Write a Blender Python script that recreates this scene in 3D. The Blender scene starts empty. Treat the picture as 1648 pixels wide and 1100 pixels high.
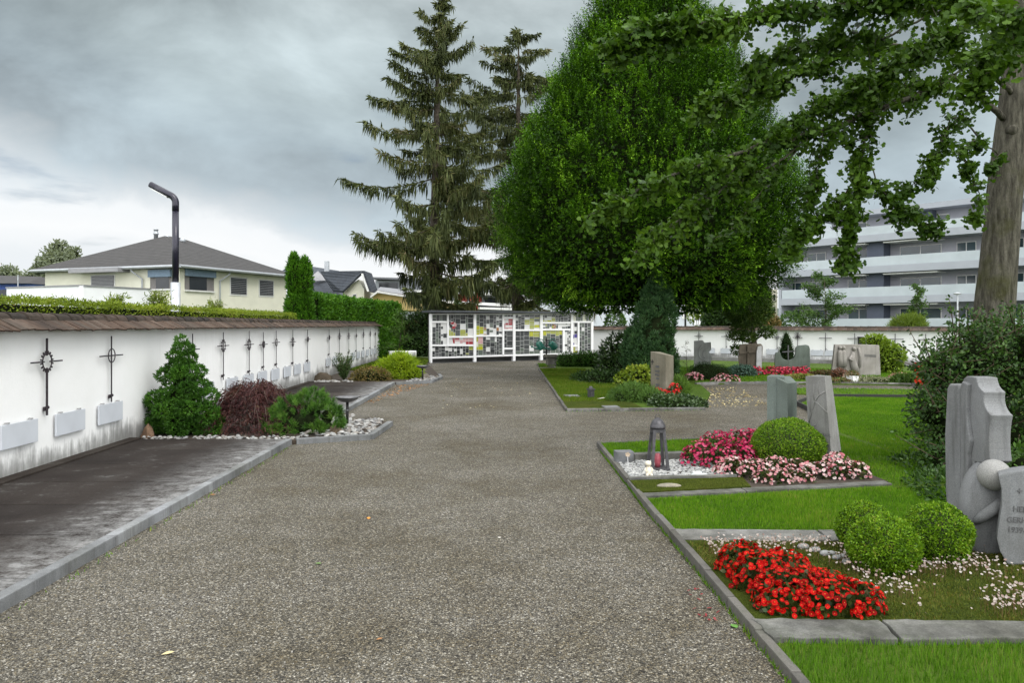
import bpy, bmesh, math, random
import numpy as np
from mathutils import Vector, Matrix, noise as mnoise

random.seed(7)
RG = np.random.default_rng(11)
S = bpy.context.scene
COL = S.collection
F, HY, CX, EYE = 1250.0, 523.0, 824.0, 1.62
TAU = math.tau

def gp(px, py, z=0.0):
    Y = F * (EYE - z) / (py - HY)
    return ((px - CX) * Y / F, Y)
def xa(px, Y): return (px - CX) * Y / F
def za(py, Y): return EYE - (py - HY) * Y / F
def pw(px, py, Y): return np.array((xa(px, Y), Y, za(py, Y)))

# ------------------------------------------------------------------ object plumbing
def tag(o, label=None, cat=None, group=None, kind=None):
    if label: o['label'] = label
    if cat: o['category'] = cat
    if group: o['group'] = group
    if kind: o['kind'] = kind
    return o
def thing(name, loc, label, cat, group=None):
    o = bpy.data.objects.new(name, None)
    o.empty_display_size = 0.2
    COL.objects.link(o)
    o.location = loc
    return tag(o, label, cat, group)
def root_loc(p):
    v = Vector((0, 0, 0))
    while p is not None:
        v += p.location
        p = p.parent
    return v
def link(name, me, mat, parent=None, smooth=False):
    me.name = name
    o = bpy.data.objects.new(name, me)
    COL.objects.link(o)
    if mat is not None: me.materials.append(mat)
    if parent is not None:
        o.parent = parent
        d = root_loc(parent)
        if d.length > 0: me.transform(Matrix.Translation(-d))
    if smooth:
        me.polygons.foreach_set('use_smooth', [True] * len(me.polygons))
    return o
def kids(o): return [c for c in bpy.data.objects if c.parent is o]
def copy_tree(src, loc, label=None, rotz=None, scale=None):
    r = src.copy(); COL.objects.link(r); r.location = loc
    if label: r['label'] = label
    if rotz is not None: r.rotation_euler = (0, 0, rotz)
    if scale is not None: r.scale = (scale,) * 3
    for ch in kids(src):
        c = ch.copy(); COL.objects.link(c); c.parent = r
        for g in kids(ch):
            d = g.copy(); COL.objects.link(d); d.parent = c
    return r

class MB:
    """collects solid shapes in world coordinates and links them as one mesh"""
    def __init__(self): self.v = []; self.f = []; self.t = []
    def add(self, vs, fs, tint=0.5):
        b = len(self.v)
        self.v += [tuple(p) for p in vs]
        self.f += [tuple(b + i for i in q) for q in fs]
        self.t += [tint] * len(fs)
    def box(self, c, s, rz=0.0, tint=0.5, top=1.0, rx=0.0, ry=0.0):
        x, y, z = s[0] / 2, s[1] / 2, s[2] / 2
        M = Matrix.Translation(c) @ Matrix.Rotation(rz, 4, 'Z') @ Matrix.Rotation(ry, 4, 'Y') @ Matrix.Rotation(rx, 4, 'X')
        ps = [(-x, -y, -z), (x, -y, -z), (x, y, -z), (-x, y, -z), (-x * top, -y * top, z), (x * top, -y * top, z), (x * top, y * top, z), (-x * top, y * top, z)]
        self.add([M @ Vector(p) for p in ps], [(3, 2, 1, 0), (4, 5, 6, 7), (0, 1, 5, 4), (1, 2, 6, 5), (2, 3, 7, 6), (3, 0, 4, 7)], tint)
    def bar(self, a, b, w, h, up=(0, 0, 1), tint=0.5):
        a, b = Vector(a), Vector(b); d = (b - a).normalized(); up = Vector(up)
        s = d.cross(up)
        if s.length < 1e-4: s = d.cross(Vector((0, 1, 0)))
        s.normalize(); u = s.cross(d)
        s *= w / 2; u *= h / 2
        self.add([a - s - u, a + s - u, a + s + u, a - s + u, b - s - u, b + s - u, b + s + u, b - s + u],
                 [(0, 1, 2, 3), (7, 6, 5, 4), (0, 4, 5, 1), (1, 5, 6, 2), (2, 6, 7, 3), (3, 7, 4, 0)], tint)
    def tube(self, pts, rad, n=8, caps=True, tint=0.5):
        pts = [Vector(p) for p in pts]
        rad = [rad] * len(pts) if isinstance(rad, (int, float)) else list(rad)
        vs, fs = [], []; prev = None
        for i, p in enumerate(pts):
            d = (pts[min(i + 1, len(pts) - 1)] - pts[max(i - 1, 0)]).normalized()
            if prev is None:
                a = Vector((1, 0, 0)) if abs(d.x) < 0.8 else Vector((0, 1, 0))
                s = d.cross(a).normalized()
            else:
                s = (prev - d * prev.dot(d)).normalized()
            prev = s; u = d.cross(s)
            for k in range(n):
                t = TAU * k / n
                vs.append(p + (s * math.cos(t) + u * math.sin(t)) * rad[i])
        for i in range(len(pts) - 1):
            for k in range(n):
                k2 = (k + 1) % n
                fs.append((i * n + k, i * n + k2, (i + 1) * n + k2, (i + 1) * n + k))
        if caps:
            fs.append(tuple(reversed(range(n)))); fs.append(tuple((len(pts) - 1) * n + k for k in range(n)))
        self.add(vs, fs, tint)
    def lathe(self, c, prof, n=16, tint=0.5):
        vs, fs = [], []
        for r, z in prof:
            for k in range(n):
                t = TAU * k / n
                vs.append((c[0] + r * math.cos(t), c[1] + r * math.sin(t), c[2] + z))
        for i in range(len(prof) - 1):
            for k in range(n):
                k2 = (k + 1) % n
                fs.append((i * n + k, i * n + k2, (i + 1) * n + k2, (i + 1) * n + k))
        fs.append(tuple(reversed(range(n)))); fs.append(tuple((len(prof) - 1) * n + k for k in range(n)))
        self.add(vs, fs, tint)
    def prism(self, poly, z0, z1, tint=0.5):
        n = len(poly)
        vs = [(p[0], p[1], z0) for p in poly] + [(p[0], p[1], z1) for p in poly]
        self.add(vs, [tuple(reversed(range(n))), tuple(range(n, 2 * n))] + [(i, (i + 1) % n, n + (i + 1) % n, n + i) for i in range(n)], tint)
    def extrude(self, poly3, vec, tint=0.5):
        n = len(poly3); vec = Vector(vec)
        vs = [Vector(p) for p in poly3] + [Vector(p) + vec for p in poly3]
        self.add(vs, [tuple(reversed(range(n))), tuple(range(n, 2 * n))] + [(i, (i + 1) % n, n + (i + 1) % n, n + i) for i in range(n)], tint)
    def ball(self, c, r, seg=12, rings=8, tint=0.5, sq=(1, 1, 1)):
        vs = [(c[0], c[1], c[2] + r * sq[2])]; fs = []
        for i in range(1, rings):
            a = math.pi * i / rings
            for k in range(seg):
                t = TAU * k / seg
                vs.append((c[0] + r * sq[0] * math.sin(a) * math.cos(t), c[1] + r * sq[1] * math.sin(a) * math.sin(t), c[2] + r * sq[2] * math.cos(a)))
        vs.append((c[0], c[1], c[2] - r * sq[2]))
        for k in range(seg):
            fs.append((0, 1 + k, 1 + (k + 1) % seg))
            fs.append((len(vs) - 1, 1 + (rings - 2) * seg + (k + 1) % seg, 1 + (rings - 2) * seg + k))
        for i in range(rings - 2):
            for k in range(seg):
                k2 = (k + 1) % seg
                fs.append((1 + i * seg + k, 1 + (i + 1) * seg + k, 1 + (i + 1) * seg + k2, 1 + i * seg + k2))
        self.add(vs, fs, tint)
    def sheet(self, poly, z, tint=0.5):
        self.add([(p[0], p[1], z) for p in poly], [tuple(range(len(poly)))], tint)
    def build(self, name, mat, parent=None, smooth=False, bevel=0.0, seg=2, recalc=True):
        me = bpy.data.meshes.new(name)
        me.from_pydata(self.v, [], self.f)
        a = me.attributes.new('rnd', 'FLOAT', 'FACE'); a.data.foreach_set('value', self.t)
        if bevel or recalc:
            bm = bmesh.new(); bm.from_mesh(me)
            if recalc: bmesh.ops.recalc_face_normals(bm, faces=bm.faces)
            if bevel:
                es = [e for e in bm.edges if len(e.link_faces) == 2 and e.calc_face_angle(0) > 0.5]
                bmesh.ops.bevel(bm, geom=es, offset=bevel, segments=seg, affect='EDGES', profile=0.6, clamp_overlap=True)
            bm.to_mesh(me); bm.free()
        return link(name, me, mat, parent, smooth)

# ------------------------------------------------------------------ leaf meshes
SHAPES = {
    'rhomb': [(0, 0), (.45, .5), (1, 0), (.45, -.5)],
    'leaf': [(0, 0), (.25, .38), (.6, .46), (1, 0), (.6, -.46), (.25, -.38)],
    'strip': [(0, .5), (1, .22), (1, -.22), (0, -.5)],
    'blade': [(0, .5), (1, 0), (0, -.5)],
    'fan': [(0, 0), (.28, .12), (.52, .56), (.86, .46), (1, .1), (.78, 0), (1, -.1), (.86, -.46), (.52, -.56), (.28, -.12)],
    'petal': [(0, .12), (.35, .5), (.8, .48), (1, .2), (1, -.2), (.8, -.48), (.35, -.5), (0, -.12)],
}
def unit(a):
    return a / np.maximum(np.linalg.norm(a, axis=-1, keepdims=True), 1e-9)
def leaf_mesh(P, A, N, L, W, shape='rhomb', rnd=None, bend=0.0):
    P = np.asarray(P, float); n = len(P)
    A = unit(np.broadcast_to(np.asarray(A, float), (n, 3)))
    N = np.broadcast_to(np.asarray(N, float), (n, 3))
    Sd = np.cross(A, N); bad = np.linalg.norm(Sd, axis=1) < 1e-3
    if bad.any(): Sd[bad] = np.cross(A[bad], np.array((.3, .5, .81)))
    Sd = unit(Sd); Nn = np.cross(Sd, A)
    T = np.array(SHAPES[shape]); k = len(T)
    L = np.broadcast_to(np.asarray(L, float), (n,)); W = np.broadcast_to(np.asarray(W, float), (n,))
    V = P[:, None, :] + A[:, None, :] * (L[:, None] * T[None, :, 0])[..., None] + Sd[:, None, :] * (W[:, None] * T[None, :, 1])[..., None]
    if bend:
        V += Nn[:, None, :] * (-bend * L[:, None] * (T[None, :, 0] ** 2))[..., None]
    if rnd is None: rnd = RG.random(n)
    return V.reshape(-1, 3), k, np.clip(np.broadcast_to(rnd, (n,)), 0, 1)
def np_obj(name, groups, mat, parent=None, smooth=False):
    """groups: list of (V, k, rnd) leaf sets, joined to one mesh"""
    V = np.concatenate([g[0] for g in groups]); ls = []; st = []; at = []; off = 0
    for g in groups:
        n = len(g[2]); k = g[1]
        st.append(off + np.arange(n) * k); off += n * k; at.append(g[2])
    st = np.concatenate(st); at = np.concatenate(at)
    if parent is not None: V = V - np.array(root_loc(parent))
    me = bpy.data.meshes.new(name)
    me.vertices.add(len(V)); me.vertices.foreach_set('co', V.astype(np.float32).ravel())
    me.loops.add(len(V)); me.loops.foreach_set('vertex_index', np.arange(len(V), dtype=np.int32))
    me.polygons.add(len(st)); me.polygons.foreach_set('loop_start', st.astype(np.int32))
    me.update(calc_edges=True)
    a = me.attributes.new('rnd', 'FLOAT', 'FACE'); a.data.foreach_set('value', at.astype(np.float32))
    o = bpy.data.objects.new(name, me); COL.objects.link(o)
    me.materials.append(mat)
    if parent is not None: o.parent = parent
    return o
def rdir(n): return unit(RG.normal(size=(n, 3)))
def shell(n, lobes, lo=0.86, hi=1.03, keep_in=0.8):
    """points near the outside of a union of ellipsoid lobes (c, (rx,ry,rz)); returns points and outward directions"""
    C = np.array([l[0] for l in lobes], float); R = np.array([l[1] for l in lobes], float)
    w = (R[:, 0] * R[:, 1] * R[:, 2]) ** (2 / 3); w = w / w.sum()
    out, nor = [], []; got = 0
    for _ in range(6):
        i = RG.choice(len(C), size=n * 2, p=w); d = rdir(n * 2)
        q = C[i] + d * R[i] * RG.uniform(lo, hi, (n * 2, 1))
        m = np.ones(len(q), bool)
        for j in range(len(C)):
            e = np.linalg.norm((q - C[j]) / R[j], axis=1)
            m &= (e > keep_in) | (i == j)
        out.append(q[m]); nor.append(unit(d[m] / R[i][m])); got += m.sum()
        if got >= n: break
    return np.concatenate(out)[:n], np.concatenate(nor)[:n]
def fnoise(P, s, seed=0.0):
    return np.array([mnoise.noise((p[0] * s + seed, p[1] * s - seed, p[2] * s + 2 * seed)) for p in P])
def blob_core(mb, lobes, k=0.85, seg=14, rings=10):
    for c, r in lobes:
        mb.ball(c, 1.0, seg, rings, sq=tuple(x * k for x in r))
def poly_sample(poly, n):
    poly = np.array(poly, float); lo, hi = poly.min(0), poly.max(0); res = []; got = 0
    while got < n:
        q = RG.uniform(lo, hi, (n * 2, 2)); ins = np.zeros(len(q), bool); j = len(poly) - 1
        for i in range(len(poly)):
            a, b = poly[i], poly[j]
            c = ((a[1] > q[:, 1]) != (b[1] > q[:, 1])) & (q[:, 0] < (b[0] - a[0]) * (q[:, 1] - a[1]) / (b[1] - a[1] + 1e-12) + a[0])
            ins ^= c; j = i
        res.append(q[ins]); got += ins.sum()
    return np.concatenate(res)[:n]

# ------------------------------------------------------------------ materials
def newmat(name):
    m = bpy.data.materials.new(name); m.use_nodes = True
    nt = m.node_tree
    for n in list(nt.nodes): nt.nodes.remove(n)
    out = nt.nodes.new('ShaderNodeOutputMaterial'); b = nt.nodes.new('ShaderNodeBsdfPrincipled')
    nt.links.new(b.outputs[0], out.inputs[0])
    return m, nt, b, out
def nd(nt, t, **kw):
    n = nt.nodes.new(t)
    for k, v in kw.items(): setattr(n, k, v)
    return n
def ramp(nt, fac, stops, interp='LINEAR'):
    r = nt.nodes.new('ShaderNodeValToRGB'); cr = r.color_ramp; cr.interpolation = interp
    while len(cr.elements) < len(stops): cr.elements.new(0.5)
    for e, (p, c) in zip(cr.elements, stops):
        e.position = p; e.color = (c[0], c[1], c[2], 1) if not isinstance(c, (int, float)) else (c, c, c, 1)
    nt.links.new(fac, r.inputs[0]); return r.outputs[0]
def math_(nt, op, a, b=None, c=None, clamp=False):
    n = nt.nodes.new('ShaderNodeMath'); n.operation = op; n.use_clamp = clamp
    for i, x in enumerate((a, b, c)):
        if x is None: continue
        if isinstance(x, (int, float)): n.inputs[i].default_value = x
        else: nt.links.new(x, n.inputs[i])
    return n.outputs[0]
def mixc(nt, fac, a, b, mode='MIX'):
    n = nt.nodes.new('ShaderNodeMix'); n.data_type = 'RGBA'; n.blend_type = mode
    for sock, x in ((n.inputs[0], fac), (n.inputs[6], a), (n.inputs[7], b)):
        if isinstance(x, (int, float)): sock.default_value = x
        elif isinstance(x, tuple): sock.default_value = (*x, 1)
        else: nt.links.new(x, sock)
    return n.outputs[2]
def coords(nt, scale=(1, 1, 1), kind='Object'):
    tc = nt.nodes.new('ShaderNodeTexCoord')
    if scale == (1, 1, 1): return tc.outputs[kind]
    mp = nt.nodes.new('ShaderNodeMapping'); mp.inputs['Scale'].default_value = scale
    nt.links.new(tc.outputs[kind], mp.inputs[0]); return mp.outputs[0]
def ntex(nt, co, scale, detail=4, rough=0.55, dist=0.0):
    n = nt.nodes.new('ShaderNodeTexNoise'); n.inputs['Scale'].default_value = scale
    n.inputs['Detail'].default_value = detail; n.inputs['Roughness'].default_value = rough; n.inputs['Distortion'].default_value = dist
    nt.links.new(co, n.inputs['Vector']); return n.outputs[0]
def vtex(nt, co, scale, feature='F1'):
    n = nt.nodes.new('ShaderNodeTexVoronoi'); n.feature = feature; n.inputs['Scale'].default_value = scale
    nt.links.new(co, n.inputs['Vector']); return n
def bump(nt, b, h, strength, dist):
    n = nt.nodes.new('ShaderNodeBump'); n.inputs['Strength'].default_value = strength; n.inputs['Distance'].default_value = dist
    nt.links.new(h, n.inputs['Height']); nt.links.new(n.outputs[0], b.inputs['Normal'])
def attr(nt, name='rnd'):
    n = nt.nodes.new('ShaderNodeAttribute'); n.attribute_name = name; return n.outputs['Fac']
def flat(name, c, rough=0.6, metal=0.0, var=0.12, scale=8.0, bmp=0.0, spec=0.4):
    """a plain coloured surface with faint wear"""
    m, nt, b, _ = newmat(name); co = coords(nt)
    n = ntex(nt, co, scale, 5)
    lo = tuple(x * (1 - var) for x in c); hi = tuple(min(1, x * (1 + var)) for x in c)
    nt.links.new(ramp(nt, n, [(.3, lo), (.7, hi)]), b.inputs['Base Color'])
    b.inputs['Roughness'].default_value = rough; b.inputs['Metallic'].default_value = metal
    b.inputs['Specular IOR Level'].default_value = spec
    if bmp: bump(nt, b, ntex(nt, co, scale * 6, 4), bmp, 0.01)
    return m
def stone(name, c, var=0.3, stain=0.5, scale=3.0, streak=True, grain=140.0, rough=0.85, stain_col=(.05, .05, .045), bmp=.35):
    m, nt, b, _ = newmat(name); co = coords(nt)
    n1 = ntex(nt, co, scale, 6, .6); n2 = ntex(nt, co, grain, 2, .6)
    lo = tuple(x * (1 - var) for x in c); hi = tuple(x * (1 + var) for x in c)
    col = ramp(nt, n1, [(.3, lo), (.7, hi)])
    col = mixc(nt, .45, col, ramp(nt, n2, [(.3, .25), (.7, .75)]), 'OVERLAY')
    if stain:
        cs = coords(nt, (14, 14, 1.6) if streak else (4, 4, 4))
        st = math_(nt, 'MULTIPLY', ramp(nt, ntex(nt, cs, 1.0, 5, .65), [(.5, 0), (.75, 1)]), stain)
        col = mixc(nt, st, col, stain_col)
    col = mixc(nt, 1.0, col, ramp(nt, attr(nt), [(0, .80), (.5, 1.0), (1, 1.18)]), 'MULTIPLY')
    big = ramp(nt, ntex(nt, coords(nt, kind='Object'), scale * .45, 4, .6), [(.32, (.80, .79, .74)), (.68, (1.1, 1.1, 1.12))])
    col = mixc(nt, 1.0, col, big, 'MULTIPLY')
    nt.links.new(col, b.inputs['Base Color']); b.inputs['Roughness'].default_value = rough
    b.inputs['Specular IOR Level'].default_value = .2
    bump(nt, b, math_(nt, 'ADD', math_(nt, 'MULTIPLY', n2, .4), n1), bmp, 0.006)
    return m
def leafmat(name, cols, rough=.5, trans=.3, spec=.2, nscale=0.0):
    """cols: list of linear colours spread over the leaves"""
    m, nt, b, out = newmat(name)
    f = attr(nt)
    n = len(cols); c = ramp(nt, f, [(i / max(1, n - 1), x) for i, x in enumerate(cols)])
    if nscale:
        c = mixc(nt, .35, c, ramp(nt, ntex(nt, coords(nt), nscale, 3), [(.35, .3), (.65, .72)]), 'OVERLAY')
    nt.links.new(c, b.inputs['Base Color']); b.inputs['Roughness'].default_value = rough; b.inputs['Specular IOR Level'].default_value = spec
    if trans:
        t = nt.nodes.new('ShaderNodeBsdfTranslucent'); nt.links.new(mixc(nt, 1.0, c, (1.0, 1.0, .55), 'MULTIPLY'), t.inputs[0])
        mx = nt.nodes.new('ShaderNodeMixShader'); mx.inputs[0].default_value = trans
        nt.links.new(b.outputs[0], mx.inputs[1]); nt.links.new(t.outputs[0], mx.inputs[2]); nt.links.new(mx.outputs[0], out.inputs[0])
    return m
def tinted(name, cols, rough=.6, spec=.4, metal=0., interp='LINEAR', nvar=.0, nscale=20, bmp=0):
    m, nt, b, _ = newmat(name)
    n = len(cols); c = ramp(nt, attr(nt), [(i / max(1, n - 1), x) for i, x in enumerate(cols)], interp)
    co = coords(nt)
    if nvar: c = mixc(nt, nvar, c, ramp(nt, ntex(nt, co, nscale, 5), [(.3, .2), (.7, .8)]), 'OVERLAY')
    nt.links.new(c, b.inputs['Base Color']); b.inputs['Roughness'].default_value = rough; b.inputs['Specular IOR Level'].default_value = spec
    b.inputs['Metallic'].default_value = metal
    if bmp: bump(nt, b, ntex(nt, co, nscale * 3, 4), bmp, .01)
    return m
# ================================================================== camera, sky, sun
cam = bpy.data.cameras.new('camera'); co_ = bpy.data.objects.new('camera', cam); COL.objects.link(co_)
co_.location = (0, 0, EYE); co_.rotation_euler = (math.radians(90), 0, 0)
cam.sensor_width = 36; cam.lens = 36 * F / 1648; cam.shift_y = -(550 - HY) / 1648
cam.clip_start = 0.05; cam.clip_end = 3000
S.camera = co_
S.render.resolution_x, S.render.resolution_y = 1024, 684
S.view_settings.view_transform = 'Standard'; S.view_settings.look = 'None'; S.view_settings.exposure = 0; S.view_settings.gamma = 1
S.cycles.max_bounces = 6; S.cycles.diffuse_bounces = 3; S.cycles.glossy_bounces = 3; S.cycles.transmission_bounces = 4; S.cycles.transparent_max_bounces = 6
S.cycles.use_adaptive_sampling = True; S.cycles.adaptive_threshold = 0.02
S.cycles.use_denoising = True
try:
    S.cycles.denoiser = 'OPENIMAGEDENOISE'; S.cycles.denoising_input_passes = 'RGB_ALBEDO_NORMAL'; S.cycles.denoising_prefilter = 'ACCURATE'
except Exception: pass

SUN_DIR = Vector((0.42, -0.48, 0.77)).normalized()
sl = bpy.data.lights.new('sun', 'SUN'); sl.energy = 1.5; sl.angle = math.radians(22); sl.color = (1.0, .965, .91)
so = bpy.data.objects.new('sun', sl); COL.objects.link(so); so.rotation_euler = (-SUN_DIR).to_track_quat('-Z', 'Y').to_euler()
so.location = (0, 0, 30)

W = bpy.data.worlds.new('World'); S.world = W; W.use_nodes = True
nt = W.node_tree
for n in list(nt.nodes): nt.nodes.remove(n)
wo = nd(nt, 'ShaderNodeOutputWorld'); bg = nd(nt, 'ShaderNodeBackground'); bg.inputs[1].default_value = 0.1
nt.links.new(bg.outputs[0], wo.inputs[0])
sky = nd(nt, 'ShaderNodeTexSky', sky_type='NISHITA'); sky.sun_disc = False
sky.sun_elevation = math.asin(SUN_DIR.z); sky.sun_rotation = math.atan2(SUN_DIR.x, SUN_DIR.y); sky.dust_density = 3; sky.ozone_density = 2
tc = nd(nt, 'ShaderNodeTexCoord'); sp = nd(nt, 'ShaderNodeSeparateXYZ'); nt.links.new(tc.outputs['Generated'], sp.inputs[0])
dx, dy, dz = sp.outputs
den = math_(nt, 'ADD', math_(nt, 'MAXIMUM', dz, 0.0), 0.10)
cx_ = math_(nt, 'DIVIDE', dx, den); cy_ = math_(nt, 'DIVIDE', dy, den)
cb = nd(nt, 'ShaderNodeCombineXYZ'); nt.links.new(cx_, cb.inputs[0]); nt.links.new(cy_, cb.inputs[1])
def wmap(v, loc=(0, 0, 0), sc=(1, 1, 1)):
    m = nd(nt, 'ShaderNodeMapping'); m.inputs['Location'].default_value = loc; m.inputs['Scale'].default_value = sc
    nt.links.new(v, m.inputs[0]); return m.outputs[0]
n_big = ntex(nt, wmap(cb.outputs[0], (3.1, 1.7, 0)), 0.55, 5, .52, .3)
n_mid = ntex(nt, wmap(tc.outputs['Generated'], (1.3, .4, .2), (2.4, 2.4, 4.2)), 1.6, 6, .55, .25)
n_fin = ntex(nt, wmap(cb.outputs[0], (7.7, 4.1, 2)), 1.3, 5, .5, .2)
# cloud base height as seen, lower towards the right of the view
az = math_(nt, 'DIVIDE', dx, math_(nt, 'MAXIMUM', dy, 0.2))
lift = math_(nt, 'MULTIPLY', math_(nt, 'MINIMUM', math_(nt, 'ADD', az, 0.12), 0.0), 0.15)
e = math_(nt, 'ADD', dz, lift)
e = math_(nt, 'ADD', e, math_(nt, 'MULTIPLY', math_(nt, 'SUBTRACT', n_mid, .5), .21))
col = ramp(nt, e, [(0, (.86, .90, .93)), (.05, (.97, .99, 1.0)), (.085, (.93, .96, .98)), (.112, (.66, .72, .76)), (.14, (.45, .53, .58)), (.20, (.40, .48, .525)),
                   (.27, (.38, .45, .475)), (.36, (.40, .465, .485)), (.5, (.55, .60, .61))])
def sstep_(x, a, b):
    m = nd(nt, 'ShaderNodeMapRange', interpolation_type='SMOOTHSTEP'); nt.links.new(x, m.inputs[0])
    m.inputs[1].default_value = a; m.inputs[2].default_value = b; return m.outputs[0]
br = math_(nt, 'ADD', math_(nt, 'MULTIPLY', math_(nt, 'MULTIPLY', math_(nt, 'SUBTRACT', n_big, .5), sstep_(dz, .10, .22)), .7), math_(nt, 'MULTIPLY', math_(nt, 'SUBTRACT', n_mid, .5), 2.5))
br = math_(nt, 'ADD', 1.0, math_(nt, 'MULTIPLY', br, sstep_(e, .07, .17)))
hi = nd(nt, 'ShaderNodeVectorMath', operation='SCALE'); nt.links.new(col, hi.inputs[0]); nt.links.new(br, hi.inputs['Scale'])
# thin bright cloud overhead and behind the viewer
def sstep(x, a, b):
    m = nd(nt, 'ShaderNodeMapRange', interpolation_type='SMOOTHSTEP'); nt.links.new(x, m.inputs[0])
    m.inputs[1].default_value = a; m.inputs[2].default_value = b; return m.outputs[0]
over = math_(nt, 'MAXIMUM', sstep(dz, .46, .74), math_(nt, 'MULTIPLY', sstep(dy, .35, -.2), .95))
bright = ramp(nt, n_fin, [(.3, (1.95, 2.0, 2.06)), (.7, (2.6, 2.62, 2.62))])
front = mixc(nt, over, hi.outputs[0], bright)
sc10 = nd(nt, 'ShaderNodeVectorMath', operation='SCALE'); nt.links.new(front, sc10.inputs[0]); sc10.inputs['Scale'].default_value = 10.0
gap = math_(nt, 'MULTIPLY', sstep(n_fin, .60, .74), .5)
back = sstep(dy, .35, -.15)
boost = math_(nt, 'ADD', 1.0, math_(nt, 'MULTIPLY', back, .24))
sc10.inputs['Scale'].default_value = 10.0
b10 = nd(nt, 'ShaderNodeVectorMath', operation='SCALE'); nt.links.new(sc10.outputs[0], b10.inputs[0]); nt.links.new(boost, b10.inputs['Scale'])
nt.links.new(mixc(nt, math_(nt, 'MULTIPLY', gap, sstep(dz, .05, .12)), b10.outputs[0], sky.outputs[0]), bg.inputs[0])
W.cycles.sampling_method = 'MANUAL'; W.cycles.sample_map_resolution = 1024

# ================================================================== ground sheets
m, nt, b, _ = newmat('ground_meadow'); co = coords(nt)
nt.links.new(ramp(nt, ntex(nt, co, .3, 6), [(.3, (.035, .06, .015)), (.7, (.07, .10, .03))]), b.inputs['Base Color']); b.inputs['Roughness'].default_value = .9
M_GROUND = m
g = MB(); g.sheet([(-900, -300), (900, -300), (900, 1500), (-900, 1500)], -.02)
tag(g.build('ground', M_GROUND), kind='structure')

def gravel_mat(name, sc, dark, mid, light, brown=.5):
    m, nt, b, _ = newmat(name); co = coords(nt)
    big = ntex(nt, co, .55, 5, .6); mid_n = ntex(nt, co, 3.2, 4, .6)
    v1 = vtex(nt, co, sc); v2 = vtex(nt, co, sc * 1.9)
    s1 = nd(nt, 'ShaderNodeSeparateColor'); nt.links.new(v1.outputs['Color'], s1.inputs[0])
    s2 = nd(nt, 'ShaderNodeSeparateColor'); nt.links.new(v2.outputs['Color'], s2.inputs[0])
    c1 = ramp(nt, s1.outputs[0], [(0, dark), (.22, mid), (.5, tuple(x * 1.35 for x in mid)), (.72, (mid[0] * 1.9, mid[1] * 1.75, mid[2] * 1.45)), (.9, light), (1, tuple(min(.8, x * 1.5) for x in light))])
    c2 = ramp(nt, s2.outputs[1], [(0, tuple(x * .6 for x in dark)), (.5, mid), (1, light)])
    c = mixc(nt, math_(nt, 'GREATER_THAN', s1.outputs[2], .62), c1, c2)
    edge = ramp(nt, v1.outputs['Distance'], [(.35, 1), (.75, .42)])
    c = mixc(nt, 1.0, c, edge, 'MULTIPLY')
    tone = ramp(nt, math_(nt, 'ADD', math_(nt, 'MULTIPLY', big, .7), math_(nt, 'MULTIPLY', mid_n, .3)), [(.36, (.70, .64, .50)), (.5, (.98, .96, .90)), (.62, (1.22, 1.22, 1.22))])
    c = mixc(nt, 1.0, c, tone, 'MULTIPLY')
    nt.links.new(c, b.inputs['Base Color']); b.inputs['Roughness'].default_value = .8; b.inputs['Specular IOR Level'].default_value = .3
    h = math_(nt, 'ADD', math_(nt, 'MULTIPLY', v1.outputs['Distance'], -1.0), math_(nt, 'MULTIPLY', s1.outputs[1], .5))
    bump(nt, b, h, .9, .012)
    return m
M_GRAVEL = gravel_mat('gravel', 94, (.021, .019, .0155), (.098, .089, .070), (.31, .295, .26))
g = MB(); g.sheet([(-5.2, -8), (26, -8), (26, 24), (15.6, 30.6), (3.9, 38.6), (-4.0, 33.5), (-5.9, 31)], 0.0)
tag(g.build('gravel_path', M_GRAVEL), kind='structure')
# loose stones on top of the near gravel
n = 9000
P = np.column_stack([RG.uniform(-2.85, 1.2, n), 2.6 + 7.5 * RG.random(n) ** 1.7, RG.uniform(.0, .004, n)])
M_PEB = tinted('loose_gravel_stone', [(.03, .028, .025), (.09, .082, .068), (.12, .112, .09), (.19, .18, .155), (.34, .33, .30)], .75)
def pebbles(name, P, R, mat, kind='stuff', parent=None, flatz=.6):
    base = np.array([(1, 0, 0), (0, 1, 0), (-1, 0, 0), (0, -1, 0), (0, 0, 1), (0.0, 0, -1), (.7, .7, .45), (-.7, .7, .5), (-.7, -.7, .45), (.7, -.7, .5)], float)
    # small faceted stones: two rings and two caps, as triangles
    ring = np.array([(math.cos(t), math.sin(t), 0) for t in np.arange(6) * TAU / 6]); up = np.array([(math.cos(t + .5) * .62, math.sin(t + .5) * .62, .72) for t in np.arange(6) * TAU / 6])
    tri = []
    for k in range(6):
        k2 = (k + 1) % 6
        tri += [ring[k], ring[k2], up[k], ring[k2], up[k2], up[k], up[k], up[k2], (0, 0, .95)]
    T = np.array(tri); n = len(P); k = len(T)
    a = RG.uniform(0, TAU, n); sx = RG.uniform(.75, 1.3, n); sy = RG.uniform(.7, 1.1, n)
    X = T[None, :, 0] * sx[:, None]; Y = T[None, :, 1] * sy[:, None]; Z = np.broadcast_to(T[None, :, 2] * flatz, X.shape)
    tl = RG.uniform(-.35, .35, (n, 1)); Z2 = Z + X * tl
    V = np.stack([X * np.cos(a)[:, None] - Y * np.sin(a)[:, None], X * np.sin(a)[:, None] + Y * np.cos(a)[:, None], Z2], -1) * np.asarray(R)[:, None, None] + P[:, None, :]
    o = np_obj(name, [(V.reshape(-1, 3), 3, np.repeat(RG.random(n), k // 3))], mat, parent)
    if kind: tag(o, kind=kind)
    return o
tag(pebbles('loose_gravel', P, RG.uniform(.002, .0058, n), M_PEB), 'small loose grey and pale stones lying on the path', 'gravel', kind='stuff')

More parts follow.
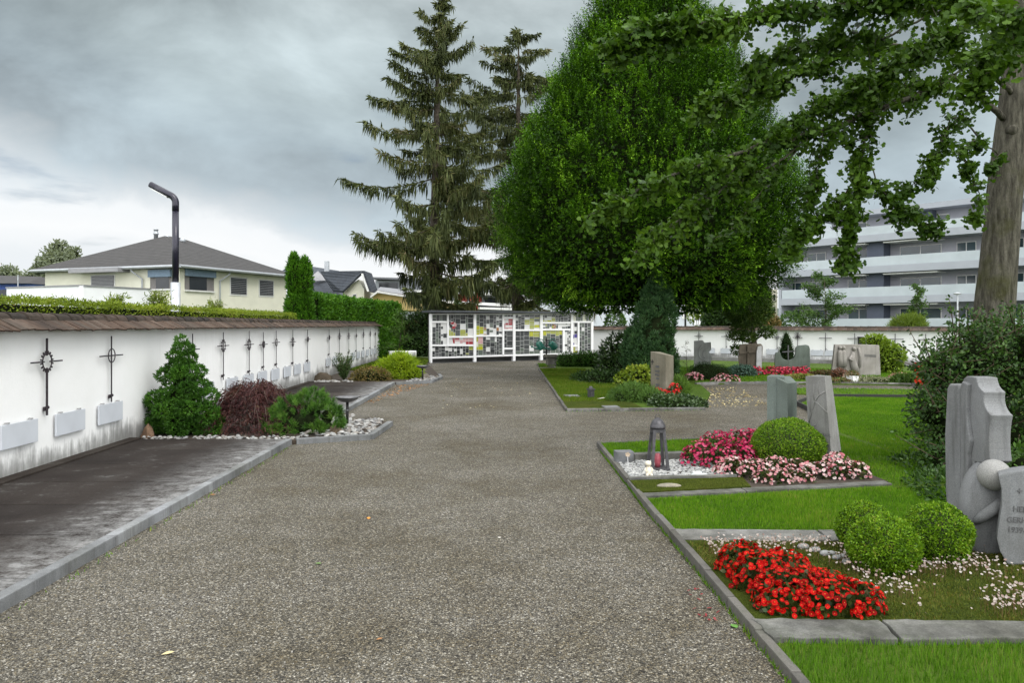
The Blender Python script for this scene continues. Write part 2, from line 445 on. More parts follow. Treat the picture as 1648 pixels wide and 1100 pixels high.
# ================================================================== paved strip beside the white wall
m, nt, b, _ = newmat('weathered_pavement'); co = coords(nt)
t = attr(nt); n1 = ntex(nt, co, 1.3, 6, .62); n2 = ntex(nt, coords(nt, (2.4, 3.2, 1)), 2.8, 6, .72); n3 = ntex(nt, co, 45, 3, .7)
c = ramp(nt, n1, [(.3, (.018, .0145, .0125)), (.55, (.031, .026, .0225)), (.75, (.046, .042, .038))])
c = mixc(nt, 1.0, c, ramp(nt, t, [(0, (.85, .84, .86)), (1, (1.15, 1.12, 1.08))]), 'MULTIPLY')
c = mixc(nt, .5, c, ramp(nt, n3, [(.3, .28), (.7, .72)]), 'OVERLAY')
s = nd(nt, 'ShaderNodeSeparateXYZ'); nt.links.new(co, s.inputs[0])
kx = math_(nt, 'ADD', s.outputs[0], math_(nt, 'ADD', 2.87, math_(nt, 'MULTIPLY', s.outputs[1], .0175)))
mr = nd(nt, 'ShaderNodeMapRange'); nt.links.new(kx, mr.inputs[0]); mr.inputs[1].default_value = -.85; mr.inputs[2].default_value = .05
lich = math_(nt, 'MULTIPLY', math_(nt, 'POWER', mr.outputs[0], 1.6), ramp(nt, math_(nt, 'ADD', math_(nt, 'MULTIPLY', n2, .75), math_(nt, 'MULTIPLY', n3, .35)), [(.42, 0), (.68, 1)]))
wl = math_(nt, 'MULTIPLY', ramp(nt, math_(nt, 'ADD', math_(nt, 'MULTIPLY', n2, .8), math_(nt, 'MULTIPLY', n1, .3)), [(.62, 0), (.78, 1)]), .35)
c = mixc(nt, math_(nt, 'MINIMUM', math_(nt, 'ADD', lich, wl), .8), c, (.27, .27, .265))
nt.links.new(c, b.inputs['Base Color'])
b.inputs['Roughness'].default_value = .9; b.inputs['Specular IOR Level'].default_value = .12
bump(nt, b, n3, .3, .006)
M_PAVE = m
def kx_at(Y): return -2.79 - .0175 * Y
def wx_at(Y): return -4.844 - .0306 * Y
def pad(y0, ys, zt):
    g = MB(); a = y0
    for q in ys:
        g.prism([(wx_at(a) + .16, a + .004), (kx_at(a) - .09, a + .009), (kx_at(q) - .09, q - .009), (wx_at(q) + .16, q - .009)], -.05, zt, RG.random()); a = q
    g.prism([(wx_at(y0) - .02, y0), (wx_at(y0) + .155, y0), (wx_at(ys[-1]) + .155, ys[-1]), (wx_at(ys[-1]) - .02, ys[-1])], -.05, zt + .02, .9)
    return tag(g.build('pavement', M_PAVE, bevel=.003, seg=1), kind='structure')
pad(-4.0, [-2.1, -1.15, -.2, .8, 1.8, 2.79, 3.76, 4.73, 5.70, 6.67, 7.64, 8.6, 9.57, 10.5], .075)
pad(13.75, [14.7, 15.7, 16.7, 17.7, 18.7, 19.7, 20.95], .075)

M_KERB = stone('concrete_kerb', (.185, .192, .196), .3, .85, 2.5, True, 160, .85, (.10, .10, .098))
def kerb_run(pts, w, z, mat=M_KERB, step=.96, bev=.006, jit=0.0, z0=-.06):
    g = MB()
    for a, b in zip(pts[:-1], pts[1:]):
        a, b = Vector(a), Vector(b); L = (b - a).length; n = max(1, round(L / step))
        for i in range(n):
            p = a.lerp(b, i / n); q = a.lerp(b, (i + 1) / n); d = (q - p).normalized()
            p = p + d * .004; q = q - d * .004
            o = Vector((d.y, -d.x)) * RG.uniform(-jit, jit)
            zz = z + RG.uniform(-jit, jit)
            c = (p + q) / 2 + o
            g.box((c.x, c.y, (z0 + zz) / 2), (w, (q - p).length, zz - z0), math.atan2(d.y, d.x) - math.pi / 2 + RG.uniform(-jit, jit), RG.random())
    return tag(g.build('kerb', mat, bevel=bev, seg=2), kind='structure')
kerb_run([(kx_at(-4) - .042, -4.0), (kx_at(10.5) - .042, 10.5)], .085, .08)
kerb_run([(kx_at(13.75) - .042, 13.75), (kx_at(20.95) - .042, 20.95)], .085, .08)
# kerbs of the two planted beds that jut into the gravel
B1 = [(-2.93, 10.53), (-2.0, 10.95), (-1.95, 12.45), (-2.98, 13.7)]
kerb_run(B1[:3], .09, .075)
B2 = [(-3.16, 21.0), (-2.25, 21.6), (-2.12, 23.3), (-2.3, 24.5), (-4.6, 27)]
kerb_run(B2[:4], .09, .075, step=.6)
M_SOIL = flat('soil', (.045, .034, .024), .95, var=.4, scale=12, bmp=.6)
g = MB(); g.prism([(wx_at(10.5) + .01, 10.5), (-2.95, 10.5), (-2.02, 10.99), (-1.98, 12.45), (-2.98, 13.75), (wx_at(13.7) + .01, 13.75)], -.05, .055)
tag(g.build('soil_bed', M_SOIL), kind='structure')
g = MB(); g.prism([(wx_at(21) + .01, 20.95), (-3.16, 20.95), (-2.27, 21.63), (-2.16, 23.3), (-2.33, 24.5), (-3.2, 30), (-3.7, 33.8), (wx_at(34.4) + .01, 34.4)], -.05, .055)
tag(g.build('soil_bed', M_SOIL), kind='structure')

# ================================================================== tile-topped white walls
m, nt, b, _ = newmat('white_render'); co = coords(nt)
s = nd(nt, 'ShaderNodeSeparateXYZ'); nt.links.new(co, s.inputs[0]); z = s.outputs[2]
n1 = ntex(nt, co, 1.1, 5, .6); n2 = ntex(nt, coords(nt, (9, 9, 1.2)), 1.6, 6, .7); n3 = ntex(nt, co, 34, 4, .6)
c = ramp(nt, n1, [(.3, (.76, .765, .75)), (.7, (.83, .83, .825))])
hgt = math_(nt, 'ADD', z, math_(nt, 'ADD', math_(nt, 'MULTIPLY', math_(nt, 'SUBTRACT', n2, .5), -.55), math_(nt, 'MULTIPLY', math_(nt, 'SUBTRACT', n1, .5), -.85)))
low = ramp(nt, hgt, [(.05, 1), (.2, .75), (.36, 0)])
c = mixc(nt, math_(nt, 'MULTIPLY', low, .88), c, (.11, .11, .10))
c = mixc(nt, math_(nt, 'MULTIPLY', ramp(nt, math_(nt, 'ADD', math_(nt, 'MULTIPLY', n2, .7), math_(nt, 'MULTIPLY', n1, .4)), [(.6, 0), (.8, 1)]), .22), c, (.42, .42, .39))
drip = math_(nt, 'MULTIPLY', ramp(nt, math_(nt, 'ADD', z, math_(nt, 'MULTIPLY', math_(nt, 'SUBTRACT', n2, .5), .6)), [(.60, 0), (.78, 1)]), .0)
nt.links.new(c, b.inputs['Base Color']); b.inputs['Roughness'].default_value = .9; b.inputs['Specular IOR Level'].default_value = .2
bump(nt, b, math_(nt, 'ADD', n3, math_(nt, 'MULTIPLY', ntex(nt, co, 9, 3), 1.2)), .22, .008)
M_RENDER = m
M_TILE = tinted('clay_tile', [(.030, .021, .016), (.056, .036, .025), (.075, .048, .033), (.055, .042, .032), (.098, .070, .053)], .85, .25, nvar=.45, nscale=14, bmp=.4)
M_RIDGE = tinted('mossy_ridge_tile', [(.022, .019, .016), (.042, .033, .026), (.060, .044, .034), (.040, .037, .029)], .9, .2, nvar=.6, nscale=11, bmp=.5)
def tiled_wall(A, B, eave, ridge, label, thick=.26, zb=-.06, face_tile=.128, cap=.285, cap_r=.105):
    A, B = Vector((*A, 0)), Vector((*B, 0)); d = (B - A).normalized(); nrm = Vector((d.y, -d.x, 0)); L = (B - A).length
    t = thing('boundary_wall', A, label, 'wall')
    g = MB(); q = [A, B, B - nrm * thick, A - nrm * thick]
    g.prism([(p.x, p.y) for p in q], zb, eave + .07)
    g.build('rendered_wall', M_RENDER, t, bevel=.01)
    ctr = -thick / 2
    g = MB(); up = Vector((0, 0, 1))
    for side in (1, -1):
        run = thick / 2 + .16
        s = 0.0
        while s < L - .02:
            w = face_tile * RG.uniform(.97, 1.0); p = A + d * (s + w / 2)
            top = p + nrm * (ctr + side * .03) + up * (eave + .135)
            bot = p + nrm * (ctr + side * (run + RG.uniform(-.008, .008))) + up * (eave + RG.uniform(.0, .008))
            ax = (bot - top).normalized(); o2 = d * (w / 2 - .002); th = ax.cross(d) * .016 * (1 if ax.cross(d).z > 0 else -1)
            lift = up * RG.uniform(-.003, .007); tw = up * RG.uniform(-.006, .006)
            vs = [top - o2, top + o2, bot + o2 + tw, bot - o2 - tw]
            g.add([v + lift for v in vs] + [v + th + lift for v in vs], [(0, 1, 2, 3), (7, 6, 5, 4), (0, 4, 5, 1), (1, 5, 6, 2), (2, 6, 7, 3), (3, 7, 4, 0)], RG.random())
            s += face_tile
    g.build('tile_course', M_TILE, t)
    g = MB(); s = 0.0; n = 9
    while s < L - .02:
        ln = cap * 1.06; t0 = RG.random(); yj = RG.uniform(-.006, .006); zj = RG.uniform(-.004, .004)
        vs = []; fs = []
        for i, (u, r) in enumerate(((0, cap_r), (.035, cap_r), (.04, cap_r * .93), (ln, cap_r * .86))):
            c0 = A + d * min(s + u, L) + nrm * (ctr + yj) + up * (ridge - cap_r + zj)
            for k in range(n):
                a = math.pi * (k / (n - 1) * 1.16 - .08)
                vs.append(c0 + nrm * math.cos(a) * r + up * math.sin(a) * r)
        for i in range(3):
            for k in range(n - 1): fs.append((i * n + k, i * n + k + 1, (i + 1) * n + k + 1, (i + 1) * n + k))
        fs.append(tuple(range(n))); fs.append(tuple(3 * n + k for k in range(n)))
        g.add(vs, fs, t0); s += cap
    g.build('ridge_capping', M_RIDGE, t)
    return t
WA, WB = (wx_at(-4), -4.0), (wx_at(34.5), 34.5)
tiled_wall(WA, WB, 1.55, 1.76, 'long white rendered wall with clay tile coping beside the paved strip')
RA, RB = Vector((3.98, 38.45)), Vector((15.76, 30.5)); RD = (RB - RA).normalized(); RN = Vector((RD.y, -RD.x))
tiled_wall((RA.x, RA.y), tuple(RB + RD * 11), 1.365, 1.565, 'white rendered wall with clay tile coping at the back behind the gravestones')
def rear_at(px):
    """point on the rear wall's face seen at photo column px"""
    iY = 1 / RA.y + (1 / RB.y - 1 / RA.y) * (px - (CX + F * RA.x / RA.y)) / ((CX + F * RB.x / RB.y) - (CX + F * RA.x / RA.y))
    Y = 1 / iY; return Vector((xa(px, Y), Y))
# rounded end of the long wall and the low piece behind it
g = MB()
e0 = Vector(WB); pts = [(e0.x - .26, e0.y + .003), (e0.x, e0.y + .003), (e0.x - .02, e0.y + .35), (e0.x - .16, e0.y + .62), (e0.x - .5, e0.y + .8), (e0.x - 2.5, e0.y + .9), (e0.x - 2.5, e0.y + .6), (e0.x - .6, e0.y + .55), (e0.x - .3, e0.y + .3)]
g.prism(pts, -.05, 1.5)
e = thing('wall_return', (e0.x, e0.y, 0), 'rounded white end of the long wall turning away behind the young tree', 'wall')
g.build('rendered_wall', M_RENDER, e, smooth=False, bevel=.02)
g = MB(); g.prism([(-5.55, 35.1), (-4.55, 35.6), (-4.4, 35.9), (-4.6, 36.1), (-5.7, 35.6)], -.05, .42)
tag(g.build('low_block', M_RENDER, None, bevel=.05), 'low pale concrete block beyond the end of the long white wall', 'block')
# ================================================================== iron crosses and plaques on the walls
M_IRON = flat('dark_wrought_iron', (.035, .028, .033), .55, .35, .3, 30)
M_IRONG = flat('grey_wrought_iron', (.10, .10, .105), .6, .3, .2, 30)
M_PLAQ = flat('pale_plaque', (.50, .525, .56), .6, 0, .07, 3, .05)
M_CLIP = flat('zinc_clip', (.36, .36, .36), .6, .2)
def frame_at(base, tdir, ndir):
    T, N = Vector((*tdir, 0)).normalized(), Vector((*ndir, 0)).normalized()
    B = Vector((*base, 0))
    return lambda t, z, o=0.0: B + T * t + N * o + Vector((0, 0, z))
def ringpts(fr, zc, r, o, n=20, a0=0.0, a1=TAU):
    return [fr(r * math.cos(a0 + (a1 - a0) * i / n), zc + r * math.sin(a0 + (a1 - a0) * i / n), o) for i in range(n + 1)]
def cross(fr, kind, label, zt=1.48, zc=1.225, zb=.62, arm=.3, r=.085, w=.019, mat=None, group='iron crosses on the long white wall', tip=False):
    mat = mat or M_IRON; o = .05
    t = thing('wall_cross', fr(0, zb), label, 'cross', group)
    g = MB()
    if kind == 'gear':
        g.bar(fr(0, zb, o), fr(0, zc - r * .75, o), w, w, (1, 0, 0)); g.bar(fr(0, zc + r * .75, o), fr(0, zt, o), w, w, (1, 0, 0))
    else: g.bar(fr(0, zb, o), fr(0, zt, o), w, w * .6, (1, 0, 0))
    g.build('upright', mat, t, bevel=.002, seg=1)
    for s in (-1, 1):
        g = MB(); g.bar(fr(s * (r * .6 if kind in ('gear', 'open') else 0.002), zc, o + .002), fr(s * arm, zc, o + .002), w * .6, w * .8)
        if tip: g.ball(fr(s * arm, zc, o), .022, 8, 6)
        g.build('arm', mat, t)
    g = MB(); g.box(fr(.012, zb + .07, o / 2), (.022, o, .045), 0); g.ball(fr(.014, zb + .085, o), .02, 8, 6); g.build('wall_bracket', mat, t)
    if kind != 'plain':
        g = MB(); g.tube(ringpts(fr, zc, r, o + .004), .0065, 6, False)
        if kind == 'gear':
            for k in range(16):
                a = TAU * (k + .5) / 16
                g.bar(fr(r * math.cos(a), zc + r * math.sin(a), o), fr(r * 1.36 * math.cos(a), zc + r * 1.36 * math.sin(a), o), .014, .014)
        if kind == 'knot':
            for k in range(4):
                a = TAU * (k + .5) / 4; g.tube(ringpts(lambda q, z, oo: fr(q + r * .55 * math.cos(a), z + r * .55 * math.sin(a), oo), zc, r * .5, o + .008, 12), .008, 5, False)
            g.ball(fr(0, zc, o + .01), r * .35, 8, 6)
        if kind == 'flower' or kind == 'open':
            for k in range(10):
                a = TAU * k / 10; g.ball(fr(r * 1.15 * math.cos(a), zc + r * 1.15 * math.sin(a), o), .016, 6, 5)
        if kind == 'branch':
            for k, (a, l) in enumerate(((.9, .2), (2.2, .19), (1.3, .25), (1.85, .24), (.5, .17), (2.65, .16))):
                g.tube([fr(0, zc - .05, o), fr(l * .45 * math.cos(a), zc + l * .5 * math.sin(a), o), fr(l * math.cos(a), zc + l * math.sin(a) + .02, o + .01)], .008, 5)
        g.build('ring' if kind != 'branch' else 'branchwork', mat, t)
    return t
LD = Vector((-.0306, 1)).normalized(); LN = Vector((LD.y, -LD.x))
def left_fr(Y): return frame_at((wx_at(Y), Y), LD, LN)
LX = [(68, 'gear', 'dark iron cross with toothed ring, between the two nearest full plaques of the long wall'),
      (173, 'ring', 'dark iron cross with a plain ring, above the last plaque before the tall dwarf cypress'),
      (305, 'ring', 'iron cross half hidden by the tip of the tall dwarf cypress'),
      (355, 'open', 'iron cross with large open beaded ring, first beyond the dwarf cypress'),
      (397, 'flower', 'iron cross with beaded ring above the crown of the red weeping maple'),
      (420, 'knot', 'iron cross with thick knotted centre, above the far half of the red maple'),
      (441, 'ring', 'iron cross with slim ring, just beyond the red weeping maple'),
      (468, 'open', 'iron cross with large beaded ring above the bare paved strip, before the gap'),
      (492, 'knot', 'last iron cross before the wide gap in the row, with knotted centre'),
      (527, 'knot', 'first iron cross after the wide gap, near the brown rock at the wall foot'),
      (544, 'open', 'iron cross with open ring, second after the wide gap, beside the spiky shrub'),
      (559, 'flower', 'iron cross rising straight behind the spiky dark shrub at the wall'),
      (571, 'knot', 'thin iron cross with knotted centre, fifth from the far end of the long wall'),
      (583, 'flower', 'thin iron cross with beaded centre, third from the far end of the long wall'),
      (594, 'open', 'thin iron cross with open ring, second from the far end of the long wall'),
      (602, 'knot', 'thin iron cross at the very far end of the long wall')]
LX[12] = (571, 'knot', 'thin iron cross with knotted centre, fourth from the far end of the long wall')
for px, k, lab in LX:
    Y = 6055 / (785.75 - px)
    cross(left_fr(Y), k, lab, 1.48 + RG.uniform(-.02, .02), 1.225 + RG.uniform(-.03, .03), .62 + RG.uniform(-.03, .03), .30, .088 if k != 'knot' else .075)
RX = [(1125, 'ring', 'grey iron cross with open ring, above the small carved stele at the back wall', .2),
      (1169, 'plain', 'pale grey plain cross on the back wall beside the cloud-pruned tree', .22),
      (1251, 'knot', 'grey iron cross with round centre between cloud-pruned tree and small cone conifer', .2),
      (1284, 'branch', 'iron cross with branching twigs above the green curved gravestone', .2),
      (1329, 'plain', 'plain grey iron cross on the back wall beside the relief gravestone', .25),
      (1376, 'plain', 'iron cross with knobbed arms directly above the relief gravestone', .26),
      (1409, 'plain', 'iron cross whose tip shows above the bright yellow-green bush', .24),
      (1441, 'plain', 'bold dark iron cross with knobbed arms beyond the yellow-green bush', .28),
      (1490, 'plain', 'slim iron cross on the back wall partly behind the big shrub', .26)]
for px, k, lab, arm in RX:
    p = rear_at(px); fr = frame_at(p, RD, RN); dzt = (p.y - 31) * .012
    cross(fr, k, lab, 1.27 + dzt, 1.05 + dzt, .52 + dzt, arm, .085, .03, M_IRONG if k != 'branch' else M_IRON, 'grey crosses on the back wall', tip=px in (1376, 1441))
def plaque(fr, w, z0, z1, label, group, legs=False):
    t = thing('memorial_plaque', fr(0, z0), label, 'plaque', group)
    g = MB(); a, b_ = fr(-w / 2, (z0 + z1) / 2, .035), fr(w / 2, (z0 + z1) / 2, .035); g.bar(a, b_, .022, z1 - z0); g.build('plate', M_PLAQ, t, bevel=.004)
    for s in (-.32, .32):
        g = MB(); g.bar(fr(s * w - .022, z1 + .011, .03), fr(s * w + .022, z1 + .011, .03), .03, .014); g.build('clip', M_CLIP, t)
    if legs:
        for s in (-.42, .42):
            g = MB(); g.tube([fr(s * w, .0, .035), fr(s * w, z0 - .003, .035)], .009, 6); g.build('stand_leg', M_CLIP, t)
    return t
LP = [(7.97, 'pale blank plaque, largest on the long white wall, cut by the picture edge'),
      (8.94, 'pale blank plaque between the toothed cross and the ringed cross'),
      (9.89, 'pale blank plaque directly under the ringed cross beside the dwarf cypress'),
      (13.3, 'pale plaque peeping out between dwarf cypress and red weeping maple'),
      (14.6, 'pale plaque just above the dwarf cypress side of the red maple'),
      (15.6, 'pale plaque above the middle of the red maple, under the beaded cross'),
      (16.55, 'pale plaque above the red maple, under the thick knotted cross'),
      (17.56, 'pale plaque at the far rim of the red maple crown'),
      (18.6, 'pale plaque low on the wall, first fully clear of the red maple'),
      (19.6, 'pale plaque under the large beaded cross, second clear of the red maple'),
      (20.65, 'last pale plaque before the wide gap in the row'),
      (23.4, 'pale plaque alone above the brown rock at the wall foot'),
      (24.4, 'pale plaque mostly hidden by the spiky dark shrub'),
      (27.7, 'pale plaque just beyond the spiky dark shrub'),
      (28.75, 'bluish grey plaque, fifth from the far end of the long wall'),
      (29.85, 'pale plaque fourth from the far end of the long wall'),
      (31.0, 'pale plaque third from the far end of the long wall'),
      (32.1, 'pale plaque second from the far end of the long wall'),
      (33.1, 'smallest looking pale plaque at the far end of the long wall')]
LP[14] = (28.75, 'bluish grey plaque, second beyond the spiky dark shrub')
for Y, lab in LP: plaque(left_fr(Y), .62, .375, .62, lab, 'pale plaques along the long white wall')
for px, lab in ((1142, 'thin grey plaque on legs right behind the small carved stele'), (1169, 'thin grey plaque on legs under the pale plain cross'),
                (1243, 'thin grey plaque between the dark weathered gravestone and the green curved stone'), (1315, 'thin grey plaque between green curved gravestone and relief gravestone'),
                (1338, 'thin grey plaque at the edge of the relief gravestone'), (1447, 'thin grey plaque beyond the yellow-green bush under the bold cross')):
    plaque(frame_at(rear_at(px), RD, RN), .5, .33, .56, lab, 'thin plaques along the back wall', True)
# low kerb with dark top in front of the rear wall
g = MB(); a, b_ = RA + RN * .42, RB + RD * 9 + RN * .42; g.bar((a.x, a.y, .08), (b_.x, b_.y, .08), .3, .2)
tag(g.build('kerb', stone('rear_kerb_stone', (.22, .22, .215), .3, .8, 2, False), bevel=.01), kind='structure')

# ================================================================== street lamp behind the long wall
M_NAVY = flat('navy_lacquer', (.012, .011, .024), .28, .2, .1, 5, spec=.6); M_GALV = flat('galvanised_steel', (.50, .52, .54), .42, .6, .1, 6)
Yl = 15.2; lx = xa(282.5, Yl)
t = thing('street_lamp', (lx, Yl, 0), 'dark curved street lamp with pale lower pole rising behind the tiled wall', 'street lamp')
g = MB(); g.lathe((lx, Yl, 0), [(.09, 0), (.09, za(455, Yl))], 18); g.build('lower_pole', M_GALV, t, True)
g = MB(); g.lathe((lx, Yl, 0), [(.062, za(455, Yl) - .02), (.062, za(340, Yl))], 18); g.build('upper_pole', M_NAVY, t, True)
g = MB(); pts = [(lx, Yl, za(340, Yl)), (lx, Yl, za(330, Yl))]
for i in range(9):
    a = i / 8 * 1.12; pts.append((lx - .17 * (1 - math.cos(a)), Yl, za(327, Yl) + .17 * math.sin(a)))
e0 = Vector(pts[-1]); pts.append(tuple(e0 + Vector((-.40, -.0, .215))))
g.tube(pts, [.065] * 6 + [.065] * (len(pts) - 7) + [.058], 16); arm = g.build('lamp_arm', M_NAVY, t, True)
g = MB(); g.bar(e0 + Vector((-.06, 0, -.042)), e0 + Vector((-.37, 0, .125)), .09, .02); g.build('light_panel', flat('frosted_lens', (.55, .56, .55), .3), t)

# ================================================================== white framed glass mosaic shelter at the end of the path
LPX, RPX = (xa(692, 32.7), 32.7), (xa(953, 36.5), 36.5)
SD = Vector((RPX[0] - LPX[0], RPX[1] - LPX[1])).normalized(); SN = Vector((SD.y, -SD.x))
SLEN = math.hypot(RPX[0] - LPX[0], RPX[1] - LPX[1])
def scr(cx, cy, o=0.0):
    px, py = 660 + cx / 5.15, 470 + cy / 5.15
    a = (px - CX) / F
    u = (a * LPX[1] - LPX[0]) / ((RPX[0] - LPX[0]) - a * (RPX[1] - LPX[1]))
    X = LPX[0] + (RPX[0] - LPX[0]) * u; Y = LPX[1] + (RPX[1] - LPX[1]) * u
    return Vector((X + SN.x * o, Y + SN.y * o, za(py, Y)))
M_WHITE = flat('white_painted_steel', (.80, .80, .80), .45, 0, .03, 4); M_DARKROOF = flat('dark_roof_edge', (.055, .06, .065), .5, .2, .2, 4)
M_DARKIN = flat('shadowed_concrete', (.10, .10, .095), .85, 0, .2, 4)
PAL = [(.026, .028, .03), (.045, .048, .05), (.075, .08, .08), (.60, .60, .59), (.36, .37, .02), (.30, .32, .07), (.28, .02, .03), (.50, .30, .30), (.27, .11, .03), (.05, .035, .22), (.10, .12, .10), (.62, .62, .50)]
M_GLASS = tinted('mosaic_glass', PAL, .18, .5, interp='CONSTANT')
def pal(i): return i / (len(PAL) - 1) + .004
scb = thing('mosaic_screen', (LPX[0], LPX[1], 0), 'white framed shelter front of dark abstract glass mosaic closing the end of the path', 'glass screen')
def sbox(x0, y0, x1, y1, o0, o1, name, mat, y0b=None, y1b=None, bev=0, tint=.5):
    g = MB(); q = [scr(x0, y0, o1), scr(x1, y0 if y0b is None else y0b, o1), scr(x1, y1 if y1b is None else y1b, o1), scr(x0, y1, o1)]
    g.extrude(q, Vector((SN.x, SN.y, 0)) * (o0 - o1), tint); return g.build(name, mat, scb, bevel=bev)
for x0, x1, y1 in ((165, 181, 592), (305, 318, 452), (524, 546, 587), (763, 777, 523), (850, 870, 575), (1075, 1097, 566), (1330, 1348, 548), (1497, 1515, 520), (1262, 1278, 512), (1386, 1400, 505)):
    y0 = 180
    if x0 == 1262: y0 = 318
    if x0 == 1386: y0 = 255
    q = scr(x0, y1); zz = 0.0 if x0 in (165, 524, 850, 1075, 1330, 1497) else None
    g = MB(); a, b_ = scr(x0, y0, 0), scr(x1, y0, 0); zb = 0.0 if zz is not None else min(scr(x0, y1).z, scr(x1, y1).z)
    dd = b_ - a; dep = Vector((SN.x, SN.y, 0)) * .11
    vs = [Vector((p.x, p.y, zb)) for p in (a - dep, b_ - dep, b_ + dep * .45, a + dep * .45)]
    g.add(vs + [Vector((p.x, p.y, a.z)) for p in vs], [(0, 1, 2, 3), (7, 6, 5, 4), (0, 4, 5, 1), (1, 5, 6, 2), (2, 6, 7, 3), (3, 7, 4, 0)])
    g.build('post', M_WHITE, scb, bevel=.006)
def rail(x0, x1, ya, yb, th=14): sbox(x0 + .5, ya, x1 - .5, ya + th, -.07, .035, 'rail', M_WHITE, yb, yb + th)
for r in ((181, 524, 541, 531), (546, 850, 528, 519), (870, 1075, 519, 514), (1097, 1330, 513, 506), (1348, 1497, 505, 500), (181, 305, 243, 243), (181, 524, 437, 437), (318, 524, 367, 367), (546, 763, 358, 358),
          (777, 850, 209, 209), (777, 850, 309, 309), (777, 850, 464, 464), (870, 1075, 311, 311), (1097, 1330, 250, 250), (1097, 1330, 306, 306), (1348, 1497, 243, 243), (1348, 1386, 442, 442)):
    rail(*r)
sbox(165, 181, 1515, 189, -.1, .03, 'top_rail', M_WHITE)
# roof slab, and a dark backing added to keep the space behind the glass dim
g = MB(); a, b_ = scr(146, 172), scr(1532, 180); z0, z1 = 2.13, 2.22
A_, B_ = Vector((a.x, a.y)) + SN * .3, Vector((b_.x, b_.y)) + SN * .3; C_, D_ = B_ - SN * 1.0, A_ - SN * 1.0
g.prism([tuple(A_), tuple(B_), tuple(C_), tuple(D_)], z0, z1); g.build('roof', M_DARKROOF, scb, bevel=.01)
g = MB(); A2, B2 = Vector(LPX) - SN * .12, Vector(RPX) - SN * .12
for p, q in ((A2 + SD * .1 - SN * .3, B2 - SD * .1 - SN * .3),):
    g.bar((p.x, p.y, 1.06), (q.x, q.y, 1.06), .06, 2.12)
g.build('dark_backing', M_DARKIN, scb)
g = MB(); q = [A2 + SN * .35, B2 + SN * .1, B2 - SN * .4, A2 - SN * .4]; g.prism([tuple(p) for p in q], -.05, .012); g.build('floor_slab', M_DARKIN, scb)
def mosaic(x0, y0, x1, y1, cols, cw=24, ch=26, white=.04, slant=6, y0b=None, y1b=None, seed=0):
    """one glazed field: pieces of glass set in pale cement"""
    rg = np.random.default_rng(int(x0 * 7 + y0 * 13 + seed))
    g = MB()
    back = [scr(x0, y0, -.035), scr(x1, y0, -.035), scr(x1, y1, -.035), scr(x0, y1, -.035)]
    g.extrude(back, Vector((SN.x, SN.y, 0)) * .02, pal(3))
    xs = [x0]
    while xs[-1] < x1 - cw * .7: xs.append(xs[-1] + cw * rg.uniform(.55, 1.5))
    xs[-1] = x1
    sl = [0] + [rg.uniform(-slant, slant) if rg.random() < .35 else 0 for _ in xs[1:-1]] + [0]
    for i in range(len(xs) - 1):
        y = y0
        while y < y1 - 3:
            h = ch * rg.uniform(.5, 1.6); ye = y1 if y + h > y1 - 7 else y + h
            f0, f1 = (y - y0) / (y1 - y0), (ye - y0) / (y1 - y0); gp_ = 1.5
            q = [(xs[i] + sl[i] * f0 + gp_, y + gp_), (xs[i + 1] + sl[i + 1] * f0 - gp_, y + gp_), (xs[i + 1] + sl[i + 1] * f1 - gp_, ye - gp_), (xs[i] + sl[i] * f1 + gp_, ye - gp_)]
            if q[1][0] - q[0][0] > 2 and ye - y > 5:
                c = cols(xs[i] + cw / 2, (y + ye) / 2, rg)
                if c == 3 and rg.random() < .25: c = dk(x0, y0, rg)
                if rg.random() < white: c = 3
                if c != 3:
                    g.extrude([scr(px, py, -.006) for px, py in q], Vector((SN.x, SN.y, 0)) * -.008, pal(c))
            y = ye
    g.build('glass_panel', M_GLASS, scb)
dk = lambda x, y, r: int(r.choice([0, 0, 1, 1, 2, 10]))
gn = lambda x, y, r: int(r.choice([2, 10, 10, 1]))
def pick(*c): return lambda x, y, r: int(r.choice(c))
mosaic(181, 189, 305, 243, pick(10, 10, 2), 30, 60, 0, 0)
mosaic(181, 257, 305, 437, lambda x, y, r: dk(x, y, r) if x < 262 else int(r.choice([3, 3, 0])), 27, 34)
mosaic(181, 451, 524, 541, lambda x, y, r: int(r.choice([5, 0])) if x > 470 else (int(r.choice([3, 1, 3])) if 470 < y < 495 else dk(x, y, r)), 26, 26, .06, 0)
mosaic(318, 189, 524, 367, lambda x, y, r: int(r.choice([5, 5, 3, 4])) if y > 325 else (3 if x < 385 and y > 240 else dk(x, y, r)), 30, 34, .08)
mosaic(318, 381, 524, 437, pick(6, 7, 6, 3, 7), 26, 22, .1, 12)
mosaic(546, 189, 763, 358, lambda x, y, r: (int(r.choice([4, 8, 5, 11])) if x < 640 and y > 285 else (int(r.choice([3, 8, 0, 3])) if x > 640 and y > 285 else (int(r.choice([3, 1, 3])) if 215 < y < 240 else dk(x, y, r)))), 27, 26, .06, 10)
mosaic(546, 372, 763, 528, lambda x, y, r: (int(r.choice([4, 5, 8, 11, 7])) if x < 610 and y < 470 else (int(r.choice([3, 1])) if 465 < y < 485 else dk(x, y, r))), 28, 28, .06, 8)
mosaic(777, 189, 850, 209, dk, 24, 30, 0, 0); mosaic(777, 223, 850, 309, pick(6, 3, 3, 7, 6), 20, 22, .1, 12); mosaic(777, 323, 850, 464, dk, 26, 30); mosaic(777, 478, 850, 520, pick(10, 2), 36, 40, .2, 0)
mosaic(870, 189, 1075, 311, lambda x, y, r: int(r.choice([5, 4, 3, 3, 5])) if x > 965 and y > 215 else int(r.choice([0, 3, 1, 6] if y > 225 else [0, 1])), 30, 20, .08)
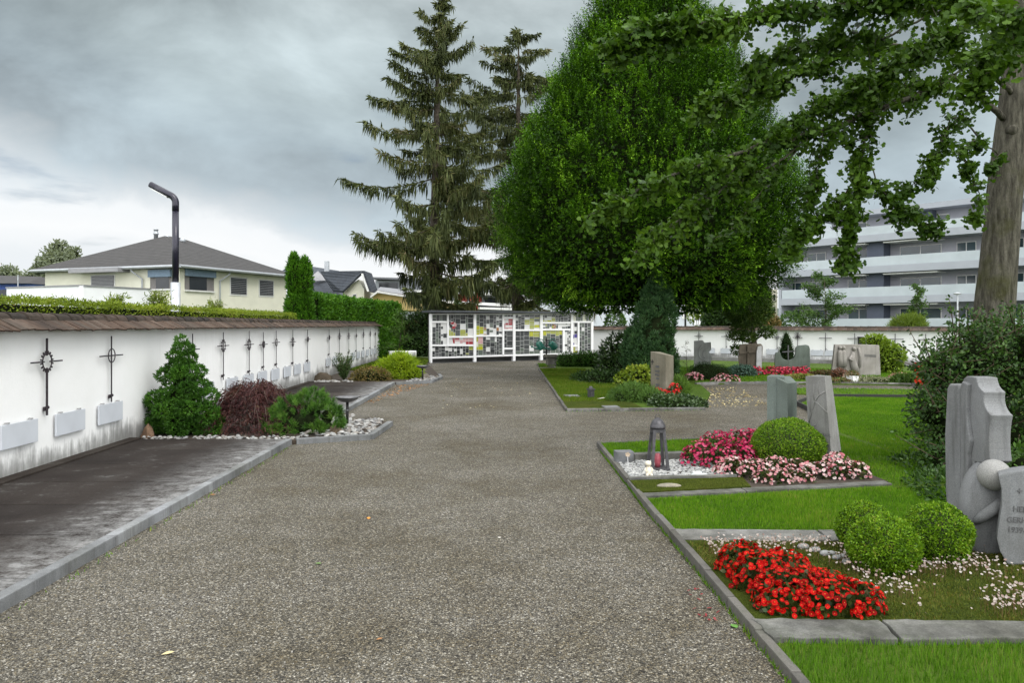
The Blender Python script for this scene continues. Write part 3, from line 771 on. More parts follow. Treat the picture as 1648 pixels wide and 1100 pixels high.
mosaic(870, 325, 1075, 519, lambda x, y, r: int(r.choice([4, 4, 5, 8])) if x > 965 and y < 385 else (int(r.choice([3, 1])) if 455 < y < 480 else (gn(x, y, r) if x > 965 else dk(x, y, r))), 30, 30, .05)
mosaic(1097, 189, 1330, 250, lambda x, y, r: int(r.choice([4, 5])) if x < 1210 and y > 232 else (int(r.choice([3, 1, 5])) if x < 1210 and y > 212 else dk(x, y, r)), 28, 20, .08, 0)
mosaic(1097, 264, 1330, 306, pick(3, 3, 2, 5, 3, 0), 24, 16, .1); mosaic(1097, 320, 1262, 513, lambda x, y, r: int(r.choice([4, 5])) if y < 350 else dk(x, y, r), 32, 32, .05)
mosaic(1278, 320, 1330, 508, pick(3, 1, 2, 3), 18, 22, .15, 14); mosaic(1348, 189, 1497, 243, pick(10, 11, 10), 22, 70, 0, 0)
mosaic(1348, 257, 1386, 442, lambda x, y, r: int(r.choice([9, 3, 9])) if y > 340 else int(r.choice([3, 0, 3])), 18, 24, .15, 8); mosaic(1348, 456, 1386, 503, pick(4, 5), 20, 24, .1, 8)
mosaic(1400, 257, 1497, 500, gn, 26, 32, .05, 10)
for cx0, cy0, r0, cols in ((357, 278, 29, (6, 0, 6, 7)), (1193, 287, 17, (8, 4, 8, 8))):
    g = MB()
    for k in range(4):
        a0, a1 = TAU * k / 4 + .12 + .5, TAU * (k + 1) / 4 - .12 + .5
        arc = [scr(cx0 + r0 * math.cos(a0 + (a1 - a0) * i / 6), cy0 + r0 * math.sin(a0 + (a1 - a0) * i / 6), -.001) for i in range(7)]
        inn = [scr(cx0 + r0 * .3 * math.cos(a1 - (a1 - a0) * i / 3), cy0 + r0 * .3 * math.sin(a1 - (a1 - a0) * i / 3), -.001) for i in range(4)]
        g.extrude(arc + inn, Vector((SN.x, SN.y, 0)) * -.008, pal(cols[k]))
    g.build('glass_roundel', M_GLASS, scb)
# ================================================================== lawns and grave plots beside the path
m, nt, b, _ = newmat('turf'); co = coords(nt)
n1 = ntex(nt, co, .8, 5, .6); n2 = ntex(nt, co, 60, 3, .7); n3 = ntex(nt, co, 5, 4, .6)
c = ramp(nt, math_(nt, 'ADD', math_(nt, 'MULTIPLY', n1, .6), math_(nt, 'MULTIPLY', n3, .4)), [(.3, (.032, .062, .006)), (.5, (.055, .10, .008)), (.68, (.085, .12, .016))])
c = mixc(nt, .6, c, ramp(nt, n2, [(.3, .22), (.7, .75)]), 'OVERLAY')
nt.links.new(c, b.inputs['Base Color']); b.inputs['Roughness'].default_value = .85; b.inputs['Specular IOR Level'].default_value = .15
bump(nt, b, math_(nt, 'ADD', n2, n3), .8, .03); M_TURF = m
m, nt, b, _ = newmat('moss'); co = coords(nt)
n1 = ntex(nt, co, 2.4, 5, .6); n2 = ntex(nt, co, 85, 3, .7)
c = ramp(nt, n1, [(.3, (.025, .038, .004)), (.55, (.048, .065, .006)), (.75, (.07, .058, .015))]); c = mixc(nt, .6, c, ramp(nt, n2, [(.3, .2), (.7, .75)]), 'OVERLAY')
nt.links.new(c, b.inputs['Base Color']); b.inputs['Roughness'].default_value = .95; b.inputs['Specular IOR Level'].default_value = .1
bump(nt, b, math_(nt, 'ADD', n2, n1), .9, .03); M_MOSS = m
M_GRASS = leafmat('grass_blade', [(.034, .088, .005), (.056, .14, .007), (.085, .195, .010), (.12, .235, .018), (.21, .22, .06)], .6, .3, .12)
M_GRASSY = leafmat('yellowish_grass_blade', [(.042, .115, .004), (.072, .18, .006), (.11, .24, .009), (.15, .275, .016), (.24, .235, .055)], .6, .3, .12)  # yellower blade colour than the front lawn
M_GRASSM = leafmat('mossy_grass_blade', [(.035, .075, .004), (.06, .115, .006), (.09, .145, .009), (.115, .15, .015), (.19, .17, .05)], .6, .25, .12)
def grass(name, poly, n, z, L=(.02, .05), w=.004, mat=None, tuft=1.0, lean=.45, label='short green lawn grass'):
    q = poly_sample(poly, n); d = np.hypot(q[:, 0], q[:, 1])
    a = RG.uniform(0, TAU, n); ln = RG.uniform(.1, lean, n)
    A = np.column_stack([np.cos(a) * ln, np.sin(a) * ln, np.ones(n)])
    N = np.column_stack([np.cos(a + RG.uniform(-1, 1, n)), np.sin(a + RG.uniform(-1, 1, n)), np.full(n, .3)])
    pat = fnoise(np.column_stack([q, np.zeros(n)]), 1.3, 3.1) * .32 + fnoise(np.column_stack([q, np.zeros(n)]), 5.0, 1.1) * .22
    r = np.clip(RG.normal(.42, .2, n) + pat, 0, 1)
    V = leaf_mesh(np.column_stack([q, np.full(n, z - .004)]), A, N, RG.uniform(*L, n) * (1 + pat), w * (1 + d * .09), 'blade', r)
    return tag(np_obj(name, [V], mat or M_GRASS), label, 'grass', kind='stuff')
LAWN_R = [(1.29, -5), (1.29, 3.5), (1.225, 6.37), (1.17, 10.35), (4.7, 11.35), (5.35, 13.6), (5.75, 15.6), (6.7, 17.1), (8.7, 16.9), (18, 15.6), (18, -5)]
g = MB(); g.prism(LAWN_R, -.05, .035); tag(g.build('lawn', M_TURF), kind='structure')
M_EDGE = stone('path_edge_stone', (.105, .10, .09), .35, .7, 4, False, 120, .85, (.04, .045, .03))
kerb_run([(1.315, -5), (1.285, 3.5), (1.2, 6.37), (1.148, 10.35)], .05, .062, M_EDGE, .52, .008, .006)
kerb_run([(1.148, 10.38), (4.7, 11.39)], .05, .045, M_EDGE, .6, .008, .005)
M_BLACK = flat('black_edging', (.02, .019, .018), .7, 0, .3)
kerb_run([(5.42, 13.65), (5.70, 15.55), (6.7, 17.16), (8.75, 16.95), (18, 15.65)], .04, .09, M_BLACK, .9, .004, .003)
# strip of lawn between that edging and the far path
g = MB(); STRIP = [(6.6, 17.9), (8.7, 17.5), (18, 16.2), (18, 17.6), (8.5, 19.3), (7.0, 19.4)]; g.prism(STRIP, -.05, .03); tag(g.build('lawn', M_TURF), kind='structure')
grass('grass', STRIP, 9000, .03, (.03, .06), .005, M_GRASSY)
grass('grass', [(1.30, 2.6), (1.30, 3.82), (5.5, 3.80), (5.5, 2.6)], 34000, .035, (.025, .062), .0038)
grass('grass', [(1.24, 5.98), (1.20, 7.02), (3.5, 7.52), (4.6, 7.5), (4.6, 6.2), (3.2, 5.98)], 42000, .035, (.018, .045), .004, M_GRASSY)
grass('grass', [(1.19, 9.15), (1.17, 10.32), (4.65, 11.3), (4.7, 9.4)], 26000, .035, (.02, .05), .0045, M_GRASSY)
grass('grass', [(3.75, 7.6), (3.9, 9.4), (4.75, 9.6), (4.8, 11.3), (5.35, 13.5), (5.8, 15.5), (6.7, 16.9), (8.7, 16.8), (9.5, 16.6), (8.6, 14), (6.4, 10.5), (5.3, 8.0)], 90000, .035, (.02, .045), .0042, M_GRASSY)

# ragged grass and weeds along the stone edging
for poly, k in (([(1.16, 6.4), (1.175, 6.4), (1.14, 9.9), (1.12, 9.9)], 700), ([(1.24, 3.2), (1.262, 3.2), (1.18, 6.4), (1.165, 6.4)], 420), ([(1.285, 3.9), (1.30, 3.9), (1.24, 6.9), (1.225, 6.9)], 900),
                ([(1.32, 3.80), (4.2, 3.78), (4.2, 3.86), (1.32, 3.87)], 1500), ([(-2.80, 4.0), (-2.76, 4.0), (-2.9, 10.4), (-2.96, 10.4)], 160), ([(1.0, 14.40), (3.6, 14.62), (3.6, 14.68), (1.0, 14.46)], 260)):
    grass('grass', poly, k, .0 if poly[0][1] != 3.80 else .035, (.015, .05), .005, M_GRASSY, lean=.9, label='ragged grass and weeds along the stone edging')
# ---- nearest plot: stone borders
M_SLAB = stone('rough_border_stone', (.105, .105, .095), .55, .9, 6, False, 110, .9, (.045, .05, .035), .7)
M_SLABL = stone('pale_border_stone', (.15, .148, .138), .45, .75, 6, False, 110, .9, (.06, .065, .05), .7)
def slab(poly, z0, z1, label, mat=None, name='border_slab', group='rough stone slabs edging the grave plots', bev=.006):
    pp = []
    for a, b_ in zip(poly, poly[1:] + poly[:1]):
        k = max(1, int(math.hypot(b_[0] - a[0], b_[1] - a[1]) / .07))
        for i in range(k):
            j = 0 if i == 0 else .0055
            pp.append((a[0] + (b_[0] - a[0]) * i / k + RG.normal() * j, a[1] + (b_[1] - a[1]) * i / k + RG.normal() * j))
    g = MB(); g.prism(pp, z0, z1)
    o = g.build(name, mat or M_SLAB, bevel=bev)
    return tag(o, label, 'border stone', group)
slab([(1.30, 3.86), (1.91, 3.84), (1.93, 4.09), (1.265, 4.11)], -.03, .066, 'rough grey slab edging the red begonias at the path corner')
slab([(1.925, 3.83), (3.1, 3.86), (3.1, 4.07), (1.945, 4.085)], -.03, .068, 'long rough grey slab along the front of the white saxifrage mat')
slab([(3.11, 3.86), (5.4, 3.9), (5.4, 4.1), (3.11, 4.07)], -.03, .066, 'rough grey slab running out of the picture below the concave gravestone')
slab([(1.235, 5.66), (2.3, 5.62), (2.31, 5.9), (1.24, 5.94)], -.03, .06, 'flat weathered slab behind the saxifrage mat, touching the path edging', M_SLABL)
slab([(2.32, 5.62), (3.3, 5.6), (3.3, 5.86), (2.32, 5.9)], -.03, .062, 'flat weathered slab ending behind the three clipped box balls', M_SLABL)
PLOT_A = [(1.27, 4.10), (5.4, 4.1), (5.4, 5.62), (1.245, 5.66)]
g = MB(); g.prism(PLOT_A, -.03, .05); tag(g.build('moss_mat', M_MOSS), kind='structure')
grass('moss', [(1.9, 4.1), (4.6, 4.1), (4.6, 5.6), (1.28, 5.6), (1.28, 5.05)], 60000, .048, (.012, .03), .005, leafmat('saxifrage_rosette', [(.03, .05, .006), (.065, .095, .009), (.11, .13, .014), (.15, .12, .03), (.17, .075, .028)], .6, .2), lean=1.1, label='mossy green and rusty saxifrage mat on the nearest grave plot')
# ---- flower cushions
def blossoms(P, N, r, lo=0.0, hi=.8, centre=1.0, npet=4, cup=.35):
    n = len(P); N = unit(N); a = rdir(n); X = unit(np.cross(N, a)); Yv = np.cross(N, X); out = []; base = RG.uniform(lo, hi, n); rr = r * RG.uniform(.7, 1.15, n)
    for k in range(npet):
        t = TAU * k / npet; A = X * math.cos(t) + Yv * math.sin(t) + N * cup
        out.append(leaf_mesh(P, A, N, rr, rr * (1.15 if npet <= 4 else .8), 'petal', np.clip(base + RG.uniform(-.12, .12, n), 0, hi)))
    out.append(leaf_mesh(P + N * (rr * .30)[:, None] - X * (rr * .22)[:, None], X, N, rr * .34, rr * .34, 'leaf', np.full(n, centre)))
    return out
M_BEGLEAF = leafmat('dark_begonia_leaf', [(.018, .03, .008), (.03, .06, .012), (.05, .04, .015), (.06, .09, .02)], .4, .15)
M_STEM = flat('woody_stem', (.07, .05, .03), .9, 0, .3, 20)
def flowerbed(name, label, cat, lobes, nl, nb, r, bmat, leafl=.035, lmat=None, npet=4, up=.35, group=None, kin=.85):
    c0 = np.mean([l[0] for l in lobes], 0)
    t = thing(name, (c0[0], c0[1], .05), label, cat, group)
    P, N = shell(nl, lobes, .55, .97, .6); m = P[:, 2] > .04; P, N = P[m], N[m]
    A = unit(N + np.array((0, 0, .3)) + RG.normal(size=N.shape) * .7)
    np_obj('foliage', [leaf_mesh(P, A, N + RG.normal(size=N.shape) * .5, leafl * RG.uniform(.7, 1.3, len(P)), leafl * .8, 'leaf')], lmat or M_BEGLEAF, t)
    P, N = shell(nb, lobes, .92, 1.08, kin); m = P[:, 2] > .06; P, N = P[m], N[m]
    np_obj('blossoms', blossoms(P, N + np.array((0, -.1, up)) + RG.normal(size=N.shape) * .45, r, npet=npet), bmat, t)
    return t
M_RED = leafmat('scarlet_petal', [(.17, .001, .001), (.28, .0015, .0015), (.36, .0015, .001), (.44, .003, .002), (.48, .008, .005), (.6, .2, .04)], .55, .2, .1)
M_MAG = leafmat('magenta_petal', [(.20, .003, .035), (.32, .005, .055), (.40, .012, .085), (.48, .05, .14), (.5, .14, .2), (.55, .3, .08)], .55, .2, .1)
M_PINK = leafmat('pale_pink_petal', [(.40, .09, .13), (.50, .19, .23), (.56, .31, .33), (.62, .44, .45), (.66, .55, .54), (.6, .42, .12)], .55, .25, .12)
M_WPET = leafmat('white_petal', [(.24, .16, .14), (.31, .24, .21), (.37, .31, .28), (.42, .37, .34), (.47, .43, .40), (.40, .30, .2)], .6, .2, .1)
lob = [((1.47, 4.93, .07), (.16, .17, .19)), ((1.50, 4.65, .07), (.18, .2, .22)), ((1.65, 4.72, .07), (.2, .2, .2)), ((1.58, 4.38, .07), (.22, .2, .21)), ((1.78, 4.45, .06), (.2, .2, .17)), ((1.74, 4.25, .06), (.2, .13, .17)), ((1.92, 4.30, .06), (.13, .16, .16)), ((1.50, 4.28, .05), (.16, .13, .16))]
lob = [(c, (r[0], r[1], r[2] * .84)) for c, r in lob]
flowerbed('begonia_clump', 'scarlet begonias massed at the path corner of the nearest grave plot', 'flowers', lob, 3600, 2200, .016, M_RED)
# white flower heads of the saxifrage mat, in drifts
q = poly_sample([(1.95, 4.13), (4.3, 4.13), (4.3, 5.5), (1.35, 5.55), (1.35, 5.1), (1.95, 4.95)], 5200)
f = fnoise(np.column_stack([q, np.zeros(len(q))]), 2.3, 5.0) + .25 * fnoise(np.column_stack([q, np.zeros(len(q))]), 7, 2.0)
q = q[RG.random(len(q)) < np.clip(.34 + f * 2.2, .04, .95)]; n = len(q)
ball = np.zeros(n, bool)
for bx, by, br in ((2.37, 4.97, .2), (2.85, 5.2, .2), (2.48, 5.42, .2)): ball |= np.hypot(q[:, 0] - bx, q[:, 1] - by) < br
q = q[~ball]; n = len(q)
t = thing('saxifrage_mat', (2.6, 4.7, .05), 'mat of tiny white saxifrage flowers in front of the clipped box balls', 'flowers')
H = RG.uniform(.035, .085, n)
np_obj('blossoms', blossoms(np.column_stack([q, .05 + H]), np.column_stack([RG.normal(size=n) * .5, RG.normal(size=n) * .5 - .4, np.ones(n)]), .0085, 0, .8, npet=4), M_WPET, t)
np_obj('stems', [leaf_mesh(np.column_stack([q, np.full(n, .045)]), np.array((0, 0, 1.)), np.array((.3, -1, 0)), H, .0025, 'strip')], leafmat('saxifrage_stem', [(.10, .04, .03), (.14, .08, .04), (.07, .09, .02)], .6, .1), t)
# ---- clipped box balls
M_BOX = leafmat('boxwood_leaf', [(.030, .07, .004), (.058, .13, .005), (.10, .205, .007), (.15, .28, .010), (.22, .34, .02), (.24, .20, .05)], .45, .2, .2)
M_BOXCORE = flat('boxwood_inner_shade', (.018, .024, .008), .95, 0, .4, 30)  # dark solid core, its colour painting the shade between the leaves
def boxball(label, c, r, n, sz=.9, L=.017, group='clipped box balls'):
    t = thing('box_ball', (c[0], c[1], .05), label, 'clipped shrub', group)
    ctr = np.array((c[0], c[1], .05 + r * sz * .86)); lobes = [(ctr, (r, r, r * sz))]
    d = rdir(n); P = d * np.array((r, r, r * sz)); wob = 1 + .10 * fnoise(P, 6 / max(r, .2) * .3, c[0]) + .05 * np.maximum(0, RG.normal(size=n) - 1.9) + .025 * fnoise(P, 26, c[1])
    P = ctr + P * (wob * RG.uniform(.93, 1.02, n))[:, None]; m = P[:, 2] > .05; P, N = P[m], d[m]; n = len(P)
    A = unit(N * .55 + RG.normal(size=N.shape) * .6 + np.array((0, 0, .35)))
    rn = np.clip(.42 + .3 * fnoise(P, 22, 1.0) + RG.normal(0, .2, n), 0, 1)
    np_obj('foliage', [leaf_mesh(P, A, N + RG.normal(size=N.shape) * .6, L * RG.uniform(.7, 1.25, n), L * .62, 'rhomb', rn)], M_BOX, t)
    g = MB(); g.ball(ctr, r * .93, 20, 14, sq=(1, 1, sz)); g.build('ball_shade_core', M_BOXCORE, t, True)
    return t
boxball('bright green clipped box ball, frontmost of three by the scalloped gravestone', (2.37, 4.97), .212, 17000, .88)
boxball('clipped box ball nearest the scalloped gravestone, beside the frontmost one', (2.85, 5.22), .215, 15000)
boxball('clipped box ball mostly hidden behind the frontmost of three', (2.47, 5.44), .19, 11000)
# grey stones beside the balls
for i, (x, y, r) in enumerate(((2.13, 5.28, .032), (2.17, 5.19, .028), (2.10, 5.37, .03), (2.20, 5.11, .026), (2.04, 5.44, .035), (2.18, 5.30, .024), (2.22, 5.22, .026))):
    g = MB(); g.ball((x, y, .05 + r * .4), r, 10, 7, sq=(1.2, .9, .7))
    tag(g.build('cobble', stone('cobble_grey', (.27, .275, .275), .25, 0, 8), None, True), 'smooth grey cobble in the little row behind the red begonias', 'stone', 'smooth grey cobbles beside the box balls')
# ---- scalloped headstone with ball
M_CONC = stone('cast_stone', (.185, .19, .195), .2, .8, 2.2, True, 150, .85, (.085, .085, .085), .3)
hs = thing('gravestone', (3.24, 5.42, .04), 'tall pale gravestone with scalloped edge and a stone ball, beside box balls', 'gravestone')
def arc(p, q, sag, n=8):
    p, q = Vector(p), Vector(q); d = q - p; nrm = Vector((d.y, -d.x)).normalized()
    return [tuple(p + d * (i / n) + nrm * (-sag * 4 * (i / n) * (1 - i / n))) for i in range(n + 1)]
def P3(px, py, Y): return (xa(px, Y), Y, za(py, Y))
def ext(outline, Y0, back, nstep=1):
    """front outline given as photo points at depth Y0, run back along `back`"""
    g = MB(); g.extrude([P3(px, py, Y0) for px, py in outline], back); return g
def yz(prof, x0, x1, skew=0.0):
    """profile in depth and height, run sideways from x0 to x1"""
    g = MB(); g.extrude([(x0, y, z) for y, z in prof], (x1 - x0, skew, 0)); return g
front = [(5.42, .04), (5.39, .30), (5.44, .52), (5.47, .655), (5.33, .668)] + arc((5.285, .69), (5.275, 1.005), -.022, 8) + arc((5.295, 1.012), (5.355, 1.155), -.030, 8) + arc((5.368, 1.162), (5.445, 1.25), -.018, 6) + [(5.56, 1.252), (5.60, 1.23), (5.62, 1.18), (5.66, .7), (5.66, .04)]
g = yz(front, 3.255, 3.405); g.build('scalloped_body', M_CONC, hs, bevel=.007, seg=2)
rear = [(5.60, .04), (5.60, 1.16), (5.62, 1.185), (5.74, 1.185), (5.77, 1.15), (5.80, .8), (5.79, .4), (5.76, .04)]
g = yz(rear, 3.23, 3.38); g.build('rear_body', M_CONC, hs, bevel=.02, seg=3)
flute = [(5.56, .04), (5.50, .45), (5.50, .7)] + arc((5.47, .8), (5.50, 1.2), -.03, 6) + [(5.57, 1.215), (5.60, 1.15), (5.585, .6), (5.60, .04)]
g = yz(flute, 3.225, 3.26); g.build('fluted_face', M_CONC, hs, bevel=.012, seg=3)
g = MB(); lc = P3(1592, 858, 5.36); g.ball((lc[0], 5.42, .30), 1.0, 24, 16, sq=(.165, .15, .37)); g.build('lower_body', M_CONC, hs, True)
g = MB(); g.tube([P3(1568, 842, 5.30), P3(1582, 832, 5.26), P3(1598, 822, 5.24), P3(1612, 808, 5.24)], [.02, .035, .04, .03], 10); g.build('collar', M_CONC, hs, True)
g = MB(); bc = P3(1600, 765, 5.27); g.ball(bc, .105, 28, 18); g.build('stone_ball', stone('ball_stone', (.27, .27, .265), .12, .15, 3, False, 150), hs, True)
# ---- concave stele beside it
st = thing('gravestone', (3.5, 5.05, .04), 'low waisted grey gravestone with inscription, cut by the picture edge', 'gravestone')
def waist(py): return [(1606, 764), (1613, 790), (1613, 815), (1607, 845), (1604, 870), (1610, 890), (1622, 910)]
o = [(1622, 910), (1609, 888), (1604, 868), (1607, 845), (1612, 815), (1612, 790), (1606, 764)] + arc((1612, 763), (1712, 757), -4, 6) + [(1712, 785), (1706, 815), (1712, 860), (1716, 890), (1706, 912)]
g = ext(o, 5.06, (.095, .16, .0)); M_CONC2 = stone('cast_stone_smooth', (.165, .172, .178), .14, .6, 2.0, True, 150, .8, (.11, .11, .11), .2)
g.build('body', M_CONC2, st, bevel=.012, seg=2)
M_INSC = flat('incised_lettering', (.085, .085, .085), .9)
def lettering(txt, size, loc, xdir, up, parent, depth=.002, mat=None, name='inscription'):
    cu = bpy.data.curves.new('txt', 'FONT'); cu.body = txt; cu.size = size; cu.extrude = depth; cu.resolution_u = 3; cu.align_x = 'LEFT'
    tmp = bpy.data.objects.new('txt', cu); COL.objects.link(tmp)
    dg = bpy.context.evaluated_depsgraph_get(); dg.update()
    me = bpy.data.meshes.new_from_object(tmp.evaluated_get(dg)); bpy.data.objects.remove(tmp); bpy.data.curves.remove(cu)
    X = Vector(xdir).normalized(); U = Vector(up).normalized(); Z = X.cross(U)
    M = Matrix((X, U, Z)).transposed().to_4x4(); M.translation = Vector(loc); me.transform(M)
    return link(name, me, mat or M_INSC, parent)
for s, px, py, sz in (('HEDI', 1630, 824, .052), ('GERHARDT', 1620, 841, .052), ('1939-2012', 1621, 857, .052)):
    lettering(s, sz, Vector(P3(px, py, 5.058)), (1, 0, -.06), (0.06, 0, 1), st)
lettering('+', .07, Vector(P3(1636, 797, 5.058)), (1, 0, 0), (0, 0, 1), st, name='cross_mark')

# ================================================================== second plot: lantern, pebbles, begonias, two steles
zB = .05
slab([(1.20, 7.08), (2.2, 7.30), (2.19, 7.44), (1.19, 7.22)], -.03, .055, 'narrow stone strip between near lawn and the mossy border by the lantern')
slab([(2.21, 7.30), (3.75, 7.66), (3.73, 7.80), (2.20, 7.445)], -.03, .055, 'narrow stone strip along the front of the pale pink begonias')
g = MB(); g.prism([(1.19, 7.23), (2.3, 7.47), (2.36, 7.95), (1.18, 7.78)], -.03, .062); tag(g.build('moss_mat', M_MOSS), kind='structure')
grass('moss', [(1.2, 7.26), (2.3, 7.5), (2.34, 7.9), (1.19, 7.75)], 16000, .06, (.008, .02), .005, leafmat('moss_tip', [(.05, .07, .01), (.09, .115, .014), (.13, .15, .02)], .8, .15), lean=1.0, label='dark green moss border in front of the pebble bed')
g = MB(); g.prism([(2.3, 7.47), (3.78, 7.80), (3.72, 9.05), (1.19, 9.1), (1.18, 7.8)], -.03, .045); tag(g.build('soil_bed', M_SOIL), kind='structure')
slab([(1.18, 7.79), (2.3, 7.93), (2.3, 8.0), (1.175, 7.87)], -.03, .085, 'thin grey kerb strip between moss border and white pebbles', M_SLABL)
slab([(1.42, 8.95), (2.02, 9.05), (2.0, 9.19), (1.41, 9.09)], -.03, .125, 'grey stone bar behind the lantern between pebbles and grass strip')
q = poly_sample([(1.2, 7.9), (2.28, 8.02), (2.35, 8.5), (2.1, 9.0), (1.22, 8.92)], 2600)
tag(pebbles('white_pebbles', np.column_stack([q, RG.uniform(.045, .058, len(q))]), RG.uniform(.010, .022, len(q)), tinted('marble_chip', [(.14, .147, .147), (.24, .245, .24), (.34, .34, .325), (.44, .44, .42), (.09, .093, .093)], .6)), 'bed of white and grey pebbles around the dark lantern', 'pebbles', kind='stuff')
# lantern
M_LANT = flat('blackened_lantern_metal', (.075, .073, .078), .5, .5, .35, 25)
Ll = (xa(1058.5, 8.42), 8.42, .055)
t = thing('grave_lantern', Ll, 'tapered dark metal grave lantern with domed cap, standing on white pebbles', 'lantern')
hb, ht, hh = .098, .056, .43; rot = Matrix.Rotation(.12, 3, 'Z')
def LP_(x, y, z): return Vector(Ll) + rot @ Vector((x, y, z))
g = MB(); g.box(LP_(0, 0, .012), (.212, .212, .022), .12); g.build('base_plate', M_LANT, t, bevel=.003)
for sx in (-1, 1):
    for sy in (-1, 1):
        g = MB(); g.bar(LP_(sx * hb * .88, sy * hb * .88, .02), LP_(sx * ht * .9, sy * ht * .9, hh), .034, .03, (1, 0, 0)); g.build('leg', M_LANT, t)
g = MB()
for a, b_ in (((-1, -1), (1, -1)), ((1, -1), (1, 1)), ((1, 1), (-1, 1)), ((-1, 1), (-1, -1))):
    g.bar(LP_(a[0] * ht, a[1] * ht, hh - .012), LP_(b_[0] * ht, b_[1] * ht, hh - .012), .03, .035)
g.build('top_frame', M_LANT, t)
g = MB(); c_ = LP_(0, 0, hh + .012); g.lathe(c_, [(.083, .0), (.086, .012), (.081, .03), (.069, .062), (.05, .09), (.03, .105), (.012, .112), (.012, .12)], 18); g.build('domed_cap', M_LANT, t, True)
g = MB(); g.tube([LP_(.028 * math.cos(a), 0, hh + .135 + .028 * math.sin(a)) for a in np.linspace(0, TAU, 17)], .004, 6, False); g.build('carrying_ring', M_LANT, t)
g = MB(); g.lathe(LP_(0.0, 0, .025), [(.03, 0), (.036, .05), (.036, .11), (.026, .135), (.02, .145)], 14)
tag(g.build('grave_candle', flat('red_candle_glass', (.32, .07, .09), .25, 0, .2, 20), None, True), 'red grave candle standing inside the dark lantern', 'candle')
# granite block and ornaments
g = MB(); g.box((1.275, 8.87, .11), (.2, .14, .14), .12); tag(g.build('granite_block', stone('speckled_granite', (.14, .145, .15), .3, 0, 9, False, 200), bevel=.006), 'small dark granite block at the path corner behind the pebbles', 'stone block')
t = thing('flower_pick', (xa(1011, 8.62), 8.62, .05), 'little white flower-shaped pick stuck in pebbles before the granite block', 'ornament')
g = MB(); g.tube([(xa(1011, 8.62), 8.62, .04), (xa(1010, 8.62), 8.62, .17)], .004, 6); g.build('stick', M_WHITE, t)
np_obj('flower_head', blossoms(np.array([(xa(1010, 8.62), 8.615, .175)]), np.array([(0, -1, .6)]), .034, .85, .95, .9, 5), M_WPET, t)
M_CREAM = flat('cream_ceramic', (.66, .60, .48), .45, 0, .08, 30)
cx0, cy0 = xa(1044, 8.03), 8.03
g = MB(); c_ = Vector((cx0, cy0, .055))
g.tube([c_ + Vector((.005, 0, .0)), c_ + Vector((.004, -.005, .03)), c_ + Vector((0, 0, .065)), c_ + Vector((-.002, .0, .09)), c_ + Vector((-.003, 0, .105))], [.034, .036, .03, .022, .012], 12)
g.ball(c_ + Vector((-.005, -.004, .128)), .032, 14, 10)
for s in (-1, 1):
    g.tube([c_ + Vector((s * .022, 0, .088)), c_ + Vector((s * .04, -.012, .065)), c_ + Vector((s * .022, -.03, .045))], [.010, .009, .007], 8)
    g.tube([c_ + Vector((s * .014, -.01, .02)), c_ + Vector((s * .022, -.045, .018)), c_ + Vector((s * .026, -.08, .01))], [.015, .012, .009], 8)
g.ball(c_ + Vector((-.005, -.034, .126)), .005, 6, 5)
tag(g.build('figurine', M_CREAM, None, True), 'small cream seated child figurine on the white pebbles before the lantern', 'figurine')
g = MB(); g.box((xa(1126, 7.98), 7.98, .07), (.16, .08, .03), .2); g.box((xa(1123, 7.98), 8.0, .095), (.09, .05, .022), .1)
tag(g.build('stone_plate', flat('pale_marble', (.62, .66, .66), .5), bevel=.012), 'pale low stone plate at the pebble edge beside the pink begonias', 'stone plate')
g = MB(); g.ball((xa(1076, 7.5), 7.48, .065), .09, 14, 8, sq=(1.35, .6, .3)); tag(g.build('flat_stone', stone('mossy_flat_stone', (.27, .25, .2), .3, .3, 9, False), None, True), 'flat brownish stone lying on the moss border', 'stone')
# magenta and pink begonias
lob = [((2.12, 8.7, .07), (.22, .2, .24)), ((2.35, 8.95, .08), (.25, .24, .3)), ((2.62, 9.0, .08), (.25, .22, .32)), ((2.3, 8.55, .06), (.24, .2, .24)), ((2.52, 8.62, .07), (.2, .2, .26)), ((2.82, 9.1, .08), (.2, .2, .3)), ((2.38, 8.35, .05), (.14, .14, .16))]
flowerbed('begonia_clump', 'magenta begonias in front of the clipped box mound and paired green stele', 'flowers', lob, 3400, 2000, .019, M_MAG)
lob = [((2.30, 8.12, .06), (.19, .17, .17)), ((2.52, 8.0, .06), (.21, .2, .17)), ((2.72, 8.02, .06), (.22, .2, .19)), ((2.95, 8.0, .06), (.18, .17, .17)), ((3.18, 8.02, .06), (.16, .14, .14)), ((3.36, 7.98, .06), (.16, .14, .17)), ((3.55, 8.0, .06), (.14, .13, .15)), ((3.42, 8.18, .07), (.18, .12, .2)), ((2.6, 7.75, .05), (.2, .14, .12)), ((2.85, 7.82, .05), (.2, .13, .11))]
flowerbed('begonia_clump', 'pale pink begonias in a long cushion before the leaning grey gravestone', 'flowers', lob, 3600, 1750, .0175, M_PINK)
boxball('large clipped box mound between magenta begonias and leaning grey gravestone', (3.06, 8.62), .385, 24000, .72, .018)
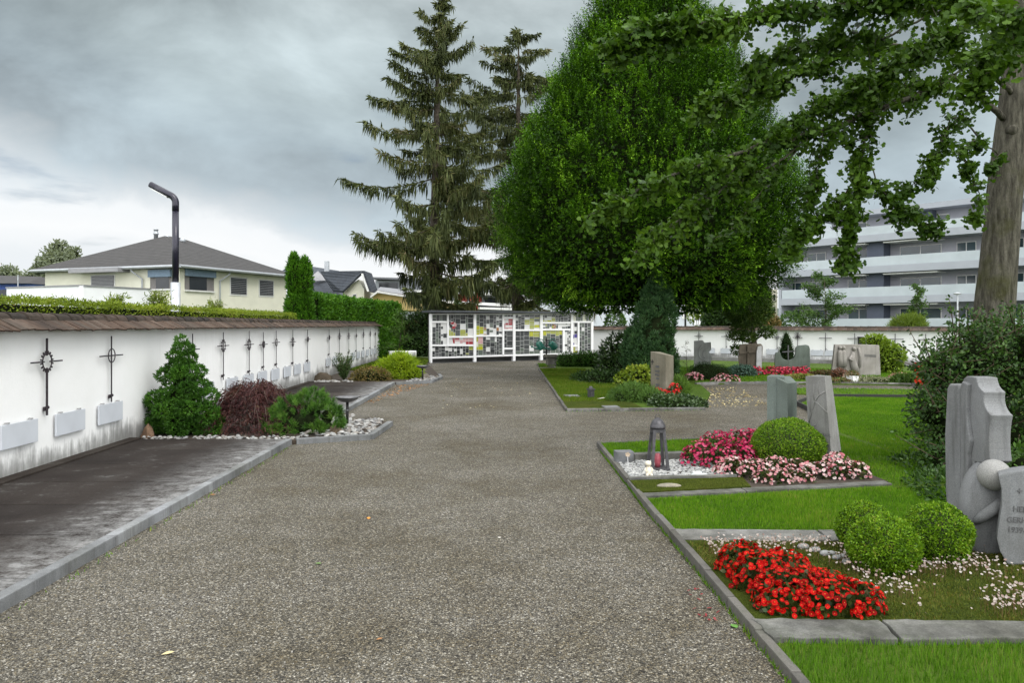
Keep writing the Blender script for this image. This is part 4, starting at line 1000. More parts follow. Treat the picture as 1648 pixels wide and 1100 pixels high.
# paired green stele
M_GREEN = stone('green_slate', (.15, .182, .165), .2, .5, 1.6, True, 120, .7, (.10, .12, .11), .15)
t = thing('gravestone', (3.25, 9.35, .04), 'pair of greenish upright stone slabs behind the large clipped box mound', 'gravestone')
g = MB(); q = [(xa(1233, 9.35), 9.32), (xa(1256.5, 9.35), 9.22), (xa(1262, 9.5), 9.5), (xa(1240, 9.6), 9.6)]
g.prism(q, .0, za(605, 9.4)); g.build('rear_slab', M_GREEN, t, bevel=.008)
g = MB(); q = [Vector((xa(1252, 9.2), 9.24)), Vector((xa(1265, 9.15), 9.10)), Vector((xa(1283.5, 9.2), 9.22)), Vector((xa(1272, 9.45), 9.46)), Vector((xa(1262, 9.45), 9.46))]
zt = [za(609, 9.2), za(617, 9.15), za(616, 9.2), za(606, 9.4), za(606, 9.4)]
g.add([(p.x, p.y, 0) for p in q] + [(p.x, p.y, z) for p, z in zip(q, zt)], [(4, 3, 2, 1, 0), (5, 6, 7, 9), (7, 8, 9)] + [(i, (i + 1) % 5, 5 + (i + 1) % 5, 5 + i) for i in range(5)])
g.build('front_slab', M_GREEN, t, bevel=.006)
# leaning grey gravestone
M_GREY = stone('grey_limestone', (.215, .215, .207), .2, .7, 2.6, True, 130, .85, (.10, .10, .095), .35)
t = thing('gravestone', (3.4, 8.6, .04), 'leaning pale grey gravestone with carved twig and faint lettering behind pink begonias', 'gravestone')
def q4(a, z): return [Vector((x, y, z)) for x, y in a]
bot = [(xa(1302, 8.75), 8.72), (xa(1342, 8.4), 8.42), (xa(1365, 8.45), 8.55), (xa(1330, 8.8), 8.9)]
top_ = [(xa(1296, 8.8), 8.80), (xa(1325.5, 8.55), 8.52), (xa(1342, 8.55), 8.62), (xa(1318, 8.95), 8.98)]
zt = [za(606, 8.8), za(605.5, 8.55), za(605.5, 8.6), za(603.5, 9.0)]
vb = q4(bot, 0.0); vt = [Vector((p[0], p[1], z)) for p, z in zip(top_, zt)]
g = MB(); g.add(vb + vt, [(3, 2, 1, 0), (4, 5, 6, 7), (0, 1, 5, 4), (1, 2, 6, 5), (2, 3, 7, 6), (3, 0, 4, 7)]); g.build('body', M_GREY, t, bevel=.008)
# carved relief and lettering on its path-facing side
fx = (vb[1] - vb[0]).normalized(); fu = (vt[0] - vb[0]).normalized(); fn = fx.cross(fu).normalized()
def face(u, v): 
    a = vb[0].lerp(vb[1], u); b2 = vt[0].lerp(vt[1], u); return a.lerp(b2, v) + fn * .002
g = MB()
for pts, r in (([(.08, .50), (.2, .6), (.42, .73), (.66, .80), (.95, .84)], .010), ([(.42, .73), (.62, .70), (.98, .62)], .009), ([(.2, .6), (.14, .72), (.1, .82)], .008), ([(.42, .73), (.38, .82), (.45, .92)], .007), ([(.66, .8), (.62, .88), (.7, .95)], .006), ([(.22, .42), (.3, .47), (.42, .49)], .008)):
    g.tube([face(u, v) for u, v in pts], r, 6)
g.build('carved_twig', M_GREY, t, True)
for s, u, v, sz in (('ROSA', .28, .375, .05), ('KARL', .68, .375, .05), ('LEUENBERGER', .25, .32, .036), ('1921', .3, .27, .04), ('1918', .68, .27, .04)):
    lettering(s, sz, face(u, v), fx, fu, t, .001)
# ================================================================== planted beds on the wall side
def tube_obj(name, paths, mat, parent, n=6):
    g = MB()
    for pts, rad in paths: g.tube(pts, rad, n)
    return g.build(name, mat, parent, True, recalc=False)
M_BARK = stone('bark', (.075, .062, .05), .4, .4, 6, True, 60, .95, (.03, .028, .02), .8)
# dwarf cypress: cushions of fan sprays stacked to an uneven cone
M_CYP = leafmat('dwarf_cypress_spray', [(.02, .055, .008), (.035, .10, .012), (.055, .15, .015), (.085, .20, .020), (.13, .26, .03)], .5, .2)
M_DARKCORE = flat('painted_inner_shade', (.009, .013, .005), 1.0, 0, .3, 20, spec=0.02)  # near-black solid cores; the shade inside the foliage is put into their colour
def sprays(P, N, m, L, W, rn, spread=.55, up=.3):
    """m leaves fanned round each point's outward direction"""
    n = len(P); PP = np.repeat(P, m, 0); NN = np.repeat(N, m, 0); A = unit(NN + RG.normal(size=NN.shape) * spread + np.array((0, 0, up)))
    return leaf_mesh(PP, A, NN + RG.normal(size=NN.shape) * .6, L * RG.uniform(.6, 1.25, n * m), W, 'rhomb', np.clip(np.repeat(rn, m) + RG.normal(0, .12, n * m), 0, 1))
cx0, cy0 = xa(291, 11.0), 11.05
t = thing('dwarf_cypress', (cx0, cy0, .05), 'tall dense dark green dwarf cypress standing against the long white wall', 'shrub')
lob = []
for k in range(78):
    h = RG.random() ** 1.15; z = .13 + h * 1.22
    rmax = .42 * (1 - max(0, (h - .25)) / .80) ** .85 * (.75 + .25 * min(1, h * 5 + .3)); a = RG.uniform(0, TAU); rr = rmax * RG.uniform(.55, 1.0)
    r = RG.uniform(.085, .14) * (1.12 - .45 * h); lob.append(((cx0 + rr * math.cos(a) + .03 * (1 - h), cy0 + rr * math.sin(a) * .8, z), (r * 1.25, r * 1.25, r * .85)))
lob += [((cx0 - .02, cy0, 1.36), (.075, .075, .1)), ((cx0 - .01, cy0, 1.25), (.11, .1, .1))]
P, N = shell(7200, lob, .75, 1.05, .8); rn = np.clip(.38 + .35 * fnoise(P, 6, 3) + RG.normal(0, .1, len(P)), 0, 1)
np_obj('foliage', [sprays(P, N, 6, .05, .014, rn)], M_CYP, t)
g = MB(); g.lathe((cx0, cy0, .05), [(.12, 0), (.22, .12), (.2, .4), (.12, .7), (.05, .95), (.02, 1.05)], 12); g.build('shade_core', M_DARKCORE, t, True)
# weeping red maple
M_MAPLE = leafmat('purple_maple_leaf', [(.018, .010, .009), (.038, .015, .015), (.062, .020, .021), (.085, .032, .028), (.11, .055, .038), (.085, .07, .035)], .5, .25)
cx0, cy0 = xa(405, 11.4), 11.55
t = thing('weeping_maple', (cx0, cy0, .05), 'low weeping maple with purple-red threadlike leaves between cypress and mountain pine', 'shrub')
br = []; LP_P, LP_A, LP_N = [], [], []
for k in range(210):
    a = RG.uniform(0, TAU); R = RG.uniform(.3, 1.06); h = .70 * math.sqrt(max(.05, 1 - (R / 1.11) ** 2)) + RG.uniform(-.03, .07)
    pts = []
    for u in np.linspace(0, 1, 7):
        r = R * u ** .8; z = .12 + (h - .05) * min(1, u * 2.1) ** .7 - max(0, u - .42) ** 2 * (2.9 * h)
        pts.append((cx0 + r * math.cos(a) * 1.0 + .02 * math.sin(9 * u + k), cy0 + r * math.sin(a) * .8, max(.06, z)))
    br.append((pts, [.010, .008, .006, .005, .004, .003, .002]))
    pp = np.array(pts); m = 75; u = RG.uniform(.35, 1, m) * 5.99; i = u.astype(int); f = (u - i)[:, None]
    q = pp[i] * (1 - f) + pp[i + 1] * f + RG.normal(size=(m, 3)) * .028
    out = np.array((math.cos(a), math.sin(a), 0)); LP_P.append(q); LP_A.append(out * .6 + RG.normal(size=(m, 3)) * .6 + np.array((0, 0, -.8))); LP_N.append(out + RG.normal(size=(m, 3)) * .5)
P = np.concatenate(LP_P); rn = np.clip(.4 + .3 * fnoise(P, 5, 8) + RG.normal(0, .2, len(P)), 0, 1)
P[:, 2] = np.maximum(P[:, 2], .1)
np_obj('foliage', [leaf_mesh(P, np.concatenate(LP_A), np.concatenate(LP_N), RG.uniform(.03, .07, len(P)), RG.uniform(.006, .014, len(P)), 'strip', rn)], M_MAPLE, t)
tube_obj('branches', br[:40], flat('maple_twig', (.09, .065, .05), .9, 0, .3, 20), t, 5)
# mountain pine
M_PINE = leafmat('pine_needle', [(.02, .055, .010), (.04, .11, .015), (.07, .165, .022), (.11, .22, .03), (.17, .26, .05)], .5, .15)
def needles(P, D, m, L, w, mat_rn, spread=.45):
    n = len(P); PP = np.repeat(P, m, 0); DD = np.repeat(D, m, 0); s = RG.uniform(0, 1, (n * m, 1))
    A = unit(DD + RG.normal(size=DD.shape) * spread); rn = np.clip(np.repeat(mat_rn, m) + RG.normal(0, .14, n * m), 0, 1)
    return leaf_mesh(PP + DD * s * L * .8, A, rdir(n * m), L * RG.uniform(.7, 1.1, n * m), w, 'strip', rn)
cx0, cy0 = xa(487, 11.2), 11.3
t = thing('mountain_pine', (cx0, cy0, .05), 'low round green mountain pine beside the near metal bowl and pebbles', 'shrub')
lob = [((cx0, cy0, .16), (.50, .42, .36)), ((cx0 - .28, cy0 - .06, .13), (.27, .3, .27)), ((cx0 + .30, cy0 - .05, .12), (.25, .28, .24)), ((cx0 + .1, cy0 + .05, .36), (.25, .25, .26)), ((cx0 - .2, cy0, .33), (.2, .2, .2)), ((cx0 + .33, cy0, .28), (.17, .17, .2))]
P, N = shell(420, lob, .9, 1.1, .85); mk = P[:, 2] > .06; P, N = P[mk], N[mk]; D = unit(N * .7 + np.array((0, 0, .75)) + RG.normal(size=N.shape) * .25)
np_obj('foliage', [needles(P, D, 70, .075, .0042, np.clip(.42 + .35 * fnoise(P, 5, 2) + RG.normal(0, .1, len(P)), 0, 1), .5)], M_PINE, t)
g = MB(); blob_core(g, lob, .5); g.build('shade_core', M_DARKCORE, t, True)
# bowls on posts
M_STEEL = flat('brushed_bowl_metal', (.16, .16, .165), .38, .7, .2, 20); M_BLKST = flat('black_post_metal', (.025, .024, .024), .5, .4, .2, 20)
def bowl(label, x, y, zb):
    t = thing('bowl_on_post', (x, y, .05), label, 'metal bowl', 'metal bowls on posts')
    g = MB(); g.lathe((x, y, .05), [(.022, -.03), (.022, zb - .09)], 12); g.build('post', M_BLKST, t, True)
    g = MB(); g.lathe((x, y, .05), [(.026, .24), (.026, .262)], 12); g.build('clamp_ring', M_STEEL, t, True)
    g = MB(); g.lathe((x, y, zb), [(.03, -.075), (.09, -.065), (.15, -.03), (.176, .0), (.18, .012), (.172, .013), (.15, -.012), (.06, -.03), (.01, -.033)], 28); g.build('bowl', M_STEEL, t, True)
    g = MB(); g.tube([(x + .165, y, zb + .004), (x + .24, y - .02, zb + .022), (x + .31, y - .03, zb + .04), (x + .335, y - .01, zb + .046), (x + .30, y + .01, zb + .038), (x + .22, y + .012, zb + .018), (x + .165, y + .012, zb + .004)], .006, 6); g.build('handle', M_STEEL, t, True)
bowl('dark metal bowl on a thin post above white pebbles, the nearer of two', xa(559, 11.95), 11.95, .50)
bowl('metal bowl on a thin post beside the bright golden cypress', xa(680, 22.0), 22.0, .45)
# pebble carpet and rocks
M_BEDSTONE = tinted('river_pebble', [(.10, .10, .10), (.18, .18, .175), (.27, .27, .255), (.36, .355, .34), (.13, .115, .10), (.22, .2, .175)], .65)
q = poly_sample([(-2.95, 10.62), (-2.06, 11.0), (-2.02, 12.4), (-2.7, 13.2), (-3.0, 12.4)], 420)
tag(pebbles('white_pebbles', np.column_stack([q, RG.uniform(.055, .10, len(q))]), RG.uniform(.022, .055, len(q)), M_BEDSTONE), 'pale rounded pebbles around the nearer metal bowl', 'pebbles', kind='stuff')
q = poly_sample([(-5.1, 10.55), (-2.9, 10.55), (-2.95, 10.75), (-5.1, 10.78)], 170)
tag(pebbles('white_pebbles', np.column_stack([q, RG.uniform(.05, .08, len(q))]), RG.uniform(.015, .04, len(q)), M_BEDSTONE), 'line of pale pebbles below cypress and red maple', 'pebbles', kind='stuff')
q = poly_sample([(-2.9, 21.2), (-2.3, 21.7), (-2.2, 23.2), (-2.6, 23.5)], 140)
tag(pebbles('white_pebbles', np.column_stack([q, RG.uniform(.055, .08, len(q))]), RG.uniform(.025, .05, len(q)), M_BEDSTONE), 'grey pebbles around the farther metal bowl', 'pebbles', kind='stuff')
q = poly_sample([(wx_at(21) + .1, 20.98), (-4.3, 20.98), (-4.4, 21.4), (wx_at(21) + .1, 21.7)], 70)
tag(pebbles('white_pebbles', np.column_stack([q, RG.uniform(.055, .08, len(q))]), RG.uniform(.025, .055, len(q)), M_BEDSTONE), 'pale pebbles around the brown rock at the wall foot', 'pebbles', kind='stuff')
def rock(label, c, r, col, sq=(1, 1, .8), seed=0, pointy=0.0, group=None):
    bm = bmesh.new(); bmesh.ops.create_icosphere(bm, subdivisions=4, radius=1)
    for v in bm.verts:
        p = v.co.copy(); k = 1 + .32 * mnoise.noise(p * 1.3 + Vector((seed, 0, 0))) + .12 * mnoise.noise(p * 3.7 + Vector((0, seed, 0)))
        # facets: pull towards a few planes
        for j in range(5):
            d = Vector((math.cos(seed + j * 1.7), math.sin(seed * 1.3 + j * 2.1), .4 + .3 * math.sin(j + seed))).normalized(); e = p.dot(d) * k
            if e > .66: k *= .66 / e
        v.co = p * k
        v.co.z += pointy * max(0, 1 - math.hypot(v.co.x, v.co.y) * 1.4)
        v.co = Vector((c[0] + v.co.x * r * sq[0], c[1] + v.co.y * r * sq[1], c[2] + v.co.z * r * sq[2]))
    me = bpy.data.meshes.new('rock'); bm.to_mesh(me); bm.free()
    return tag(link('rock', me, stone('rock_' + str(seed), col, .35, .3, 7, False, 60, .9), None, True), label, 'rock', group)
rock('pointed brown rock in the corner between wall and dwarf cypress', (xa(241, 10.8), 10.75, .08), .115, (.22, .14, .09), (.9, .8, 1.1), 2.1, .5)
rock('rounded brown stone at the foot of the mountain pine', (xa(541, 11.2), 11.15, .09), .10, (.17, .13, .09), (1.1, .9, .9), 4.2)
rock('flat dark stone behind the nearer metal bowl', (xa(578, 12.5), 12.5, .09), .20, (.13, .12, .10), (1.1, .7, .45), 6.4)
rock('weathered brown rock at the wall foot below the lone plaque', (xa(519, 21.6), 21.7, .08), .34, (.085, .068, .048), (1.1, .8, .55), 8.8)
rock('grey stone at the foot of the golden cypress by the farther bowl', (xa(683, 22.4), 22.5, .09), .14, (.2, .18, .15), (1.1, .9, .9), 9.3)
# second bed: spiky shrub, cotoneaster, golden cypress
M_YEW = leafmat('spiky_shrub_leaf', [(.018, .045, .012), (.035, .075, .018), (.06, .11, .028), (.10, .15, .05)], .5, .15)
cx0, cy0 = xa(551, 21.7), 21.9
t = thing('spiky_shrub', (cx0, cy0, .05), 'dark upright spiky shrub against the long white wall behind brown rock', 'shrub')
PP, AA, stems = [], [], []
for k in range(46):
    a = RG.uniform(0, TAU); ln = RG.uniform(.1, .62); h = RG.uniform(.4, .85) * (1.1 - ln * .5); d = np.array((math.cos(a) * ln, math.sin(a) * ln * .8, 1)); d = d / np.linalg.norm(d)
    s = RG.uniform(.15, 1, 60); PP.append(np.array((cx0, cy0, .05)) + d * (s * h)[:, None] + RG.normal(size=(60, 3)) * .018); AA.append(d * .8 + RG.normal(size=(60, 3)) * .5); stems.append(([(cx0, cy0, .05), tuple(np.array((cx0, cy0, .05)) + d * h)], [.008, .003]))
P = np.concatenate(PP); np_obj('foliage', [leaf_mesh(P, np.concatenate(AA), rdir(len(P)), RG.uniform(.05, .1, len(P)), .016, 'rhomb')], M_YEW, t); tube_obj('branches', stems, M_STEM, t, 5)
M_COTO = leafmat('bronze_leaf', [(.05, .05, .015), (.09, .085, .022), (.13, .11, .03), (.17, .12, .04), (.20, .10, .035), (.24, .21, .10)], .5, .2)
def bush(name, label, cat, lobes, n, L, Wd, mat, parent_z=.05, shape='leaf', up=.25, spread=.75, lo=.72, hi=1.06, core=.62, rn_s=4.0, group=None, stems=5, keep=.7, cmat=None, zmin=None, droop=0.0, rseed=1.0):
    c0 = np.mean([l[0] for l in lobes], 0); t = thing(name, (c0[0], c0[1], parent_z), label, cat, group)
    P, N = shell(n, lobes, lo, hi, keep)
    if zmin is not None: mk = P[:, 2] > zmin; P, N = P[mk], N[mk]
    A = unit(N + RG.normal(size=N.shape) * spread + np.array((0, 0, up - droop)))
    rn = np.clip(.42 + .35 * fnoise(P, rn_s, rseed) + RG.normal(0, .17, len(P)), 0, 1)
    np_obj('foliage', [leaf_mesh(P, A, N + RG.normal(size=N.shape) * .7 + np.array((0, 0, .4)), L * RG.uniform(.65, 1.25, len(P)), Wd * RG.uniform(.8, 1.2, len(P)), shape, rn)], mat, t)
    if stems:
        pth = []
        for k in range(stems):
            l = lobes[k % len(lobes)]; e = np.array(l[0]) + RG.normal(size=3) * np.array(l[1]) * .25
            b0 = np.array((c0[0] + RG.normal() * .04, c0[1] + RG.normal() * .04, parent_z - .03)); mid = (b0 + e) / 2 + np.array((0, 0, .12 * (e[2] - b0[2])))
            pth.append(([b0, mid, e], [.02 + .012 * l[1][0], .014 + .008 * l[1][0], .006]))
        tube_obj('stems', pth, M_STEM, t)
    if core:
        g = MB(); blob_core(g, lobes, core, 10, 8); g.build('shade_core', cmat or M_DARKCORE, t, True)
    return t
c = (xa(597, 21.8), 21.8)
bush('low_cotoneaster', 'low bronze-green spreading bush in front of the golden cypress', 'shrub', [((c[0], c[1], .12), (.5, .4, .33)), ((c[0] - .3, c[1], .1), (.3, .3, .24)), ((c[0] + .3, c[1], .1), (.28, .3, .26))], 2600, .06, .03, M_COTO)
M_GOLD = leafmat('golden_thread_leaf', [(.10, .16, .008), (.17, .26, .010), (.25, .36, .014), (.33, .43, .02), (.42, .48, .05)], .5, .3)
c = (xa(645, 22.6), 22.7)
bush('golden_cypress', 'bright yellow-green thread cypress mound beside the farther metal bowl', 'shrub', [((c[0], c[1], .25), (.52, .48, .5)), ((c[0] - .25, c[1], .2), (.42, .4, .40)), ((c[0] + .28, c[1] - .1, .15), (.35, .35, .35)), ((c[0] - .05, c[1], .5), (.34, .34, .28)), ((c[0] - .45, c[1] + .2, .25), (.36, .35, .35))], 7000, .14, .018, M_GOLD, shape='strip', up=.35, droop=.35, core=.7)
# mossy bank, young tree and ferns at the far end
g = MB(); g.prism([(wx_at(26), 26.5), (-3.1, 26.5), (-3.25, 30), (-3.55, 32.6), (-3.6, 35.5), (-5.0, 37), (-6.2, 36.5), (wx_at(34) + .05, 34)], -.05, .10); tag(g.build('moss_bank', M_MOSS, bevel=.04), kind='structure')
grass('moss', [(-5.5, 26.6), (-3.15, 26.6), (-3.6, 34), (-4.6, 36), (-5.7, 34)], 9000, .10, (.03, .09), .01, M_GRASSM, lean=.9, label='rough mossy growth beside the glass mosaic shelter')
M_YOUNG = leafmat('young_tree_leaf', [(.03, .065, .012), (.05, .11, .016), (.08, .16, .025), (.13, .21, .05)], .5, .3)
def openplant(name, label, cat, base, H, R, nb, nl, L, Wd, mat, zfrac=.2, trunk=.03, shape='leaf', upb=.5, group=None, bark=None, droop=0.0, taper=1.0):
    """thin plant with separate branches, leaves strung along them"""
    t = thing(name, base, label, cat, group); base = np.array(base, float); pth = []; PP, AA = [], []
    top = base + np.array((RG.normal() * .05 * H, RG.normal() * .05 * H, H)); pth.append(([base - np.array((0, 0, .05)), (base + top) / 2 + np.array((RG.normal() * .02 * H, 0, 0)), top], [trunk, trunk * .6, trunk * .15]))
    for k in range(nb):
        h = zfrac + (1 - zfrac) * (k + RG.random()) / nb; a = RG.uniform(0, TAU); p = base * (1 - h) + top * h; ln = R * (1 - taper * .75 * h) * RG.uniform(.7, 1.1) + .03 * H
        d = np.array((math.cos(a), math.sin(a), upb + RG.normal() * .2)); d /= np.linalg.norm(d); e = p + d * ln - np.array((0, 0, droop * ln)); mid = (p + e) / 2 + np.array((0, 0, .08 * ln + droop * ln * .4))
        pth.append(([p, mid, e], [trunk * .35 * (1.1 - h), trunk * .22, trunk * .08]))
        s = RG.uniform(.15, 1.05, nl)[:, None]; q = (1 - s) ** 2 * p + 2 * s * (1 - s) * mid + s ** 2 * e
        PP.append(q + RG.normal(size=(nl, 3)) * L * .6); AA.append(d * .6 + RG.normal(size=(nl, 3)) * .7 - np.array((0, 0, droop)))
    P = np.concatenate(PP); n = len(P)
    rn = np.clip(.42 + .3 * fnoise(P, 2.2 / max(H, .5) * 2, 4) + RG.normal(0, .18, n), 0, 1)
    np_obj('foliage', [leaf_mesh(P, np.concatenate(AA), RG.normal(size=(n, 3)) + np.array((0, 0, .9)), L * RG.uniform(.7, 1.2, n), Wd, shape, rn)], mat, t)
    tube_obj('trunk', pth, bark or M_BARK, t)
    return t
openplant('young_tree', 'young small-leaved tree in front of the rounded end of the long white wall', 'tree', (xa(640, 33.6), 33.6, .08), 2.1, .95, 22, 60, .09, .05, M_YOUNG, .18, .03)
M_DARKSHRUB = leafmat('dark_shrub_leaf', [(.010, .022, .006), (.018, .042, .008), (.03, .065, .012), (.05, .09, .02)], .5, .2)
c = (-5.1, 40.5)
bush('dark_undergrowth', 'dark evergreen undergrowth between the young tree and the glass mosaic shelter', 'shrub', [((c[0], c[1], 1.0), (1.2, .8, 1.2)), ((c[0] + .8, c[1] + .5, 1.3), (.9, .8, 1.4)), ((c[0] - .7, c[1], .6), (.9, .8, .8)), ((c[0] + .4, c[1] - .6, .5), (.9, .6, .6))], 7000, .16, .07, M_DARKSHRUB, 0)
# ================================================================== island lawn with the headstone, juniper and fountain
ISL = [(1.03, 14.52), (3.62, 14.75), (4.6, 18), (5.0, 20.6), (4.6, 27), (4.0, 34.5), (1.6, 34.0), (1.7, 29.4), (.98, 28.0)]
g = MB(); g.prism(ISL, -.05, .03); tag(g.build('lawn', M_TURF), kind='structure')
kerb_run([(1.02, 14.5), (1.0, 21), (.96, 28.0), (1.6, 28.6), (1.62, 29.4), (1.05, 29.9), (1.0, 31.4)], .05, .055, M_EDGE, .6, .006, .006)
kerb_run([(1.02, 14.47), (2.2, 14.56), (3.66, 14.72)], .07, .06, M_SLABL, .7, .008, .006)
grass('grass', [(1.04, 15.9), (2.9, 16.2), (3.2, 20), (2.7, 26), (2.6, 28), (.98, 27.9), (1.02, 21)], 42000, .03, (.03, .07), .0042, M_GRASSM)
g = MB(); g.prism([(1.05, 14.55), (2.5, 14.65), (2.4, 16.4), (1.04, 16.2)], .0, .042); tag(g.build('moss_mat', M_MOSS), kind='structure')
grass('grass', [(1.03, 29.5), (1.9, 29.5), (1.9, 31.5), (1.02, 31.4)], 2500, .0, (.05, .12), .006)
# headstone
M_BROWN = stone('brown_sandstone', (.17, .155, .12), .2, .45, 2.5, True, 110, .9, (.06, .06, .045), .3)
t = thing('gravestone', (3.25, 17.1, .03), 'brownish upright gravestone with sloping top in front of the tall juniper', 'gravestone')
q = [(xa(1047, 17.3), 17.3), (xa(1071, 16.75), 16.72), (xa(1084.5, 16.9), 16.92), (xa(1062, 17.5), 17.52)]; zt = [za(566, 17.3), za(571.5, 16.75), za(573, 16.9), za(566.5, 17.5)]
g = MB(); g.add([(*p, 0) for p in q] + [(*p, z) for p, z in zip(q, zt)], [(3, 2, 1, 0), (4, 5, 6, 7), (0, 1, 5, 4), (1, 2, 6, 5), (2, 3, 7, 6), (3, 0, 4, 7)]); g.build('body', M_BROWN, t, bevel=.01)
a0, a1 = Vector((*q[0], 0)), Vector((*q[1], 0)); fx = (a1 - a0).normalized(); fn = fx.cross(Vector((0, 0, 1)))
g = MB()
for i, (u, v, ln) in enumerate(((.48, .70, .12), (.48, .60, .15), (.48, .52, .15), (.5, .44, .1), (.5, .30, .12), (.5, .24, .12))):
    for k in range(5):
        p = a0.lerp(a1, u - ln + k * ln / 2.5) + Vector((0, 0, v)) + fn * .003
        g.box((p.x, p.y, p.z), (.028 * (.7 + .5 * RG.random()), .004, .045 * (.8 + .3 * RG.random())), math.atan2(fx.y, fx.x))
g.build('lettering', M_INSC, t)
g = MB(); p = a0.lerp(a1, .12) + Vector((0, 0, .80)) + fn * .003; g.box((p.x, p.y, p.z), (.11, .006, .02), math.atan2(fx.y, fx.x)); g.box((p.x, p.y, p.z - .01), (.02, .008, .11), math.atan2(fx.y, fx.x)); g.build('small_cross', M_BLKST, t)
# juniper column in front of the big hornbeam
M_JUN = leafmat('juniper_spray', [(.011, .032, .010), (.02, .055, .016), (.033, .08, .024), (.054, .11, .034), (.09, .15, .05)], .55, .15)
cx0, cy0 = xa(1058, 20.5), 20.7
t = thing('juniper', (cx0, cy0, .03), 'tall bluish dark green conical juniper standing behind the brownish gravestone', 'conifer')
lob = []
for k in range(100):
    h = RG.random(); a = RG.uniform(0, TAU); rm = .78 * (1 - h) ** .62 * (.78 + .22 * min(1, h * 5)) + .04; rr = rm * RG.uniform(.55, .98); r = RG.uniform(.13, .2) * (1.15 - .55 * h)
    lob.append(((cx0 + rr * math.cos(a) + (-.12 if h < .5 else 0), cy0 + rr * math.sin(a), .12 + h * 2.75), (r, r, r * 2.1)))
lob += [((cx0 + .03, cy0, 2.75), (.13, .13, .42)), ((cx0 + .12, cy0, 2.45), (.14, .14, .45)), ((cx0 - .42, cy0 - .1, 1.75), (.13, .13, .45)), ((cx0 - .15, cy0 - .15, 2.3), (.15, .15, .45))]
P, N = shell(9000, lob, .75, 1.06, .85); A = unit(N * .6 + np.array((0, 0, 1.0)) + RG.normal(size=N.shape) * .4); rn = np.clip(.4 + .4 * fnoise(P, 5, 6) + RG.normal(0, .1, len(P)), 0, 1)
np_obj('foliage', [leaf_mesh(np.repeat(P, 4, 0) + RG.normal(size=(len(P) * 4, 3)) * .02, np.repeat(A, 4, 0) + RG.normal(size=(len(P) * 4, 3)) * .35, rdir(len(P) * 4), RG.uniform(.06, .13, len(P) * 4), .022, 'rhomb', np.clip(np.repeat(rn, 4) + RG.normal(0, .12, len(P) * 4), 0, 1))], M_JUN, t)
g = MB(); g.lathe((cx0, cy0, .03), [(.3, 0), (.52, .3), (.5, 1.0), (.36, 1.7), (.18, 2.3), (.05, 2.7)], 12); g.build('shade_core', M_DARKCORE, t, True)
# rhododendron and other bushes of the island
M_RHODO = leafmat('rhododendron_leaf', [(.012, .028, .008), (.02, .045, .010), (.032, .068, .014), (.05, .095, .022), (.12, .15, .06)], .3, .1, .6)
c = (xa(1000, 23), 23.2)
bush('rhododendron', 'dark broad-leaved rhododendron left of the tall juniper', 'shrub', [((c[0], c[1], .7), (.6, .55, .65)), ((c[0] + .35, c[1] - .2, .85), (.5, .5, .65)), ((c[0] - .35, c[1], .45), (.4, .45, .45)), ((c[0] + .1, c[1] - .4, .35), (.75, .4, .35)), ((c[0] + .5, c[1] - .3, 1.35), (.22, .22, .3))], 3600, .13, .045, M_RHODO, .03, core=.6)
M_FERN = leafmat('soft_green_leaf', [(.03, .06, .012), (.05, .10, .018), (.085, .15, .028), (.13, .20, .045)], .55, .3)
c = (xa(978, 21.2), 21.5)
bush('low_groundcover', 'dark low groundcover skirt below the rhododendron', 'shrub', [((c[0], c[1], .08), (.75, .8, .28)), ((c[0] - .45, c[1] + .6, .06), (.5, .5, .22)), ((c[0] + .5, c[1] - .5, .08), (.6, .5, .25))], 3200, .09, .035, M_DARKSHRUB, .03)
M_HEDGED = leafmat('low_hedge_leaf', [(.016, .05, .008), (.03, .085, .010), (.05, .125, .014), (.09, .18, .025)], .5, .2)
c = (xa(931, 29.5), 29.6)
bush('low_hedge', 'low wide dark green hedge right of the watering-can fountain', 'hedge', [((c[0] - .4, c[1], .22), (.45, .5, .34)), ((c[0] + .1, c[1], .24), (.5, .5, .36)), ((c[0] + .5, c[1], .26), (.42, .5, .36))], 5200, .07, .02, M_HEDGED, .03, up=.8, spread=.5, shape='rhomb', core=.78)
c = (xa(1022, 16.2), 16.3)
bush('perennial_bush', 'loose green perennial bush beside the brownish gravestone', 'plant', [((c[0], c[1], .1), (.42, .42, .3)), ((c[0] - .28, c[1] - .1, .08), (.3, .35, .22)), ((c[0] + .25, c[1] - .2, .08), (.28, .3, .24)), ((c[0] + .3, c[1] - .45, .08), (.3, .25, .2))], 5200, .075, .012, leafmat('perennial_leaf', [(.04, .08, .018), (.065, .13, .025), (.10, .19, .035), (.15, .25, .06)], .5, .3), .03, shape='strip', up=.7, core=.55)
c = (xa(1022, 18.2), 18.4)
bush('yellow_leaved_bush', 'yellow-green leafy bush left behind the brownish gravestone', 'shrub', [((c[0], c[1], .3), (.3, .3, .32)), ((c[0] - .18, c[1], .25), (.25, .25, .25)), ((c[0] + .2, c[1], .4), (.2, .25, .25))], 900, .085, .06, leafmat('yellow_green_leaf', [(.06, .10, .01), (.12, .18, .012), (.22, .27, .03), (.32, .34, .06)], .45, .3), .03, core=.7)
c = (xa(1094, 16.9), 17.0)
bush('feathery_plant', 'feathery bright green plant right of the brownish gravestone', 'plant', [((c[0], c[1], .18), (.2, .25, .3)), ((c[0] + .12, c[1] + .2, .12), (.16, .2, .22))], 1500, .10, .012, leafmat('feathery_leaf', [(.05, .10, .015), (.09, .17, .022), (.14, .24, .04)], .5, .35), .03, shape='strip', up=1.0, core=.5)
c = (xa(1092, 15.3), 15.35)
